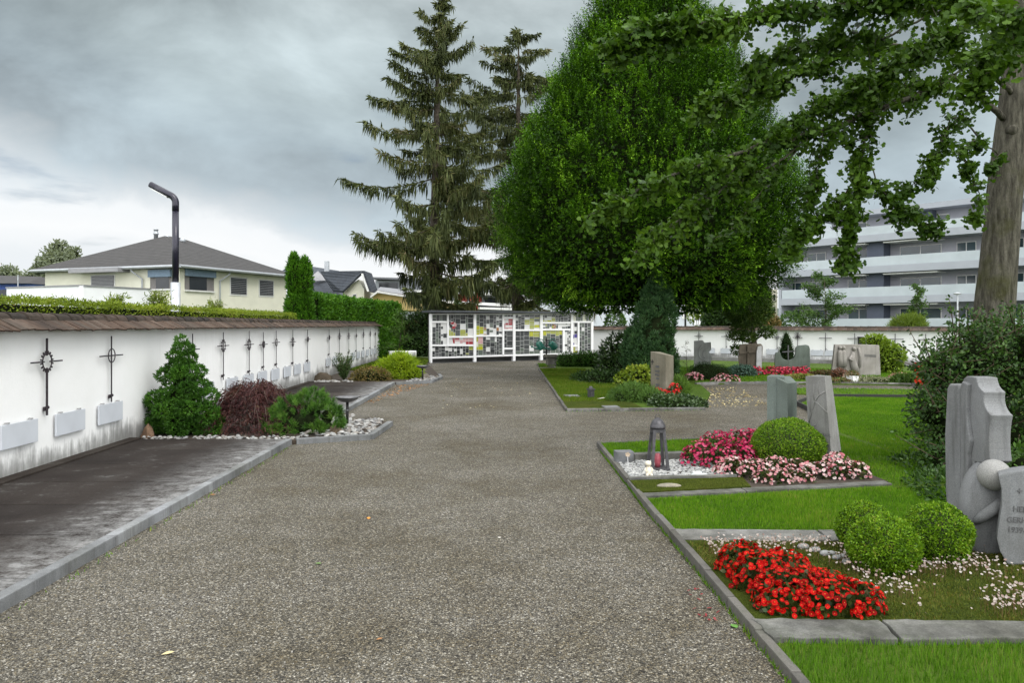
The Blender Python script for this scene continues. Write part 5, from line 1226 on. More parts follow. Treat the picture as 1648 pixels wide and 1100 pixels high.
bush('ground_ivy', 'dark glossy groundcover at the front corner of the island plot', 'plant', [((c[0], c[1], .06), (.45, .32, .19)), ((c[0] - .3, c[1] - .1, .06), (.3, .3, .2)), ((c[0] + .32, c[1] - .1, .05), (.22, .25, .14)), ((c[0] - .05, c[1] - .35, .05), (.4, .2, .13))], 3600, .045, .035, leafmat('ground_ivy_leaf', [(.018, .04, .010), (.03, .065, .014), (.055, .10, .025), (.10, .15, .05)], .35, .15, .5), .03, core=.7)
lob = [((xa(1057, 16.4), 16.45, .16), (.17, .14, .12)), ((xa(1066, 16.2), 16.2, .12), (.16, .14, .12)), ((xa(1085, 16.4), 16.4, .24), (.14, .13, .13)), ((xa(1077, 16.35), 16.35, .17), (.12, .12, .12))]
flowerbed('red_flower', 'dark red flowers right at the foot of the brownish gravestone', 'flowers', lob, 700, 150, .034, leafmat('crimson_petal', [(.26, .005, .006), (.42, .010, .010), (.58, .02, .015), (.65, .05, .03)], .45, .2))
# small things on the island lawn
g = MB(); x0, y0 = xa(951, 16.9), 16.9; g.box((x0, y0, .12), (.11, .11, .16), .4); g.box((x0, y0, .215), (.14, .14, .03), .4); g.lathe((x0, y0, .23), [(.05, 0), (.045, .03), (.02, .05)], 10)
tag(g.build('small_lantern', M_LANT, bevel=.004), 'small squat dark lantern standing alone on the island lawn', 'lantern')
for lab, px, py, sx, sy in (('thin grey stone plate flush in the lawn left of the squat lantern', 920, 638, .32, .35), ('dark flat stone plate at the front edge beside the perennial bush', 983, 656, .3, .3)):
    x0, y0 = gp(px, py, .04); g = MB(); g.box((x0, y0, .035), (sx, sy, .05), .1); tag(g.build('stone_plate', stone('plate_stone', (.16, .165, .165), .3, .3, 5, False), bevel=.008), lab, 'stone plate', 'flat stone plates in the island lawn')
x0, y0 = gp(969, 643, .05); V = leaf_mesh(np.array([(x0 - .1, y0, .06)]), (1, .1, .15), (0, 0, 1), .2, .09, 'leaf'); tag(np_obj('pale_leaf', [V], flat('pale_dry_leaf', (.62, .58, .5), .7)), 'large pale dry leaf lying on the island lawn', 'leaf')
# fountain with two watering cans
M_TROUGH = stone('trough_stone', (.13, .125, .11), .3, .5, 5, True, 90, .9, (.04, .045, .03), .4); M_CAN = flat('green_plastic', (.012, .12, .085), .35, 0, .15, 10, spec=.5)
fx0, fy0 = xa(887, 29.9), 29.9
t = thing('water_trough', (fx0, fy0, 0), 'small stone water trough with standpipe beside the low hedge', 'fountain')
g = MB(); g.box((fx0, fy0, .18), (.34, .5, .36), .1); g.build('plinth', M_TROUGH, t, bevel=.015)
g = MB(); g.box((fx0, fy0, .42), (.52, .62, .1), .1); g.build('basin', M_TROUGH, t, bevel=.02)
g = MB(); g.tube([(fx0 - .19, fy0 - .1, .47), (fx0 - .19, fy0 - .1, 1.02)], .028, 8); g.tube([(fx0 - .19, fy0 - .1, .93), (fx0 - .19, fy0 - .32, .95), (fx0 - .19, fy0 - .36, .9)], .014, 6); g.lathe((fx0 - .19, fy0 - .1, 1.02), [(.035, 0), (.03, .05), (.012, .1), (.012, .14)], 8); g.build('standpipe', M_BLKST, t, True)
g = MB(); g.tube([(fx0 + .27, fy0 - .1, .0), (fx0 + .27, fy0 - .1, .96), (fx0 - .75, fy0 + .02, .96)], .014, 6); g.build('can_rail', M_CLIP, t)
def can(label, x, y, z, rz, tilt):
    t = thing('watering_can', (x, y, z), label, 'watering can', 'green watering cans hanging at the fountain')
    M = Matrix.Translation((x, y, z)) @ Matrix.Rotation(rz, 4, 'Z') @ Matrix.Rotation(tilt, 4, 'Y')
    def tr(p): return M @ Vector(p)
    g = MB(); g.lathe((0, 0, 0), [(.125, -.17), (.135, -.15), (.135, .08), (.115, .14), (.085, .16)], 16); g.v = [tuple(tr(p)) for p in g.v]; g.build('body', M_CAN, t, True)
    g = MB(); g.tube([tr(p) for p in ((.11, 0, -.12), (.2, 0, -.02), (.3, 0, .12))], [.035, .024, .018], 8); g.tube([tr((.29, 0, .11)), tr((.33, 0, .15))], [.03, .045], 8); g.build('spout', M_CAN, t, True)
    g = MB(); g.tube([tr(p) for p in ((-.13, 0, -.06), (-.2, 0, .02), (-.19, 0, .15), (-.1, 0, .22), (.0, 0, .22), (.07, 0, .15))], .018, 7); g.build('handle', M_CAN, t, True)
can('green watering can hanging left of the fountain standpipe', fx0 - .42, fy0 - .05, .82, math.pi * .9, .55)
can('green watering can hanging right of the fountain standpipe', fx0 + .06, fy0 - .05, .83, math.pi * 1.12, .75)

# ================================================================== grave field in front of the back wall
FLD = [(5.0, 20.9), (6.6, 21.25), (11.6, 20.3), (18, 18.6), (22, 20), (17, 28.6), (9.3, 34.1), (4.7, 37.2), (4.8, 28)]
g = MB(); g.prism(FLD, -.05, .03); tag(g.build('lawn', M_TURF), kind='structure')
kerb_run([(4.9, 20.75), (5.6, 21.1), (6.6, 21.15), (9.2, 21.0), (11.6, 20.2), (18, 18.5)], .1, .075, M_SLABL, .75, .01, .008)
grass('grass', [(5.1, 21), (6.6, 21.4), (11.4, 20.5), (14, 20), (14, 25), (10, 29), (5.5, 29)], 30000, .03, (.03, .08), .004, M_GRASSY)
def cushion(label, cat, px, py, Y, w, h, n, L, mat, name='flower_cushion', shape='leaf', up=.4, dep=.8, group=None, core=.7):
    x = xa(px, Y); r = w / 2
    return bush(name, label, cat, [((x, Y, .05), (r, r * dep, h)), ((x - r * .5, Y, .05), (r * .55, r * .55, h * .8)), ((x + r * .5, Y + .05, .05), (r * .55, r * .55, h * .85))], n, L, L * .6, mat, .03, shape=shape, up=up, stems=3, core=core, group=group)
M_YEWD = leafmat('yew_leaf', [(.008, .022, .006), (.014, .036, .008), (.024, .058, .011), (.04, .085, .016)], .5, .12)
x, Y = xa(1146, 22.3), 22.5
bush('yew_mound', 'dark green clipped yew mound behind the pink flowers', 'clipped shrub', [((x - .15, Y, .2), (.5, .42, .33)), ((x + .2, Y, .17), (.42, .4, .28))], 5200, .05, .012, M_YEWD, .03, shape='rhomb', up=.5, core=.85)
lob = [((xa(1166, 21.35), 21.5, .08), (.22, .2, .18)), ((xa(1180, 21.35), 21.45, .06), (.24, .2, .16)), ((xa(1155, 21.5), 21.5, .05), (.2, .16, .1))]
flowerbed('begonia_clump', 'pale pink begonias at the kerb right of the dark yew mound', 'flowers', lob, 500, 260, .032, M_PINK)
lob = [((xa(1119, 22), 22.1, .1), (.24, .2, .16)), ((xa(1112, 22), 22.2, .08), (.15, .2, .12))]
flowerbed('begonia_clump', 'mixed rose and white flowers left of the dark yew mound', 'flowers', lob, 400, 160, .032, M_PINK)
M_BLUEJ = leafmat('blue_juniper', [(.03, .07, .05), (.06, .115, .085), (.10, .17, .13), (.15, .23, .18)], .55, .15)
cushion('bluish green carpet juniper between yew mound and weathered dark gravestone', 'shrub', 1192, 592, 24.0, .95, .33, 3000, .06, M_BLUEJ, 'carpet_juniper', 'rhomb')
M_REDL = leafmat('rose_red_petal', [(.30, .01, .03), (.48, .02, .06), (.60, .05, .10), (.66, .18, .2)], .45, .2)
for i, (a, b_, lab) in enumerate(((1212, 1224, 'rose red flowers at the foot of the dark weathered gravestone'), (1241, 1262, 'rose red flowers at the foot of the green curved gravestone under its notch'), (1268, 1298, 'rose red flowers at the foot of the tall side of the green curved gravestone'))):
    n = max(2, int((b_ - a) / 7)); lob = [((xa(a + (b_ - a) * k / n, 24.4), 24.5, .1), (.17, .2, .19)) for k in range(n + 1)]
    flowerbed('red_flower', lab, 'flowers', lob, 500, 60 * n + 70, .036, M_REDL)
M_MIX = leafmat('low_mixed_leaf', [(.06, .05, .02), (.07, .10, .025), (.11, .15, .04), (.22, .10, .06), (.30, .24, .16)], .5, .25)
cushion('yellow-green low flower mat in front of the green curved gravestone', 'plant', 1290, 605, 22.6, .9, .13, 1500, .05, leafmat('sedum_leaf', [(.10, .13, .02), (.16, .20, .03), (.26, .24, .06), (.32, .22, .14)], .5, .2), 'sedum_mat')
cushion('reddish low groundcover left before the relief gravestone', 'plant', 1330, 597, 24.2, 1.0, .15, 1500, .05, leafmat('reddish_leaf', [(.06, .04, .02), (.11, .05, .03), (.10, .10, .03), (.16, .08, .05)], .5, .2), 'groundcover_mat')
cushion('rusty orange plant before the carved figures of the relief gravestone', 'plant', 1352, 597, 23.2, .5, .26, 900, .05, leafmat('rust_leaf', [(.10, .05, .03), (.18, .08, .05), (.26, .13, .09)], .5, .2), 'rusty_plant')
cushion('whitish green low mat along the kerb before the relief gravestone', 'plant', 1400, 607, 21.4, 1.5, .12, 2000, .05, leafmat('silver_leaf', [(.10, .13, .05), (.18, .20, .10), (.30, .30, .2), (.40, .38, .30)], .5, .2), 'silver_mat', dep=.35)
cushion('pale mat of low plants at the kerb, left of the white flower pot', 'plant', 1350, 609, 21.1, .7, .1, 900, .05, M_MIX, 'silver_mat', dep=.4)
cushion('pink flowering cushion right of the yellow-green bush', 'flowers', 1448, 603, 22.3, .6, .18, 1000, .05, leafmat('dusty_pink', [(.12, .12, .04), (.32, .17, .13), (.42, .24, .2), (.48, .32, .28)], .5, .2), 'flower_cushion')
cushion('green grassy clump right of the yellow-green bush at the kerb', 'plant', 1462, 609, 21.0, .9, .2, 1400, .1, M_FERN, 'grassy_clump', 'strip', .8)
cushion('orange and white flowers in front of the relief gravestone around the white pot', 'flowers', 1372, 597, 22.2, .55, .22, 800, .045, leafmat('mixed_petal', [(.05, .03, .05), (.08, .10, .03), (.55, .50, .42), (.45, .12, .05), (.1, .05, .12)], .5, .2), 'flower_cushion')
t = thing('flower_pot', (xa(1372, 21.2), 21.2, .05), 'white square flower pot at the kerb before the relief gravestone', 'flower pot')
g = MB(); g.box((xa(1372, 21.2), 21.2, .13), (.2, .2, .17), .5, top=1.15); g.build('pot', M_WHITE, t, bevel=.008)
P, N = shell(160, [((xa(1372, 21.2), 21.2, .25), (.12, .12, .1))], .6, 1.1, .5); np_obj('plant', [leaf_mesh(P, N + np.array((0, 0, .5)), rdir(len(P)), .06, .03, 'leaf')], M_MIX, t)
# small carved stele
M_STELE = stone('pale_grey_stone', (.42, .43, .43), .15, .3, 4, True, 110, .85, (.1, .1, .1), .3)
Y = 27.6; t = thing('gravestone', (xa(1132, Y), Y, .03), 'small pale grey stele with carved round figure by the back wall', 'gravestone')
g = MB(); o = [P3(px, py, Y) for px, py in ((1118, 600), (1118, 549), (1131, 548), (1134, 552), (1144, 551), (1145, 563), (1141, 567), (1146, 575), (1141, 600))]; g.extrude(o, (.02, .22, 0)); g.build('body', M_STELE, t, bevel=.01)
g = MB(); c0 = P3(1134, 568, Y - .01); g.tube([(c0[0] + .22 * math.cos(a), c0[1], c0[2] + .26 * math.sin(a)) for a in np.linspace(1.9, 4.9, 14)], .03, 6); g.tube([(c0[0] + .1 * math.cos(a) + .05, c0[1], c0[2] + .14 * math.sin(a) - .06) for a in np.linspace(1.2, 4.6, 10)], .025, 6); g.build('carved_figure', M_STELE, t, True)
# dark weathered gravestone with incised cross
M_WEATH = stone('dark_weathered_stone', (.10, .085, .065), .35, .7, 2.5, True, 90, .9, (.03, .028, .022), .4)
Y = 25.3; t = thing('gravestone', (xa(1207, Y), Y, .03), 'broad dark brown weathered gravestone with cross relief under the cloud-pruned tree', 'gravestone')
g = MB(); o = [P3(px, py, Y) for px, py in ((1190, 601), (1187.5, 575), (1190, 556), (1194, 554), (1221, 554), (1224, 558), (1222, 602))]; g.extrude(o, (.16, .25, 0)); g.build('body', M_WEATH, t, bevel=.02)
g = MB(); o = [P3(px, py, Y) for px, py in ((1216, 603), (1217, 565), (1219, 558), (1225.5, 557), (1225, 603))]; g.extrude(o, (.0, -.05, 0)); g.build('pale_edge', M_STELE, t, bevel=.01)
g = MB(); a, b_ = P3(1203.5, 556, Y - .015), P3(1203.5, 588, Y - .015); g.bar(a, b_, .05, .05, (0, 1, 0)); a, b_ = P3(1190, 569, Y - .015), P3(1216, 567, Y - .015); g.bar(a, b_, .05, .05); g.build('cross_relief', M_WEATH, t, bevel=.005)
# green curved gravestone with notch, cross and cone conifer
Y = 25.6; M_GRN2 = stone('dark_green_stone', (.115, .14, .12), .2, .5, 3, True, 100, .75, (.05, .06, .05), .25)
t = thing('gravestone', (xa(1278, Y), Y, .03), 'wide green curved gravestone with round notch holding a cross', 'gravestone')
cxp, cyp, rp = 1268.5, 569, 11.5
outl = [(1247, 602), (1247, 573), (1249, 568), (1255, 567)] + [(cxp + rp * 1.06 * math.cos(a), cyp - rp * math.sin(a)) for a in np.linspace(math.pi * 1.02, TAU * .99, 15)] + [(1281, 560), (1285, 557), (1298, 555.5), (1302, 557), (1303.5, 562), (1304, 602)]
g = MB(); g.extrude([P3(px, py, Y) for px, py in outl], (.10, .34, 0)); g.build('body', M_GRN2, t, bevel=.014)
g = MB(); a, b_ = P3(1268.5, 556, Y + .15), P3(1268.5, 580, Y + .15); g.bar(a, b_, .035, .035, (0, 1, 0)); a, b_ = P3(1259, 567, Y + .15), P3(1279, 565.5, Y + .15); g.bar(a, b_, .03, .035); g.build('bronze_cross', M_IRONG, t)
Y = 27.2; x = xa(1266, Y)
bush('cone_conifer', 'small dark cone-shaped conifer behind the notch of the green gravestone', 'conifer', [((x, Y, .35), (.3, .3, .35)), ((x, Y, .65), (.27, .27, .35)), ((x - .01, Y, .95), (.19, .19, .3)), ((x - .02, Y, 1.17), (.1, .1, .2))], 3600, .05, .014, M_JUN, .03, shape='rhomb', up=.9, spread=.4, core=.88)
# relief gravestone
Y = 24.2; M_REL = stone('relief_limestone', (.27, .255, .235), .14, .45, 3, True, 110, .88, (.11, .105, .095), .3)
t = thing('gravestone', (xa(1378, Y), Y, .03), 'wide pale gravestone with two carved robed figures in relief', 'gravestone')
g = MB(); g.extrude([P3(px, py, Y) for px, py in ((1338, 605), (1342, 570), (1343.5, 555), (1384, 555), (1415, 556), (1416, 570), (1417.5, 605))], (.09, .3, 0)); g.build('body', M_REL, t, bevel=.012)
def robe(pts, r, off=-.02):
    g = MB(); g.tube([P3(px, py, Y + off) for px, py in pts], r, 9); return g
for hx, lean in ((1352, 0), (1357.5, 0)):
    g = robe([(hx, 590), (hx, 577), (hx - .3, 568), (hx, 563.5)], [.10, .095, .085, .045]); g.ball(P3(hx, 560, Y - .025), .066, 10, 8); g.build('carved_figure', M_REL, t, True)
g = robe([(1377, 599), (1374, 588), (1371, 576), (1373, 567)], [.13, .11, .085, .04]); g.ball(P3(1374.5, 561.5, Y - .03), .065, 10, 8); g.tube([P3(1371, 573, Y - .05), P3(1367, 578, Y - .08), P3(1372, 581, Y - .09)], [.04, .035, .03], 8); g.tube([P3(1382, 560, Y - .02), P3(1385, 575, Y - .02), P3(1383, 592, Y - .02)], [.04, .05, .04], 8); g.build('carved_figure', M_REL, t, True)
g = MB()
for k in range(11): 
    px = 1392 + k * 1.75; a, b_ = P3(px, 570.5 + .1 * k, Y - .002), P3(px, 574.5 + .1 * k, Y - .002); g.bar(a, b_, .018, .006, (0, 1, 0))
g.build('lettering', M_INSC, t)
M_YB = leafmat('yellow_bush_leaf', [(.08, .14, .012), (.14, .22, .018), (.22, .32, .03), (.30, .40, .05)], .45, .3)
Y = 25.6; x = xa(1425, Y)
bush('yellow_green_bush', 'bright yellow-green bush growing over the side of the relief gravestone', 'shrub', [((x + .1, Y, .35), (.42, .45, .4)), ((x - .05, Y, .75), (.4, .4, .35)), ((x - .35, Y, 1.05), (.42, .3, .22)), ((x + .15, Y - .1, .6), (.42, .4, .38))], 2600, .11, .05, M_YB, .03, up=.3, core=.7)
# cloud-pruned tree
M_CLOUD = leafmat('cloud_tree_leaf', [(.02, .045, .008), (.04, .08, .012), (.07, .12, .018), (.12, .17, .03)], .5, .2)
Y = 26.6; t = thing('cloud_pruned_tree', (xa(1216, Y), Y, .03), 'cloud-pruned tree with separate foliage pads above the dark weathered gravestone', 'tree')
pads = [((1203, 489), (.85, .75, .62)), ((1222, 480), (.42, .4, .5)), ((1186, 505), (.36, .35, .3)), ((1206, 515), (.55, .5, .35)), ((1184, 541), (.30, .3, .2)), ((1203, 543), (.32, .32, .16)), ((1233, 535), (.30, .3, .18)), ((1183, 563), (.16, .18, .19)), ((1227, 503), (.34, .3, .3)), ((1190, 530), (.28, .28, .2))]
lob = [((xa(a, Y), Y + RG.uniform(-.1, .1), za(b_, Y)), r) for (a, b_), r in pads]
P, N = shell(11000, lob, .45, 1.08, .6); rn = np.clip(.42 + .4 * fnoise(P, 4, 4) + RG.normal(0, .15, len(P)), 0, 1)
np_obj('foliage', [leaf_mesh(P, N + RG.normal(size=N.shape) * .6 + np.array((0, 0, .4)), rdir(len(P)), RG.uniform(.06, .11, len(P)), .04, 'leaf', rn)], M_CLOUD, t)
base = (xa(1215, Y), Y, .0); pth = [([base, P3(1214, 555, Y), P3(1211, 530, Y), P3(1207, 505, Y), P3(1205, 480, Y)], [.12, .1, .085, .06, .03])]
for (a, b_), r in pads[2:9]: pth.append(([P3(1212, min(556, b_ + 14), Y), P3((1212 + a) / 2, b_ + 8, Y), P3(a, b_ + 2, Y)], [.03, .025, .015]))
tube_obj('trunk', pth, M_BARK, t)
openplant('wiry_shrub', 'thin wiry leafless-looking shrub left of the small carved stele', 'shrub', (xa(1106, 26.5), 26.5, .03), 1.0, .4, 14, 12, .04, .02, leafmat('sparse_leaf', [(.08, .08, .05), (.12, .14, .06), (.2, .2, .12)], .5, .2), .15, .012)
x, Y = xa(1496, 20.5), 20.6
lob = [((xa(1487, 20), 20.1, .5), (.2, .18, .12)), ((xa(1508, 20), 20.1, .5), (.17, .18, .12))]
flowerbed('lily_clump', 'orange-red flowers showing through gaps of the big leafy shrub', 'flowers', lob + [((xa(1497, 20), 20.1, .2), (.3, .2, .3))], 500, 170, .05, leafmat('orange_red_petal', [(.50, .02, .008), (.65, .04, .012), (.7, .08, .02)], .45, .25), leafl=.09, lmat=M_FERN)

Y = 19.6; t = thing('gravestone', (xa(1522, Y), Y, .03), 'grey gravestone top peeping out behind the big leafy shrub', 'gravestone')
g = MB(); g.extrude([P3(px, py, Y) for px, py in ((1511, 612), (1511, 546), (1515, 544), (1530, 544.5), (1534, 548), (1534, 612))], (.05, .2, 0)); g.build('body', M_STELE, t, bevel=.012)
p = rear_at(1386); t = thing('wall_box', (p.x, p.y, .8), 'small dark box on the back wall beside the yellow-green bush', 'wall box')  # plain dark box fixed to the wall, not a lamp
fr = frame_at(p, RD, RN); g = MB(); g.bar(fr(-.1, .95, .09), fr(.1, .95, .09), .14, .3); g.build('case', M_BLKST, t, bevel=.01); g = MB(); g.bar(fr(-.12, 1.115, .09), fr(.12, 1.115, .09), .18, .03); g.build('lid', M_BLKST, t)
# ================================================================== big trees
# clipped egg-shaped hornbeam
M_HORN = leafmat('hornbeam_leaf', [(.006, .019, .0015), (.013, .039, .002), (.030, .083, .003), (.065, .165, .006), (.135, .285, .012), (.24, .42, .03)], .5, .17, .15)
HX, HYY = xa(1043, 24.0), 24.2
t = thing('hornbeam', (HX, HYY, 0), 'huge dense egg-shaped bright green hornbeam rising behind the juniper', 'tree')
prof_z = np.array([2.0, 2.12, 2.64, 3.2, 3.98, 5.3, 5.77, 6.67, 7.57, 8.94, 10.4, 11.66, 12.6, 13.2]); prof_r = np.array([1.2, 2.8, 3.75, 4.38, 4.66, 4.70, 4.62, 4.22, 3.68, 3.0, 2.32, 1.45, .75, .2])
def horn_pts(n, k0, k1):
    z = RG.uniform(2.03, 13.1, n * 2); r = np.interp(z, prof_z, prof_r); keep = RG.random(n * 2) < (r + .6) / 5.4; z, r = z[keep][:n], r[keep][:n]; n = len(z)
    a = RG.uniform(0, TAU, n); slope = np.interp(z, [2.0, 2.7, 4, 5.3, 7, 10, 13], [-1.6, -.9, -.3, .05, .35, .4, .6])
    N = unit(np.column_stack([np.cos(a), np.sin(a), slope]))
    lump = 1 + .045 * fnoise(np.column_stack([np.cos(a) * 4, np.sin(a) * 4, z * .8]), .8, 3) + .03 * fnoise(np.column_stack([np.cos(a) * 4, np.sin(a) * 4, z]), 1.9, 5)
    rr = r * lump * RG.uniform(k0, k1, n)
    return np.column_stack([HX + rr * np.cos(a), HYY + rr * np.sin(a), z]), N
C0, NC = horn_pts(2300, .93, 1.02); up = np.array((0, 0, 1.0)); per = 11
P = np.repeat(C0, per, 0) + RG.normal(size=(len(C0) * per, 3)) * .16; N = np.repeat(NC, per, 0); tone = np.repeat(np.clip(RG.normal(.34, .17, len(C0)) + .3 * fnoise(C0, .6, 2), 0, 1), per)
P -= N * np.linalg.norm(P - np.repeat(C0, per, 0), axis=1)[:, None] * .6
m = 15; n = len(P); cd = unit(NC * .45 + up * np.interp(C0[:, 2], [2, 3, 5], [-.1, .35, .9])[:, None] + RG.normal(size=NC.shape) * .15)
D = unit(np.repeat(cd, per, 0) + RG.normal(size=N.shape) * .2); SL = RG.uniform(.2, .5, n) * np.interp(P[:, 2], [2, 3, 8, 13], [.5, .7, 1.0, 1.35])
s = (np.arange(m) + .5) / m; Q = P[:, None, :] + D[:, None, :] * (SL[:, None] * s[None, :])[..., None]; Q = Q.reshape(-1, 3) + RG.normal(size=(n * m, 3)) * .016
A = unit(np.repeat(D, m, 0) * .55 + RG.normal(size=(n * m, 3)) * np.array((.8, .8, .28)) + np.repeat(N, m, 0) * .35); LN_ = up * 1.0 + RG.normal(size=(n * m, 3)) * .27
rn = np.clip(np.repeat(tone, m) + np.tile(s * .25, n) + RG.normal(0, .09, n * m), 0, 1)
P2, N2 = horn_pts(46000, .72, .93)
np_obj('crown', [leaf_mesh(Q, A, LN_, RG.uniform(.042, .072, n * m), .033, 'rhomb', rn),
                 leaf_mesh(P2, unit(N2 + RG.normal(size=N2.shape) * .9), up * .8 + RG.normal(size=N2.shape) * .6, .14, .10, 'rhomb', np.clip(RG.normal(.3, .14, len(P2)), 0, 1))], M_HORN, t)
g = MB(); g.lathe((HX, HYY, 0), [(.3, 2.25)] + [(max(.05, r * .78), z + (.15 if z < 3 else 0)) for z, r in zip(prof_z[1:], prof_r[1:])], 22); g.build('shade_core', M_DARKCORE, t, True)
tube_obj('trunk', [([(HX, HYY, -.05), (HX + .03, HYY, 1.2), (HX, HYY, 2.6)], [.34, .27, .24])], M_BARK, t, 14)

# two tall spruces
M_SPR = leafmat('spruce_twig', [(.02, .028, .009), (.036, .049, .014), (.056, .072, .019), (.08, .096, .027), (.11, .11, .038), (.12, .095, .05)], .6, .12)
def spruce(label, x, y, H, prof, seed, nb=92, lean=0.0):
    rg = np.random.default_rng(seed)
    t = thing('spruce', (x, y, 0), label, 'tree', 'tall spruces behind the glass mosaic shelter')
    pth = [([(x, y, -.05), (x + lean * .3, y, H * .3), (x + lean * .7, y, H * .7), (x + lean, y, H)], [.36, .27, .15, .015])]
    PP, AA, LL, WW, RR = [], [], [], [], []
    pz, pr = zip(*prof)
    for k in range(nb):
        h = (k + rg.random()) / nb; z = 2.2 + (H - 2.4) * h ** .92 + rg.normal(0, .25); R = np.interp(z, pz, pr) * rg.uniform(.35, 1.15); a = rg.uniform(0, TAU)
        cx = x + lean * z / H; dirn = np.array((math.cos(a), math.sin(a), 0)); sag = rg.uniform(.10, .26) * (1.1 - h * .9); rise = rg.uniform(.05, .2)
        u = np.linspace(0, 1, 8); pts = np.array((cx, y, z)) + dirn * (R * u)[:, None] + np.array((0, 0, 1.)) * (R * (-sag * np.sin(u * 2.2) + rise * u ** 3))[:, None]
        pth.append((pts, list(np.linspace(.05 * (1.15 - h), .008, 8))))
        side = np.array((-dirn[1], dirn[0], 0)); m = int(32 * R) + 24
        uu = rg.uniform(.06, 1.03, m) ** .85; i = np.minimum((uu * 7).astype(int), 6); f = (uu * 7 - i)[:, None]; q = pts[i] * (1 - f) + pts[i + 1] * f
        w = (rg.uniform(-1, 1, m) * .20 * R * (1.05 - uu) * .8 + rg.normal(0, .06, m)); q = q + side * w[:, None] + np.array((0, 0, 1)) * (-.22 * np.abs(w))[:, None]
        # flat sprays lying on the branch, then hanging twigs below them
        tone = rg.normal(.42, .13)
        PP.append(q); AA.append(dirn * .8 + side * np.sign(w)[:, None] * .6 + rg.normal(size=(m, 3)) * .35 + np.array((0, 0, -.25))); LL.append(rg.uniform(.22, .5, m)); WW.append(rg.uniform(.06, .12, m)); RR.append(np.clip(rg.normal(tone + .1, .15, m), 0, 1))
        m2 = int(m * 2.1); j = rg.integers(0, m, m2); hang = q[j] + rg.normal(size=(m2, 3)) * .06
        PP.append(hang); AA.append(np.array((0, 0, -1.)) + dirn * .12 + rg.normal(size=(m2, 3)) * .16); LL.append(rg.uniform(.25, .95, m2) * (1.15 - h * .6)); WW.append(rg.uniform(.04, .08, m2)); RR.append(np.clip(rg.normal(tone, .16, m2), 0, 1))
    P = np.concatenate(PP); n = len(P)
    np_obj('crown', [leaf_mesh(P, np.concatenate(AA), rg.normal(size=(n, 3)), np.concatenate(LL), np.concatenate(WW), 'rhomb', np.concatenate(RR))], M_SPR, t)
    tube_obj('trunk', pth, M_BARK, t, 7)
    return t
spruce('tallest spruce with drooping branches and bare visible trunk, standing alone behind the glass shelter', xa(696, 41), 41.0, 19.0, [(2, 2.6), (4, 3.6), (7, 4.4), (10, 4.7), (12, 3.7), (14.5, 2.9), (17, 1.9), (18.4, .9), (19, .3)], 5, 104, .35)
spruce('second drooping spruce, partly hidden by the big hornbeam', xa(832, 46), 46.0, 19.2, [(2, 3.6), (5, 5.0), (9, 5.3), (12, 4.7), (15, 3.7), (17.5, 2.5), (18.6, 1.4), (19.2, .4)], 9, 104, .1)

# ginkgo reaching in from the side
M_GINK = leafmat('ginkgo_leaf', [(.019, .05, .004), (.034, .078, .006), (.054, .114, .008), (.082, .16, .013), (.13, .225, .025)], .5, .35, .2)
m, nt, b, _ = newmat('ginkgo_bark'); co = coords(nt)
n1 = ntex(nt, coords(nt, (9, 9, 1.6)), 2.2, 6, .65); n2 = ntex(nt, co, 1.6, 4, .6); n3 = ntex(nt, co, 40, 4, .6)
c = ramp(nt, n1, [(.3, (.024, .022, .016)), (.5, (.075, .070, .054)), (.7, (.135, .128, .10))])
c = mixc(nt, ramp(nt, n2, [(.5, 0), (.66, .75)]), c, (.045, .048, .010)); c = mixc(nt, .3, c, ramp(nt, n3, [(.3, .25), (.7, .75)]), 'OVERLAY')
nt.links.new(c, b.inputs['Base Color']); b.inputs['Roughness'].default_value = .95; b.inputs['Specular IOR Level'].default_value = .15; bump(nt, b, n1, .9, .05); M_GBARK = m
TY = 10.6
gk = thing('ginkgo', (xa(1592, TY), TY, 0), 'big ginkgo with grey-green bark and fan leaves reaching over the lawn', 'tree')
g = MB(); tr = [(1588, 790, .33), (1591, 640, .28), (1599, 515, .24), (1606, 440, .225), (1616, 330, .215), (1627, 230, .21), (1638, 130, .2), (1648, 30, .19), (1655, -80, .19), (1660, -220, .16)]
rows = []; nn = 26
for i in range(len(tr) - 1):
    for s_ in np.linspace(0, 1, 7)[:-1]:
        a, b_ = tr[i], tr[i + 1]; rows.append(tuple(a[j] * (1 - s_) + b_[j] * s_ for j in range(3)))
rows.append(tr[-1]); vs, fs = [], []
for px, py, r in rows:
    c0 = P3(px, py, TY)
    for k in range(nn):
        a = TAU * k / nn; rr = r * (1 + .06 * mnoise.noise(Vector((math.cos(a) * 2, math.sin(a) * 2, c0[2] * .8))) + .03 * math.sin(a * 7 + c0[2] * .7) + .05 * mnoise.noise(Vector((math.cos(a) * 5, math.sin(a) * 5, c0[2] * 2.2))))
        if c0[2] < .5: rr *= 1 + .25 * max(0, .5 - c0[2])
        vs.append((c0[0] + rr * math.cos(a), c0[1] + rr * math.sin(a), c0[2]))
for i in range(len(rows) - 1):
    for k in range(nn): k2 = (k + 1) % nn; fs.append((i * nn + k, i * nn + k2, (i + 1) * nn + k2, (i + 1) * nn + k))
g.add(vs, fs); g.build('trunk', M_GBARK, gk, True)
g = MB(); kc = P3(1636, 207, TY - .235); g.tube([Vector(kc) + Vector((0, .12, 0)), Vector(kc) + Vector((0, .045, 0)), Vector(kc) + Vector((0, .02, 0))], [.085, .07, .03], 10); g.build('knot', M_GBARK, gk, True)
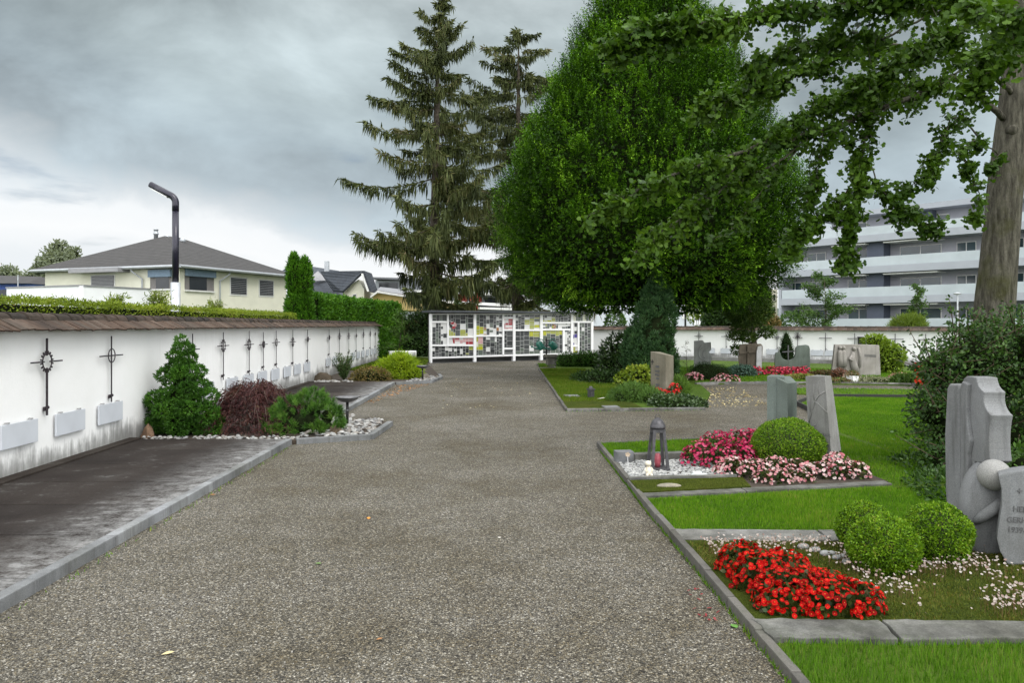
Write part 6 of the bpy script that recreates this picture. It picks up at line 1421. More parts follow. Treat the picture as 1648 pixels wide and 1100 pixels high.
# limbs given as (photo column, row, depth) stations, radius, leaf spread, leaf count
LIMBS = [
    ([(1630, 150, 10.5), (1560, 95, 10.0), (1431, 71, 9.6), (1330, 95, 9.3), (1218, 138, 9.2), (1120, 178, 9.2)], .085, .30, 1500),
    ([(1615, 190, 10.5), (1544, 128, 9.9), (1478, 151, 9.5), (1384, 189, 9.2), (1313, 213, 9.0), (1218, 236, 8.8), (1158, 257, 8.6), (1087, 281, 8.4), (1016, 314, 8.3), (955, 345, 8.2)], .10, .25, 2500),
    ([(1313, 213, 9.0), (1250, 262, 8.9), (1182, 293, 8.8), (1111, 340, 8.6), (1064, 378, 8.5), (1022, 405, 8.4)], .035, .22, 900),
    ([(1218, 236, 8.8), (1150, 300, 8.7), (1090, 345, 8.6)], .02, .22, 350),
    ([(1430, 170, 9.3), (1395, 215, 9.2), (1384, 284, 9.1), (1367, 350, 9.0), (1358, 428, 9.0)], .03, .22, 800),
    ([(1384, 284, 9.1), (1340, 330, 9.0), (1292, 372, 8.9), (1272, 400, 8.9)], .02, .20, 480),
    ([(1395, 260, 9.1), (1420, 305, 9.0), (1462, 345, 9.0), (1512, 372, 9.0)], .02, .17, 420),
    ([(1590, 240, 10.4), (1540, 190, 9.8), (1512, 235, 9.6), (1500, 275, 9.5), (1455, 305, 9.4)], .03, .18, 480),
    ([(1612, 250, 10.4), (1570, 225, 10.1), (1552, 255, 10.0), (1575, 310, 10.0), (1574, 350, 10.0)], .025, .17, 330),
    ([(1648, 60, 9.5), (1500, 20, 8.4), (1380, 5, 7.8), (1260, 15, 7.5), (1130, 35, 7.3), (1040, 52, 7.2), (992, 70, 7.2)], .06, .26, 1700),
    ([(1500, 20, 8.4), (1420, 60, 8.2), (1330, 62, 8.0), (1230, 92, 7.9), (1215, 125, 7.9)], .03, .26, 1000),
    ([(1640, 20, 9.8), (1560, 40, 9.2), (1490, 70, 8.9), (1420, 120, 8.8), (1370, 150, 8.8)], .05, .30, 1500),
    ([(1648, -20, 9.0), (1570, 0, 8.2), (1500, -10, 7.8), (1420, -20, 7.6)], .05, .34, 1400),
    ([(1650, 30, 8.6), (1622, 60, 8.0), (1590, 110, 7.8), (1560, 150, 7.8)], .04, .28, 950),
    ([(1660, 0, 8.0), (1640, 40, 7.2), (1612, 20, 6.8), (1560, 10, 6.5)], .03, .25, 450),
    ([(1560, 95, 10.0), (1520, 130, 9.8), (1440, 140, 9.5), (1340, 165, 9.2), (1262, 212, 9.1)], .03, .28, 1200),
    ([(1384, 189, 9.2), (1330, 240, 9.1), (1310, 290, 9.0), (1300, 330, 8.9)], .018, .17, 260),
    ([(1313, 213, 9.0), (1230, 300, 9.0), (1200, 345, 8.9), (1160, 385, 8.8)], .018, .2, 330),
    ([(1625, 240, 10.5), (1600, 255, 10.3), (1598, 275, 10.25)], .012, .1, 50),
]
lp, la, pth = [], [], []
def py_ok(st): return st[-1][0] < 1200 and st[-1][1] > 200
for st_, r0, spr, cnt in LIMBS:
    pts = np.array([pw(*s_) for s_ in st_]); k = len(pts)
    # smooth the stations
    fine = [];
    for i in range(k - 1):
        p0, p1, p2, p3 = pts[max(i - 1, 0)], pts[i], pts[i + 1], pts[min(i + 2, k - 1)]
        for u in np.linspace(0, 1, 6)[:-1]:
            fine.append(.5 * ((2 * p1) + (-p0 + p2) * u + (2 * p0 - 5 * p1 + 4 * p2 - p3) * u * u + (-p0 + 3 * p1 - 3 * p2 + p3) * u ** 3))
    fine.append(pts[-1]); fine = np.array(fine) + RG.normal(size=(len(fine), 3)) * .012; nf = len(fine)
    pth.append((fine, list(np.linspace(r0 * .45, max(.004, r0 * .07), nf))))
    # short leafy side twigs along the limb
    nt_ = max(6, cnt // (19 if py_ok(st_) else 11)); uu = RG.uniform(.12, 1.0, nt_) ** .85 * (nf - 1.001); ii = uu.astype(int); ff = (uu - ii)[:, None]; q0 = fine[ii] * (1 - ff) + fine[ii + 1] * ff
    tan = unit(fine[np.minimum(ii + 1, nf - 1)] - fine[ii]); wdt = (uu / (nf - 1))
    for q, tg, u in zip(q0, tan, wdt):
        d = unit(tg * .55 + RG.normal(size=3) * .62 + np.array((0, 0, -.20))); ln = spr * RG.uniform(.4, 1.2) * (1.15 - .45 * u); e = q + d * ln - np.array((0, 0, .12 * ln))
        pth.append(([q, (q + e) / 2 + np.array((0, 0, .02)), e], [.006, .004, .002]))
        nl = int(RG.integers(14, 27)); s_ = RG.uniform(.1, 1.08, nl)[:, None]
        lp.append(q * (1 - s_) + e * s_ + RG.normal(size=(nl, 3)) * .035); la.append(d * .35 + RG.normal(size=(nl, 3)) * .75 + np.array((0, 0, -.45)))
P = np.concatenate(lp); A = np.concatenate(la); n = len(P)
rn = np.clip(.4 + .35 * fnoise(P, 1.6, 7) + RG.normal(0, .16, n), 0, 1)
Nn = RG.normal(size=(n, 3)) * .75 + np.array((0, -.25, .75)); L = RG.uniform(.042, .074, n)
np_obj('foliage', [leaf_mesh(P, A, Nn, L, L * 1.12, 'fan', rn, bend=.12)], M_GINK, gk)
tube_obj('limbs', pth, M_GBARK, gk, 6)
# big leafy shrub under the ginkgo
M_SHRUB = leafmat('glossy_shrub_leaf', [(.010, .028, .006), (.020, .05, .009), (.034, .08, .013), (.058, .12, .02), (.09, .16, .035)], .45, .25, .25)
lob = [((xa(a, Y), Y, za(b_, Y)), r) for a, b_, Y, r in ((1600, 600, 9.2, (.62, .6, .62)), (1560, 575, 9.0, (.42, .5, .42)), (1640, 560, 9.2, (.55, .6, .5)), (1530, 620, 8.8, (.36, .45, .34)), (1505, 590, 8.8, (.22, .3, .2)), (1600, 690, 9.0, (.7, .65, .6)), (1530, 690, 8.7, (.42, .5, .42)), (1500, 665, 8.7, (.24, .35, .26)), (1560, 760, 8.6, (.5, .6, .42)), (1640, 760, 9.0, (.7, .7, .6)), (1525, 745, 8.2, (.26, .4, .28)), (1690, 640, 9.4, (.6, .6, .9)))]
t = thing('leafy_shrub', (xa(1590, 9.0), 9.0, .03), 'big dark leafy shrub around the ginkgo trunk behind the scalloped gravestone', 'shrub')
P, N = shell(17000, lob, .45, 1.08, .55); mk = P[:, 2] > .06; P, N = P[mk], N[mk]
# sprigs standing proud of the outline
SP, SA, st_ = [], [], []
for k in range(150):
    j = RG.integers(0, 12); d = rdir(1)[0]; d[2] = abs(d[2]) * .8 + .1; d[1] = -abs(d[1]); c0 = np.array(lob[j][0]); r = np.array(lob[j][1]); q = c0 + d * r * .9; ln = RG.uniform(.12, .42); e = q + unit(d * .8 + RG.normal(size=3) * .4 + np.array((0, 0, .3))) * ln
    st_.append(([c0 + d * r * .4, q, e], [.008, .006, .003])); s_ = RG.uniform(0, 1.05, 22)[:, None]; SP.append(q * (1 - s_) + e * s_ + RG.normal(size=(22, 3)) * .028); SA.append(unit(e - q) * .5 + RG.normal(size=(22, 3)) * .7)
for a0, b0, a1, b1 in ((1540, 560, 1527, 478), (1545, 560, 1543, 500), (1520, 590, 1476, 600), (1515, 600, 1465, 640), (1510, 690, 1462, 700), (1520, 640, 1478, 622), (1500, 590, 1487, 545), (1560, 540, 1556, 505), (1610, 545, 1592, 500), (1630, 520, 1622, 492), (1515, 620, 1482, 660)):
    q, e = pw(a0, b0, 8.7), pw(a1, b1, 8.5); st_.append(([q, (q + e) / 2, e], [.009, .006, .003])); s_ = RG.uniform(.2, 1.03, 42)[:, None]; SP.append(q * (1 - s_) + e * s_ + RG.normal(size=(42, 3)) * .03); SA.append(unit(e - q) * .5 + RG.normal(size=(42, 3)) * .7)
P = np.concatenate([P] + SP); n = len(P); A = np.concatenate([unit(N + RG.normal(size=N.shape) * .8 + np.array((0, 0, .1)))] + SA); mk = P[:, 2] > .05; P, A = P[mk], A[mk]; n = len(P)
rn = np.clip(.42 + .35 * fnoise(P, 2.5, 5) + RG.normal(0, .18, n), 0, 1)
np_obj('foliage', [leaf_mesh(P, A, RG.normal(size=(n, 3)) * .8 + np.array((0, -.3, .8)), RG.uniform(.03, .062, n), .028, 'leaf', rn, bend=.1)], M_SHRUB, t)
tube_obj('stems', st_ + [([(xa(1580, 9), 9.0, 0), np.array(l[0])], [.02, .008]) for l in lob], M_STEM, t, 5)
g = MB(); blob_core(g, lob, .5, 10, 8); g.build('shade_core', M_DARKCORE, t, True)
bush('shade_groundcover', 'dark groundcover in the shade below the big leafy shrub', 'plant', [((xa(1530, 7.3), 7.35, .05), (.33, .5, .2)), ((xa(1560, 7.0), 6.9, .06), (.4, .5, .2)), ((xa(1500, 8.4), 8.6, .05), (.25, .5, .13)), ((xa(1640, 6.9), 6.9, .1), (.5, .6, .35))], 5200, .045, .022, M_SHRUB, .03, core=0)
c = pw(1640, 735, 5.9)
bush('leafy_sprig', 'fresh green leafy plant behind the stone ball of the gravestones', 'plant', [((c[0] + .06, 5.95, c[2] - .12), (.15, .16, .2)), ((c[0] + .1, 6.0, c[2] - .3), (.2, .2, .3))], 700, .05, .03, M_YOUNG, .03, core=.5)

# ================================================================== hedges and columns behind the long wall
M_HEDGE = leafmat('hedge_leaf', [(.055, .085, .005), (.09, .135, .007), (.135, .19, .010), (.18, .24, .015), (.23, .28, .025), (.18, .14, .04)], .5, .25)
def hedge(name, label, pts, h, w, n, L, mat, zb=.0, wob=.05, group=None, up=.3):
    c0 = pts[0]; t = thing(name, (c0[0], c0[1], zb), label, 'hedge', group)
    P_, N_, rr = [], [], []
    seg = [(Vector(a), Vector(b)) for a, b in zip(pts[:-1], pts[1:])]; tot = sum((b - a).length for a, b in seg)
    g = MB()
    for a, b in seg:
        d = (b - a).normalized(); nr = Vector((d.y, -d.x)); ln = (b - a).length; k = int(n * ln / tot)
        s = RG.uniform(0, ln, k); face = RG.choice(3, k, p=[.5, .3, .2])
        o = np.where(face == 0, w / 2, np.where(face == 2, -w / 2, RG.uniform(-w / 2, w / 2, k))); z = np.where(face == 1, h, zb + (h - zb) * RG.random(k))
        wv = RG.normal(0, wob, (k, 3)); px = a.x + d.x * s + nr.x * o; py = a.y + d.y * s + nr.y * o
        P_.append(np.column_stack([px, py, z]) + wv); N_.append(np.column_stack([np.where(face == 1, 0, nr.x * np.sign(o)), np.where(face == 1, 0, nr.y * np.sign(o)), np.where(face == 1, 1.0, .1)]))
        q = [a + nr * (w / 2 - .06), b + nr * (w / 2 - .06), b - nr * (w / 2 - .06), a - nr * (w / 2 - .06)]; g.prism([tuple(p) for p in q], zb, h - .06)
    P, N = np.concatenate(P_), np.concatenate(N_); P[:, 2] += .05 * fnoise(P * np.array((1, 1, 0)), 1.5, 2) * (P[:, 2] > h - .3); rn = np.clip(.45 + .4 * fnoise(P, 1.4, 6) + RG.normal(0, .17, len(P)), 0, 1)
    A = unit(N * .7 + RG.normal(size=N.shape) * .7 + np.array((0, 0, up)))
    np_obj('foliage', [leaf_mesh(P, A, N + RG.normal(size=N.shape) * .7, L * RG.uniform(.6, 1.3, len(P)), L * .5, 'rhomb', rn)], mat, t); g.build('shade_core', M_DARKCORE, t)
    return t
hedge('clipped_hedge', 'low yellowish green clipped hedge showing just above the tiled long wall', [(-6.35, 5.0), (-6.6, 12), (-6.95, 23.6)], 1.93, .8, 80000, .038, M_HEDGE, wob=.025)
M_THUJA = leafmat('thuja_spray', [(.021, .068, .005), (.037, .112, .007), (.058, .163, .009), (.086, .21, .013), (.13, .265, .022)], .5, .25)
hedge('thuja_hedge', 'tall bright green thuja hedge curving behind the far end of the long wall', [(-6.9, 26.0), (-6.7, 32.5), (-5.75, 37.3)], 2.56, .8, 34000, .12, M_THUJA, up=1.0)
for px, top, wd, lab in ((474, 411, .30, 'dark green thuja column nearer the house, taller of the joined two'), (491, 417, .27, 'dark green thuja column beside the thuja hedge, shorter of the joined two')):
    Y = 25.2; x = xa(px, Y); zt = za(top, Y)
    bush('thuja_column', lab, 'conifer', [((x, Y, .9), (wd * 1.05, wd, .95)), ((x, Y, 1.9), (wd, wd, .9)), ((x, Y, zt - .75), (wd * .82, wd * .8, .7)), ((x - .03, Y, zt - .25), (wd * .42, wd * .4, .3))], 7000, .13, .04, M_THUJA, 0, shape='rhomb', up=1.0, spread=.4, core=.85, group='thuja columns behind the long wall')
for i, (px, py, Y, r, lab) in enumerate(((196, 470, 12.5, .22, 'grassy tuft sticking up from the clipped hedge before the white terrace wall'), (268, 470, 14.0, .42, 'loose light green bush above the clipped hedge next to the street lamp'), (352, 482, 19.0, .3, 'small green bush top behind the clipped hedge under the shuttered windows'))):
    c = pw(px, py, Y); openplant('garden_plant', lab, 'plant', (c[0] - .3, Y + .3, 0), c[2] - .16, r * .7, 30, 44, .07, .014, M_HEDGE, .8, .03, 'strip', .9, taper=.4)
# ================================================================== houses beyond the long wall
M_CREAMW = flat('cream_render', (.66, .65, .54), .85, 0, .05, 1.5, spec=.2); M_ROOFG = None
def rooftile(name, c, sc=(2.2, 2.2, 7)):
    m, nt, b, _ = newmat(name); co = coords(nt); s = nd(nt, 'ShaderNodeSeparateXYZ'); nt.links.new(co, s.inputs[0])
    w = nd(nt, 'ShaderNodeTexWave', bands_direction='Z'); w.inputs['Scale'].default_value = 2.6; w.inputs['Distortion'].default_value = .15; nt.links.new(co, w.inputs['Vector'])
    n = ntex(nt, co, 3, 5, .7); cc = mixc(nt, .5, ramp(nt, n, [(.3, tuple(x * .7 for x in c)), (.7, tuple(x * 1.35 for x in c))]), ramp(nt, w.outputs[0], [(0, .2), (.25, .55), (1, .62)]), 'OVERLAY')
    nt.links.new(cc, b.inputs['Base Color']); b.inputs['Roughness'].default_value = .75; bump(nt, b, w.outputs[0], .8, .06); return m
M_ROOFG = rooftile('grey_roof_tile', (.032, .030, .029)); M_ROOFB = rooftile('dark_blue_roof_tile', (.03, .037, .048)); M_GUT = flat('zinc_gutter', (.38, .40, .42), .45, .5, .1, 3)
M_PANE = flat('window_pane', (.02, .024, .028), .08, 0, .1, 2, spec=.4); M_BLIND = flat('grey_louvre_blind', (.24, .24, .25), .5, .2, .1, 3); M_FRAMEW = flat('pale_window_frame', (.62, .62, .60), .6); M_AWN = flat('blue_grey_awning', (.16, .22, .29), .8); M_SHADE = flat('shaded_loggia_wall', (.17, .16, .155), .9)
# hipped bungalow: near corner N, right end R, left end L of the walls
K = 44 / 30.0
Nc = Vector((xa(289, 44), 44.0)); Rd = Vector((2.26, 5.9)).normalized(); Ld = Vector((-5.9, 2.26)).normalized(); LR, LL = 9.6, 10.6
zE, zR = za(432, 44), 7.35
hs1 = thing('bungalow', (Nc.x, Nc.y, 0), 'cream bungalow with grey hipped tile roof behind the clipped hedge', 'house')
def c2(u, v, o=0): p = Nc + Rd * u + Ld * v; return (p.x, p.y)
ov = .55
g = MB(); g.prism([c2(0, 0), c2(LR, 0), c2(LR, LL), c2(0, LL)], 0, zE + .05); g.build('wall', M_CREAMW, hs1)
g = MB(); e = [(*c2(-ov, -ov), zE), (*c2(LR + ov, -ov), zE), (*c2(LR + ov, LL + ov), zE), (*c2(-ov, LL + ov), zE)]
ra, rb = (*c2(LR / 2 - .5, LL / 2), zR), (*c2(LR / 2 + .6, LL / 2), zR)
e2 = [(p[0], p[1], p[2] + .16) for p in e]
g.add(e + e2 + [ra, rb], [(3, 2, 1, 0), (0, 1, 5, 4), (1, 2, 6, 5), (2, 3, 7, 6), (3, 0, 4, 7), (4, 5, 9, 8), (5, 6, 9), (6, 7, 8, 9), (7, 4, 8)])
rf = g.build('roof', M_ROOFG, hs1, recalc=True)
g = MB(); 
for a, b_ in ((e2[0], e2[1]), (e2[0], e2[3])):
    g.tube([Vector(a) + Vector((0, 0, -.08)), Vector(b_) + Vector((0, 0, -.08))], .09, 8)
g.build('gutter', M_GUT, hs1)
def on(face, s, z, o):  # face 'r' along Rd (outward -Ld), 'l' along Ld (outward -Rd)
    if face == 'r': p = Nc + Rd * s - Ld * o
    else: p = Nc + Ld * s - Rd * o
    return Vector((p.x, p.y, z))
def fpanel(face, s0, s1, z0, z1, o0, o1, name, mat, parent):
    g = MB(); dv = (on(face, 0, 0, o1) - on(face, 0, 0, o0)); g.extrude([on(face, s0, z0, o0), on(face, s1, z0, o0), on(face, s1, z1, o0), on(face, s0, z1, o0)], dv); return g.build(name, mat, parent)
def pxs(face, px):
    """distance along a house face for photo column px"""
    d = Rd if face == 'r' else Ld; a = (px - CX) / F; return (a * Nc.y - Nc.x) / (d.x - a * d.y)
def zat(face, px, py): 
    s = pxs(face, px); return za(py, on(face, s, 0, 0).y)
def louvre(face, p0, p1, y0, y1, pm=None):
    s0, s1 = pxs(face, p0), pxs(face, p1); pc = (p0 + p1) / 2; z1, z0 = zat(face, pc, y0), zat(face, pc, y1)
    w = fpanel(face, s0 - .08 * (1 if s1 > s0 else -1), s1 + .08 * (1 if s1 > s0 else -1), z0 - .1, z1 + .06, .0, .03, 'window', M_FRAMEW, hs1)
    fpanel(face, s0, s1, z0, z1, .032, .045, 'pane', M_PANE, w)
    g = MB(); nsl = 9
    for i in range(nsl):
        z = z0 + (z1 - z0) * (i + .5) / nsl; a, b_ = on(face, s0, z, .06), on(face, s1, z, .06); g.bar(a, b_, .05, .03)
    g.build('blind', M_BLIND, w)
louvre('r', 371, 396, 448, 474); louvre('r', 417.5, 439, 452, 476); louvre('l', 184, 148, 444, 464)
for face, p0, p1, y0, y1 in (('r', 297, 344, 434.5, 468), ('l', 278, 242, 434.5, 465.5)):
    s0, s1 = pxs(face, p0), pxs(face, p1); pc = (p0 + p1) / 2; z1, z0 = zat(face, pc, y0), zat(face, pc, y1)
    w = fpanel(face, s0, s1, z0, z1, .002, .02, 'loggia', M_SHADE, hs1)  # flat panel; the shade of the recess is painted as its dark colour
    ds = (s1 - s0); fpanel(face, s0 + ds * .15, s0 + ds * .74, z0 + .03, z1 - .2, .021, .03, 'pane', M_PANE, w)
    fpanel(face, s0, s1, z1 - .42, z1, .04, .2, 'awning', M_AWN, w); fpanel(face, s0, s1, z0 - .08, z0, .0, .12, 'sill', M_FRAMEW, w)
s0, s1 = pxs('l', 210), pxs('l', 131); fpanel('l', s0, s1, zat('l', 172, 440), zat('l', 172, 433), .05, .9, 'awning_cassette', M_BLIND, hs1)
for face, px in (('r', 352), ('l', 231)):
    s0 = pxs(face, px); g = MB(); g.tube([on(face, s0 + .5, zE + .02, .45), on(face, s0 + .45, zE - .15, .40), on(face, s0, zE - .55, .1), on(face, s0, .3, .1)], .05, 8); g.build('downpipe', M_GUT, hs1, True)
for px, top, r, kind in ((251, 368, .13, 'flue'), (268.5, 378, .1, 'vent'), (294, 383, .1, 'vent')):
    Y = 50; x = xa(px, Y); zb = zR - .5; zt = za(top, Y); g = MB()
    if kind == 'flue': g.lathe((x, Y, 0), [(r, zb), (r, zt - .4), (r * 1.3, zt - .38), (r * 1.3, zt - .3), (r, zt - .28), (r, zt - .1), (r * 1.4, zt - .08), (r * .3, zt)], 12)
    else: g.lathe((x, Y, 0), [(r * .6, zb), (r * .6, zt - .32)], 10); g.ball((x, Y, zt - .18), .19, 10, 8)
    g.build('roof_' + kind, M_GUT, hs1, True)
# white terrace wall in front of the bungalow
M_TERR = flat('white_terrace_wall', (.74, .75, .76), .85, 0, .04, 1.5, spec=.2)
t = thing('terrace_wall', (xa(135, 36), 36, 0), 'white terrace wall with dark coping before the cream bungalow', 'wall')
pts = [(14, 464.5, 41.5), (131, 461, 38.0), (240, 466.5, 42.5)]; pts3 = [pw(*p) for p in pts]
g = MB(); h = MB()
for a, b_ in zip(pts3[:-1], pts3[1:]):
    g.bar((a[0], a[1], a[2] / 2), (b_[0], b_[1], b_[2] / 2), .22, (a[2] + b_[2]) / 2); a2, b2 = a + np.array((0, 0, .035)), b_ + np.array((0, 0, .035)); h.bar(a2, b2, .32, .07)
g.build('wall', M_TERR, t); h.build('coping', M_BLIND, t)
# blue house at the edge
M_BLUE = flat('blue_render', (.10, .17, .50), .85, 0, .05, 2); Y = 60
t = thing('blue_house', (xa(10, Y), Y, 0), 'low blue house with grey roof at the picture edge', 'house')
g = MB(); g.box((-40.3, Y + 4, za(456.5, Y) / 2), (6.2, 7.4, za(456.5, Y))); g.build('wall', M_BLUE, t)
g = MB(); x0, x1 = xa(-90, Y), xa(52, Y); z0, z1 = za(457, Y), za(447, Y); g.add([(x0, Y - .6, z0), (x1, Y - .6, z0), (x1 + .9, Y + 8, z0), (x0, Y + 8, z0), (x0, Y + 3.6, z1 + .45), (x1 - 1.6, Y + 3.6, z1 + .3)], [(0, 1, 5, 4), (1, 2, 5), (2, 3, 4, 5), (3, 0, 4), (3, 2, 1, 0)]); g.build('roof', M_ROOFG, t)
g = MB(); g.box((xa(5, Y - .05), Y - .05, za(478, Y)), (2.4, .06, 1.1)); g.build('window', M_PANE, t)
g = MB(); g.tube([(xa(29, Y - 1), Y - 1, za(476, Y)), (xa(29, Y - 1), Y - 1, za(444, Y))], .04, 6); g.build('mast', M_GUT, t)
# house with dark blue roof and dormer
t = thing('dormer_house', (xa(540, 62), 62, 0), 'cream house with dark blue tiled roof and gabled dormer', 'house'); Y = 62
def Q(px, py, y): return (xa(px, y), y, za(py, y))
def roofslab(pl, name='roof', mat=None, th=.18, parent=None): g = MB(); g.extrude(pl, (0, .1, -th)); return g.build(name, mat or M_ROOFB, parent or t)
g = MB(); g.prism([(xa(452, 64), 64), (xa(502, 60), 60.4), (xa(603, 64), 64.5), (xa(603, 74), 74), (xa(452, 74), 74)], 0, za(487, 62)); g.build('wall', M_CREAMW, t)
roofslab([Q(441, 446, 66), Q(470, 424, 72), Q(545, 436, 72), Q(612, 492, 60), Q(520, 492, 58)])
roofslab([Q(497, 455, 60.5), Q(525, 452, 61), Q(560, 486, 58.6), Q(524, 488, 58.3)], 'roof_skirt')
g = MB(); g.extrude([Q(501, 474, 60), Q(524, 486, 59), Q(524, 500, 59), Q(501, 500, 60)], (0, .3, 0)); g.build('gable_wall', M_CREAMW, t)
g = MB(); g.extrude([Q(552, 492, 57.5), Q(552, 467, 57.5), Q(577, 450, 57.5), Q(586, 466, 57.5), Q(586, 494, 57.5)], (0, 4, 0)); dm = g.build('dormer', M_CREAMW, t)
g = MB(); g.extrude([Q(516, 437, 60), Q(585, 436, 57), Q(552, 468, 56.8), Q(536, 467, 58.5)], (0, .12, -.16)); g.build('dormer_roof', M_ROOFB, t)
g = MB(); g.extrude([Q(583, 436, 57), Q(586.5, 436, 57), Q(598, 470, 57), Q(594, 470, 57)], (0, 3, 0)); g.build('dormer_eave', M_ROOFB, t)
g = MB(); g.extrude([Q(581, 441, 56.9), Q(583.5, 440, 56.9), Q(594, 469, 56.9), Q(591, 470, 56.9)], (0, .12, 0)); g.build('bargeboard', M_FRAMEW, t)
g = MB(); g.extrude([Q(567, 474, 57.4), Q(573.5, 473, 57.4), Q(573.5, 486, 57.4), Q(567, 486, 57.4)], (0, .08, 0)); w = g.build('window', M_FRAMEW, t); g = MB(); g.extrude([Q(568, 475, 57.38), Q(572.7, 474, 57.38), Q(572.7, 485.5, 57.38), Q(568, 485.5, 57.38)], (0, .05, 0)); g.build('pane', M_PANE, w)
g = MB(); x, y = xa(526, 66), 66; g.box((x, y, za(434, 66)), (.35, .35, 1.4)); g.build('chimney', M_GUT, t)
# solar thermal panel on it
g = MB(); g.extrude([Q(501, 446, 60), Q(512, 437, 61), Q(527, 452, 60.8), Q(508, 453, 60)], (0, -.06, .03)); g.build('solar_panel', M_BLIND, t)
# yellow flat-gabled house
M_YEL = flat('yellow_render', (.62, .46, .20), .85, 0, .05, 2); Y = 56
t = thing('yellow_house', (xa(640, Y), Y, 0), 'yellow house with low pitched white-edged roof left of the tall spruce trunk', 'house')
g = MB(); g.extrude([Q(600, 500, Y), Q(600, 476, Y), Q(609, 472, Y), Q(666, 481, Y), Q(666, 500, Y)], (0, 6, 0)); g.build('wall', M_YEL, t)
g = MB(); g.extrude([Q(595, 478, Y - .6), Q(607, 468, Y - .6), Q(671, 478.5, Y - .6), Q(671, 481.5, Y - .6), Q(607.5, 471.5, Y - .6), Q(597, 479, Y - .6)], (0, 7, 0)); g.build('roof', M_FRAMEW, t)
g = MB(); g.extrude([Q(607, 467.7, Y - .5), Q(671, 478.2, Y - .5), Q(671, 470, Y + 5), Q(612, 463, Y + 5)], (0, 0, .05)); g.build('roof_covering', M_BLIND, t)
# flat-roofed block with red panels and balconies behind the spruces
M_GREYW = flat('grey_render', (.34, .36, .39), .85, 0, .06, 1); M_REDP = flat('red_cladding', (.38, .05, .04), .7); M_GREYD = flat('dark_grey_cladding', (.10, .105, .115), .7, 0, .1, 2)
Y = 82; t = thing('flat_roofed_block', (xa(720, Y), Y, 0), 'flat-roofed grey block with red panels and white balcony slabs seen between spruce branches', 'apartment block')
g = MB(); g.extrude([Q(604, 515, Y), Q(604, 452, Y), Q(700, 452, Y), Q(832, 468, Y), Q(832, 515, Y)], (0, 10, 0)); g.build('wall', M_GREYW, t)
def strip(name, x0, y0, x1, y1, yb0, yb1, mat, o0, dep): g = MB(); g.extrude([Q(x0, y0, Y + o0), Q(x1, yb0, Y + o0), Q(x1, yb1, Y + o0), Q(x0, y1, Y + o0)], (0, dep, 0)); g.build(name, mat, t)
strip('roof', 598, 446, 720, 449, 450, 453, M_GREYD, -1.5, 12); strip('slab', 640, 466, 834, 469, 473, 477, M_FRAMEW, -2, 2); strip('slab', 636, 480, 834, 483, 490, 495, M_FRAMEW, -2, 2); strip('slab', 738, 494, 834, 497, 496, 500, M_FRAMEW, -2.3, 2.2)
strip('red_panel', 738, 474, 752, 486, 475, 487, M_REDP, -.2, .2); strip('red_panel', 757, 476, 775, 488, 478, 489, M_REDP, -.2, .2); strip('red_panel', 640, 473, 655, 481, 473, 481, M_REDP, -.2, .2); strip('window_band', 655, 471, 726, 480, 473, 483, M_PANE, -.15, .15); strip('window_band', 610, 456, 640, 466, 456, 466, M_PANE, -.15, .15); strip('window_band', 780, 478, 800, 490, 480, 491, M_PANE, -.15, .15); strip('dark_panel', 745, 500, 832, 512, 502, 512, M_GREYD, -.2, .2)
strip('yellow_panel', 700, 488, 735, 500, 490, 500, M_YEL, -2.2, .2)
for px in (757, 768): g = MB(); g.tube([Q(px, 506, Y - 2.6), Q(px, 472, Y - 2.6)], .06, 6); g.build('balcony_post', M_REDP, t)
# pale grey hall behind the shelter and back wall
M_PALE = flat('pale_blue_grey_render', (.50, .53, .57), .85, 0, .04, .8, spec=.2); Y = 62
t = thing('grey_hall', (xa(1000, Y), Y, 0), 'plain pale grey building behind the shelter and below the hornbeam crown', 'building')
g = MB(); g.extrude([Q(846, 540, Y), Q(846, 490, Y), Q(905, 476, Y), Q(1117, 480, Y), Q(1117, 540, Y)], (0, 12, 0)); g.build('wall', M_PALE, t)
g = MB(); g.extrude([Q(1117, 540, Y - .1), Q(1117, 478, Y - .1), Q(1128, 478, Y - .1), Q(1128, 540, Y - .1)], (0, 12, 0)); g.build('white_end_wall', M_TERR, t)
g = MB(); g.extrude([Q(1098, 492, Y - .05), Q(1116, 492, Y - .05), Q(1116, 514, Y - .05), Q(1098, 514, Y - .05)], (0, .05, 0)); w = g.build('door_panel', M_FRAMEW, t)
t = thing('pergola', (xa(1096, 52), 52, 0), 'small dark pergola frame beside the grey building under the hornbeam', 'pergola')
g = MB()
for px in (1086, 1103): g.tube([Q(px, 540, 52), Q(px, 505, 52)], .07, 6)
g.build('posts', M_BLKST, t); g = MB(); g.bar(Q(1082, 505, 52), Q(1107, 504, 52), .1, .14); g.build('top_beam', M_BLKST, t)
# cream block beside the apartments
Y = 78; t = thing('cream_block', (xa(1240, Y), Y, 0), 'narrow cream building end left of the pale apartment house', 'building')
g = MB(); g.extrude([Q(1228, 540, Y), Q(1228, 466, Y), Q(1251, 466, Y), Q(1251, 540, Y)], (0, 10, 0)); g.build('wall', flat('cream_render_pale', (.68, .64, .50), .85, 0, .04, 1), t)
for a, b_ in ((474, 484), (494, 504)): g = MB(); g.extrude([Q(1245, a, Y - .1), Q(1247.5, a, Y - .1), Q(1247.5, b_, Y - .1), Q(1245, b_, Y - .1)], (0, .1, 0)); g.build('window', M_PANE, t)

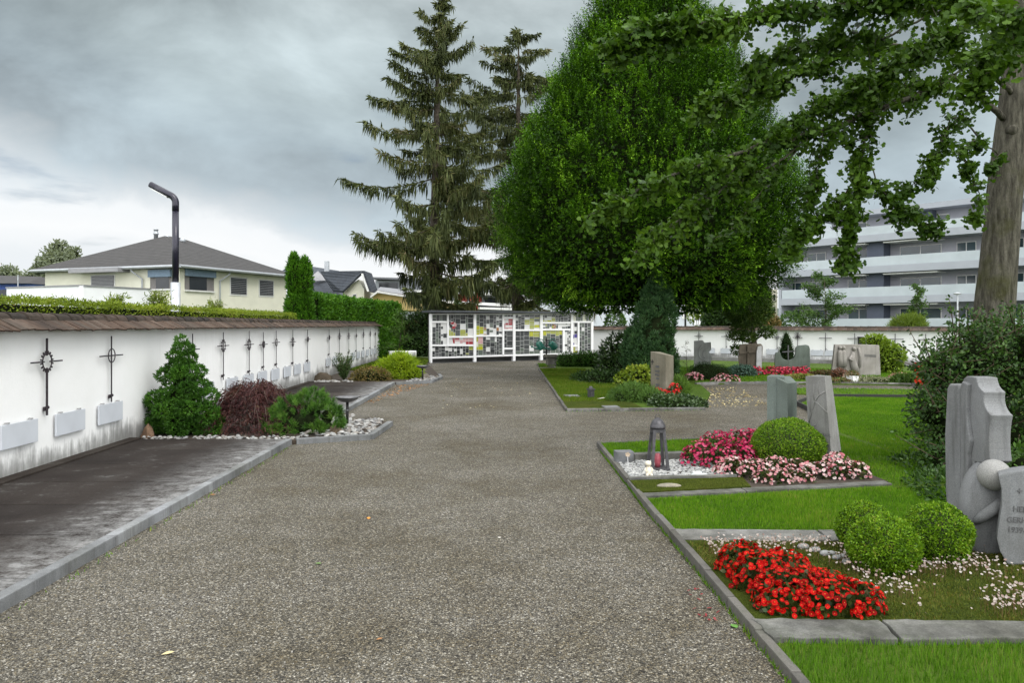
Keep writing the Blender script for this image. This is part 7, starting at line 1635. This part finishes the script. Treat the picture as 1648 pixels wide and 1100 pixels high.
# ================================================================== apartment house with glass balconies
A0 = Vector((xa(1257, 73), 73.0)); A1 = Vector((xa(1580, 60), 60.0)); AD = (A1 - A0).normalized(); AN = Vector((AD.y, -AD.x)); ALN = 30.0
if AN.y > 0: AN = -AN
ap = thing('apartment_house', (A0.x, A0.y, 0), 'pale grey apartment house with glass balcony bands behind the back wall', 'apartment house')
def aq(s, z, o): p = A0 + AD * s + AN * o; return Vector((p.x, p.y, z))
def abox(s0, s1, z0, z1, o0, o1, name, mat, parent=None, bev=0):
    g = MB(); g.extrude([aq(s0, z0, o0), aq(s1, z0, o0), aq(s1, z1, o0), aq(s0, z1, o0)], aq(0, 0, o1) - aq(0, 0, o0)); return g.build(name, mat, parent or ap, bevel=bev)
def aps(px, o=0.0):
    b0 = A0 + AN * o; a = (px - CX) / F; return (a * b0.y - b0.x) / (AD.x - a * AD.y)
M_APW = flat('lilac_grey_render', (.37, .375, .41), .85, 0, .05, 1, spec=.2); M_APL = flat('pale_slab_edge', (.33, .35, .38), .8, 0, .04, 1, spec=.2); M_APD = flat('slate_blue_panel', (.085, .10, .135), .7, 0, .1, 1)
M_BALU = flat('frosted_balustrade', (.39, .435, .455), .3, 0, .08, .7, spec=.35); M_APANE = flat('reflecting_pane', (.035, .06, .07), .06, 0, .5, .25, spec=.5)
abox(0, ALN, 0, 9.3, -12, -2.2, 'wall', M_APW)
abox(-.25, .0, 0, 9.3, -12, .02, 'end_wall', M_APL)
FL = [(.55, 1.35, 2.15), (3.45, 4.05, 4.85), (6.05, 6.65, 7.42), (8.75, 9.35, 10.05)]
for z0, z1, z2 in FL:
    abox(.002, ALN, z0, z1, -2.6, .0, 'balcony_slab', M_APL); abox(.05, ALN, z1, z2, -.09, -.045, 'balustrade', M_BALU)
abox(3.2, ALN, 9.36, 11.3, -11, -3.4, 'penthouse', M_APW); abox(2.2, ALN, 11.3, 11.75, -12, -1.6, 'roof', M_APL)
cols = []
for zi, (zf, zc) in enumerate(((1.4, 3.4), (4.1, 6.0), (6.7, 8.7))):
    for p0, p1, kind in ((1270, 1291, 'w'), (1300, 1330, 'w'), (1365, 1402, 'w'), (1406, 1433, 'd'), (1449, 1516, 'w'), (1540, 1572, 'w'), (1632, 1665, 'w'), (1680, 1705, 'd'), (1720, 1780, 'w')):
        s0, s1 = aps(p0, -2.2), aps(p1, -2.2)
        if s1 > ALN - .2: continue
        if kind == 'd': abox(s0, s1, zf - .04, zc + .02, -2.2, -.9, 'dark_panel', M_APD); continue
        w = abox(s0, s1, zf + .1, zc - .35, -2.2, -2.12, 'window', M_FRAMEW); mid = (s0 + s1) / 2
        abox(s0 + .07, mid - .04, zf + .17, zc - .42, -2.118, -2.105, 'pane', M_APANE, w); abox(mid + .04, s1 - .07, zf + .17, zc - .42, -2.118, -2.105, 'pane', M_APANE, w)
        if p0 in (1365, 1449) : abox(s0 - .6, s1 + .4, zc - .12, zc - .02, -2.0, -.25, 'awning', M_FRAMEW)
for p0, p1 in ((1380, 1396), (1508, 1528), (1655, 1670)):
    s0, s1 = aps(p0, -3.4), aps(p1, -3.4); w = abox(s0, s1, 9.6, 10.95, -3.4, -3.33, 'window', M_FRAMEW); abox(s0 + .06, s1 - .06, 9.7, 10.85, -3.328, -3.31, 'pane', M_APANE, w)
s0 = aps(1487, -3.4); abox(s0, s0 + 1.0, 9.36, 11.3, -3.4, -2.6, 'dark_panel', M_APD)
# gardens between back wall and buildings
M_GARD = leafmat('garden_tree_leaf', [(.03, .065, .014), (.05, .105, .02), (.08, .15, .03), (.12, .20, .05)], .5, .3)
openplant('garden_tree', 'open green garden tree in front of the apartment house balconies', 'tree', (xa(1325, 46), 46, 0), 4.4, 2.4, 30, 150, .16, .07, M_GARD, .12, .06, taper=.9, upb=.35)
Y = 44; x = xa(1462, Y)
bush('bamboo_clump', 'pale yellow-green bamboo-like clump before the apartment house', 'shrub', [((x, Y, 1.2), (.95, .8, 1.0)), ((x - .35, Y, 1.0), (.8, .7, 1.1)), ((x + .3, Y, 1.3), (.7, .7, .9))], 5200, .22, .035, leafmat('bamboo_leaf', [(.08, .13, .015), (.13, .19, .025), (.19, .25, .04)], .5, .35), 0, shape='strip', up=.6, core=.6)
openplant('garden_tree', 'slim young green tree rising behind the bamboo-like clump', 'tree', (xa(1472, 47), 47, 0), 3.9, .75, 24, 70, .15, .07, M_GARD, .3, .04)
for i, (px, py, Y, r, lab, mt) in enumerate(((1275, 516, 46, .8, 'low bushy shrub over the back wall at the apartment house corner', M_GARD), (1238, 518, 44, .55, 'brownish green shrub over the back wall beside the cloud-pruned tree', M_COTO), (990, 512, 44, .5, 'small wispy plant over the back wall right of the shelter', M_GARD), (1122, 490, 50, .6, 'yellowish climber beside the grey building under the hornbeam', M_YB))):
    c = pw(px, py, Y); bush('garden_shrub', lab, 'shrub', [((c[0], Y, c[2] - .2), (r, r, .7)), ((c[0] - r * .5, Y, c[2] - .5), (r * .7, r * .7, .7)), ((c[0] + r * .5, Y, c[2] - .45), (r * .7, r * .7, .6)), ((c[0], Y, .7), (r * .7, r * .7, .8))], 1700, .16, .08, mt, 0, core=0)
Y = 49; c = pw(1180, 500, Y)
bush('dark_tree', 'dark spreading tree between the grey building and the cloud-pruned tree', 'tree', [((c[0], Y, 1.7), (1.9, 1.2, 1.6)), ((c[0] + 1.2, Y, 2.1), (1.2, 1.1, 1.5)), ((c[0] - .9, Y, 1.3), (1.1, 1, 1.2)), ((c[0] + 1.5, Y - .6, 1.2), (1.1, .8, 1.0))], 7000, .2, .1, M_DARKSHRUB, 0, core=.75)
t = thing('garden_lamp', (xa(1541, 48), 48, 0), 'slim pale post lamp before the apartment house near the big shrub', 'lamp')
g = MB(); g.tube([Q(1541, 545, 48), Q(1541, 474, 48)], .05, 8); g.build('pole', M_GALV, t); g = MB(); g.lathe(Q(1541, 474, 48), [(.22, 0), (.24, .06), (.08, .12)], 12); g.build('lamp_head', M_GALV, t)
# shrubs at the far side of the shelter and along the spruce foot
openplant('garden_shrub', 'light green upright shrub behind the shelter roof between the spruces', 'shrub', (xa(735, 47), 47, 0), 3.0, .8, 20, 60, .17, .07, M_YOUNG, .3, .04)
c = pw(700, 505, 45); bush('garden_shrub', 'low green garden shrubs showing over the left part of the shelter roof', 'shrub', [((c[0], 45, 1.5), (1.3, .7, 1.0)), ((c[0] + 1.2, 45, 1.2), (1.2, .7, 1.0))], 2600, .17, .08, M_GARD, 0, core=.6)
# distant trees at the left
M_FAR = leafmat('silvery_tree_leaf', [(.10, .125, .075), (.16, .19, .12), (.22, .25, .17), (.28, .31, .22)], .6, .3)
def fartree(label, px, py, Y, lobs, n, L):
    c = pw(px, py, Y); return bush('distant_tree', label, 'tree', [((c[0] + a * Y / F, Y + RG.uniform(-.6, .6), c[2] - b_ * Y / F), (r * Y / F, r * Y / F, r2 * Y / F)) for a, b_, r, r2 in lobs], n, L, L * .5, M_FAR, 0, core=.6, lo=.55, group='pale trees beyond the houses')
fartree('pale silvery tree beside the bungalow roof', 90, 425, 75, [(0, 0, 26, 30), (-14, 12, 24, 24), (12, 8, 26, 28), (-28, 28, 22, 22), (0, -22, 14, 18), (14, 30, 34, 30), (-10, 50, 36, 30)], 6500, .34)
fartree('thin top of a pale tree just over the bungalow roof slope', 124, 410, 78, [(0, 0, 10, 12), (-8, 14, 12, 12), (8, 16, 12, 10)], 900, .3)
fartree('pale low trees behind the blue house', 12, 445, 110, [(0, 0, 18, 18), (22, 8, 18, 14), (-20, 2, 18, 18), (40, 14, 16, 12), (0, 24, 40, 20)], 3800, .42)
# wooded hill on the horizon
g = MB(); R_ = np.random.default_rng(3); pts = [(-420, 0)]
for i in range(60): pts.append((-400 + i * 14, 26 + 10 * math.sin(i * .35) + 5 * math.sin(i * .9 + 1) + R_.uniform(-1, 1)))
pts.append((440, 0)); n = len(pts); vs, fs = [], []
for k, (dy, f) in enumerate(((0, .12), (60, .75), (140, 1.0), (300, .6))):
    for x, z in pts: vs.append((x, 620 + dy, z * f - .5))
for k in range(3):
    for i in range(n - 1): fs.append((k * n + i, k * n + i + 1, (k + 1) * n + i + 1, (k + 1) * n + i))
g.add(vs, fs); tag(g.build('hills', flat('wooded_slope', (.045, .065, .05), .95, 0, .4, .05), None, True), kind='structure')
# ================================================================== fallen leaves
def fleaf(label, px, py, c, L=.05):
    x, y = gp(px, py, .008); a = RG.uniform(0, TAU); V = leaf_mesh(np.array([(x, y, .009)]), (math.cos(a), math.sin(a), .12), (0, 0, 1), L, L * .6, 'leaf', bend=.2)
    tag(np_obj('fallen_leaf', [V], flat('dry_leaf_' + str(px), c, .7)), label, 'leaf', 'single fallen leaves on the gravel path')
fleaf('single orange leaf in the middle of the gravel path', 593, 833, (.55, .22, .03), .055)
fleaf('single green leaf on the gravel left of the path centre', 517, 908, (.12, .22, .05), .05)
fleaf('pale yellow leaf on the gravel nearest the viewer', 281, 1050, (.55, .46, .24), .06)
fleaf('green leaf on the gravel beside the path edging and red begonias', 1186, 1012, (.10, .24, .04), .07)
fleaf('reddish brown leaf far down on the gravel near the picture bottom', 616, 1028, (.30, .14, .05), .035)
fleaf('whitish chip of leaf on the gravel right of the path centre', 804, 867, (.6, .57, .5), .05)
fleaf('small orange leaf on the gravel at the kerb of the paved strip', 338, 797, (.45, .18, .04), .05)
def litter(label, poly, n, c, L=(.03, .06)):
    q = poly_sample(poly, n); a = RG.uniform(0, TAU, n); V = leaf_mesh(np.column_stack([q, np.full(n, .008)]), np.column_stack([np.cos(a), np.sin(a), RG.uniform(0, .3, n)]), np.column_stack([RG.normal(size=n) * .3, RG.normal(size=n) * .3, np.ones(n)]), RG.uniform(*L, n), .03, 'leaf')
    tag(np_obj('leaf_litter', [V], leafmat('leaf_litter_tone_' + str(n), c, .7, .1)), label, 'leaf litter', kind='stuff')
litter('pale yellow dry leaves strewn over the gravel cross path', [(3.9, 15.2), (5.2, 15.4), (5.9, 20.3), (4.9, 20)], 420, [(.20, .14, .06), (.42, .34, .15), (.55, .48, .26)])
litter('rusty leaf litter along the kerb of the second bed', [(-3.0, 16), (-2.85, 16), (-2.2, 21.2), (-3.05, 20.8)], 260, [(.16, .07, .02), (.30, .13, .04), (.42, .22, .08)])
litter('scattered pale leaves over the far gravel and lawn', [(-2, 15), (.9, 14.6), (2.2, 16), (2.4, 26), (.9, 30), (-2, 30)], 130, [(.30, .25, .12), (.5, .45, .3)])
litter('fallen red petals beside the path edging', [(1.02, 4.2), (1.18, 4.2), (1.16, 4.75), (1.05, 4.75)], 18, [(.16, .012, .016), (.24, .05, .05)], (.010, .02))
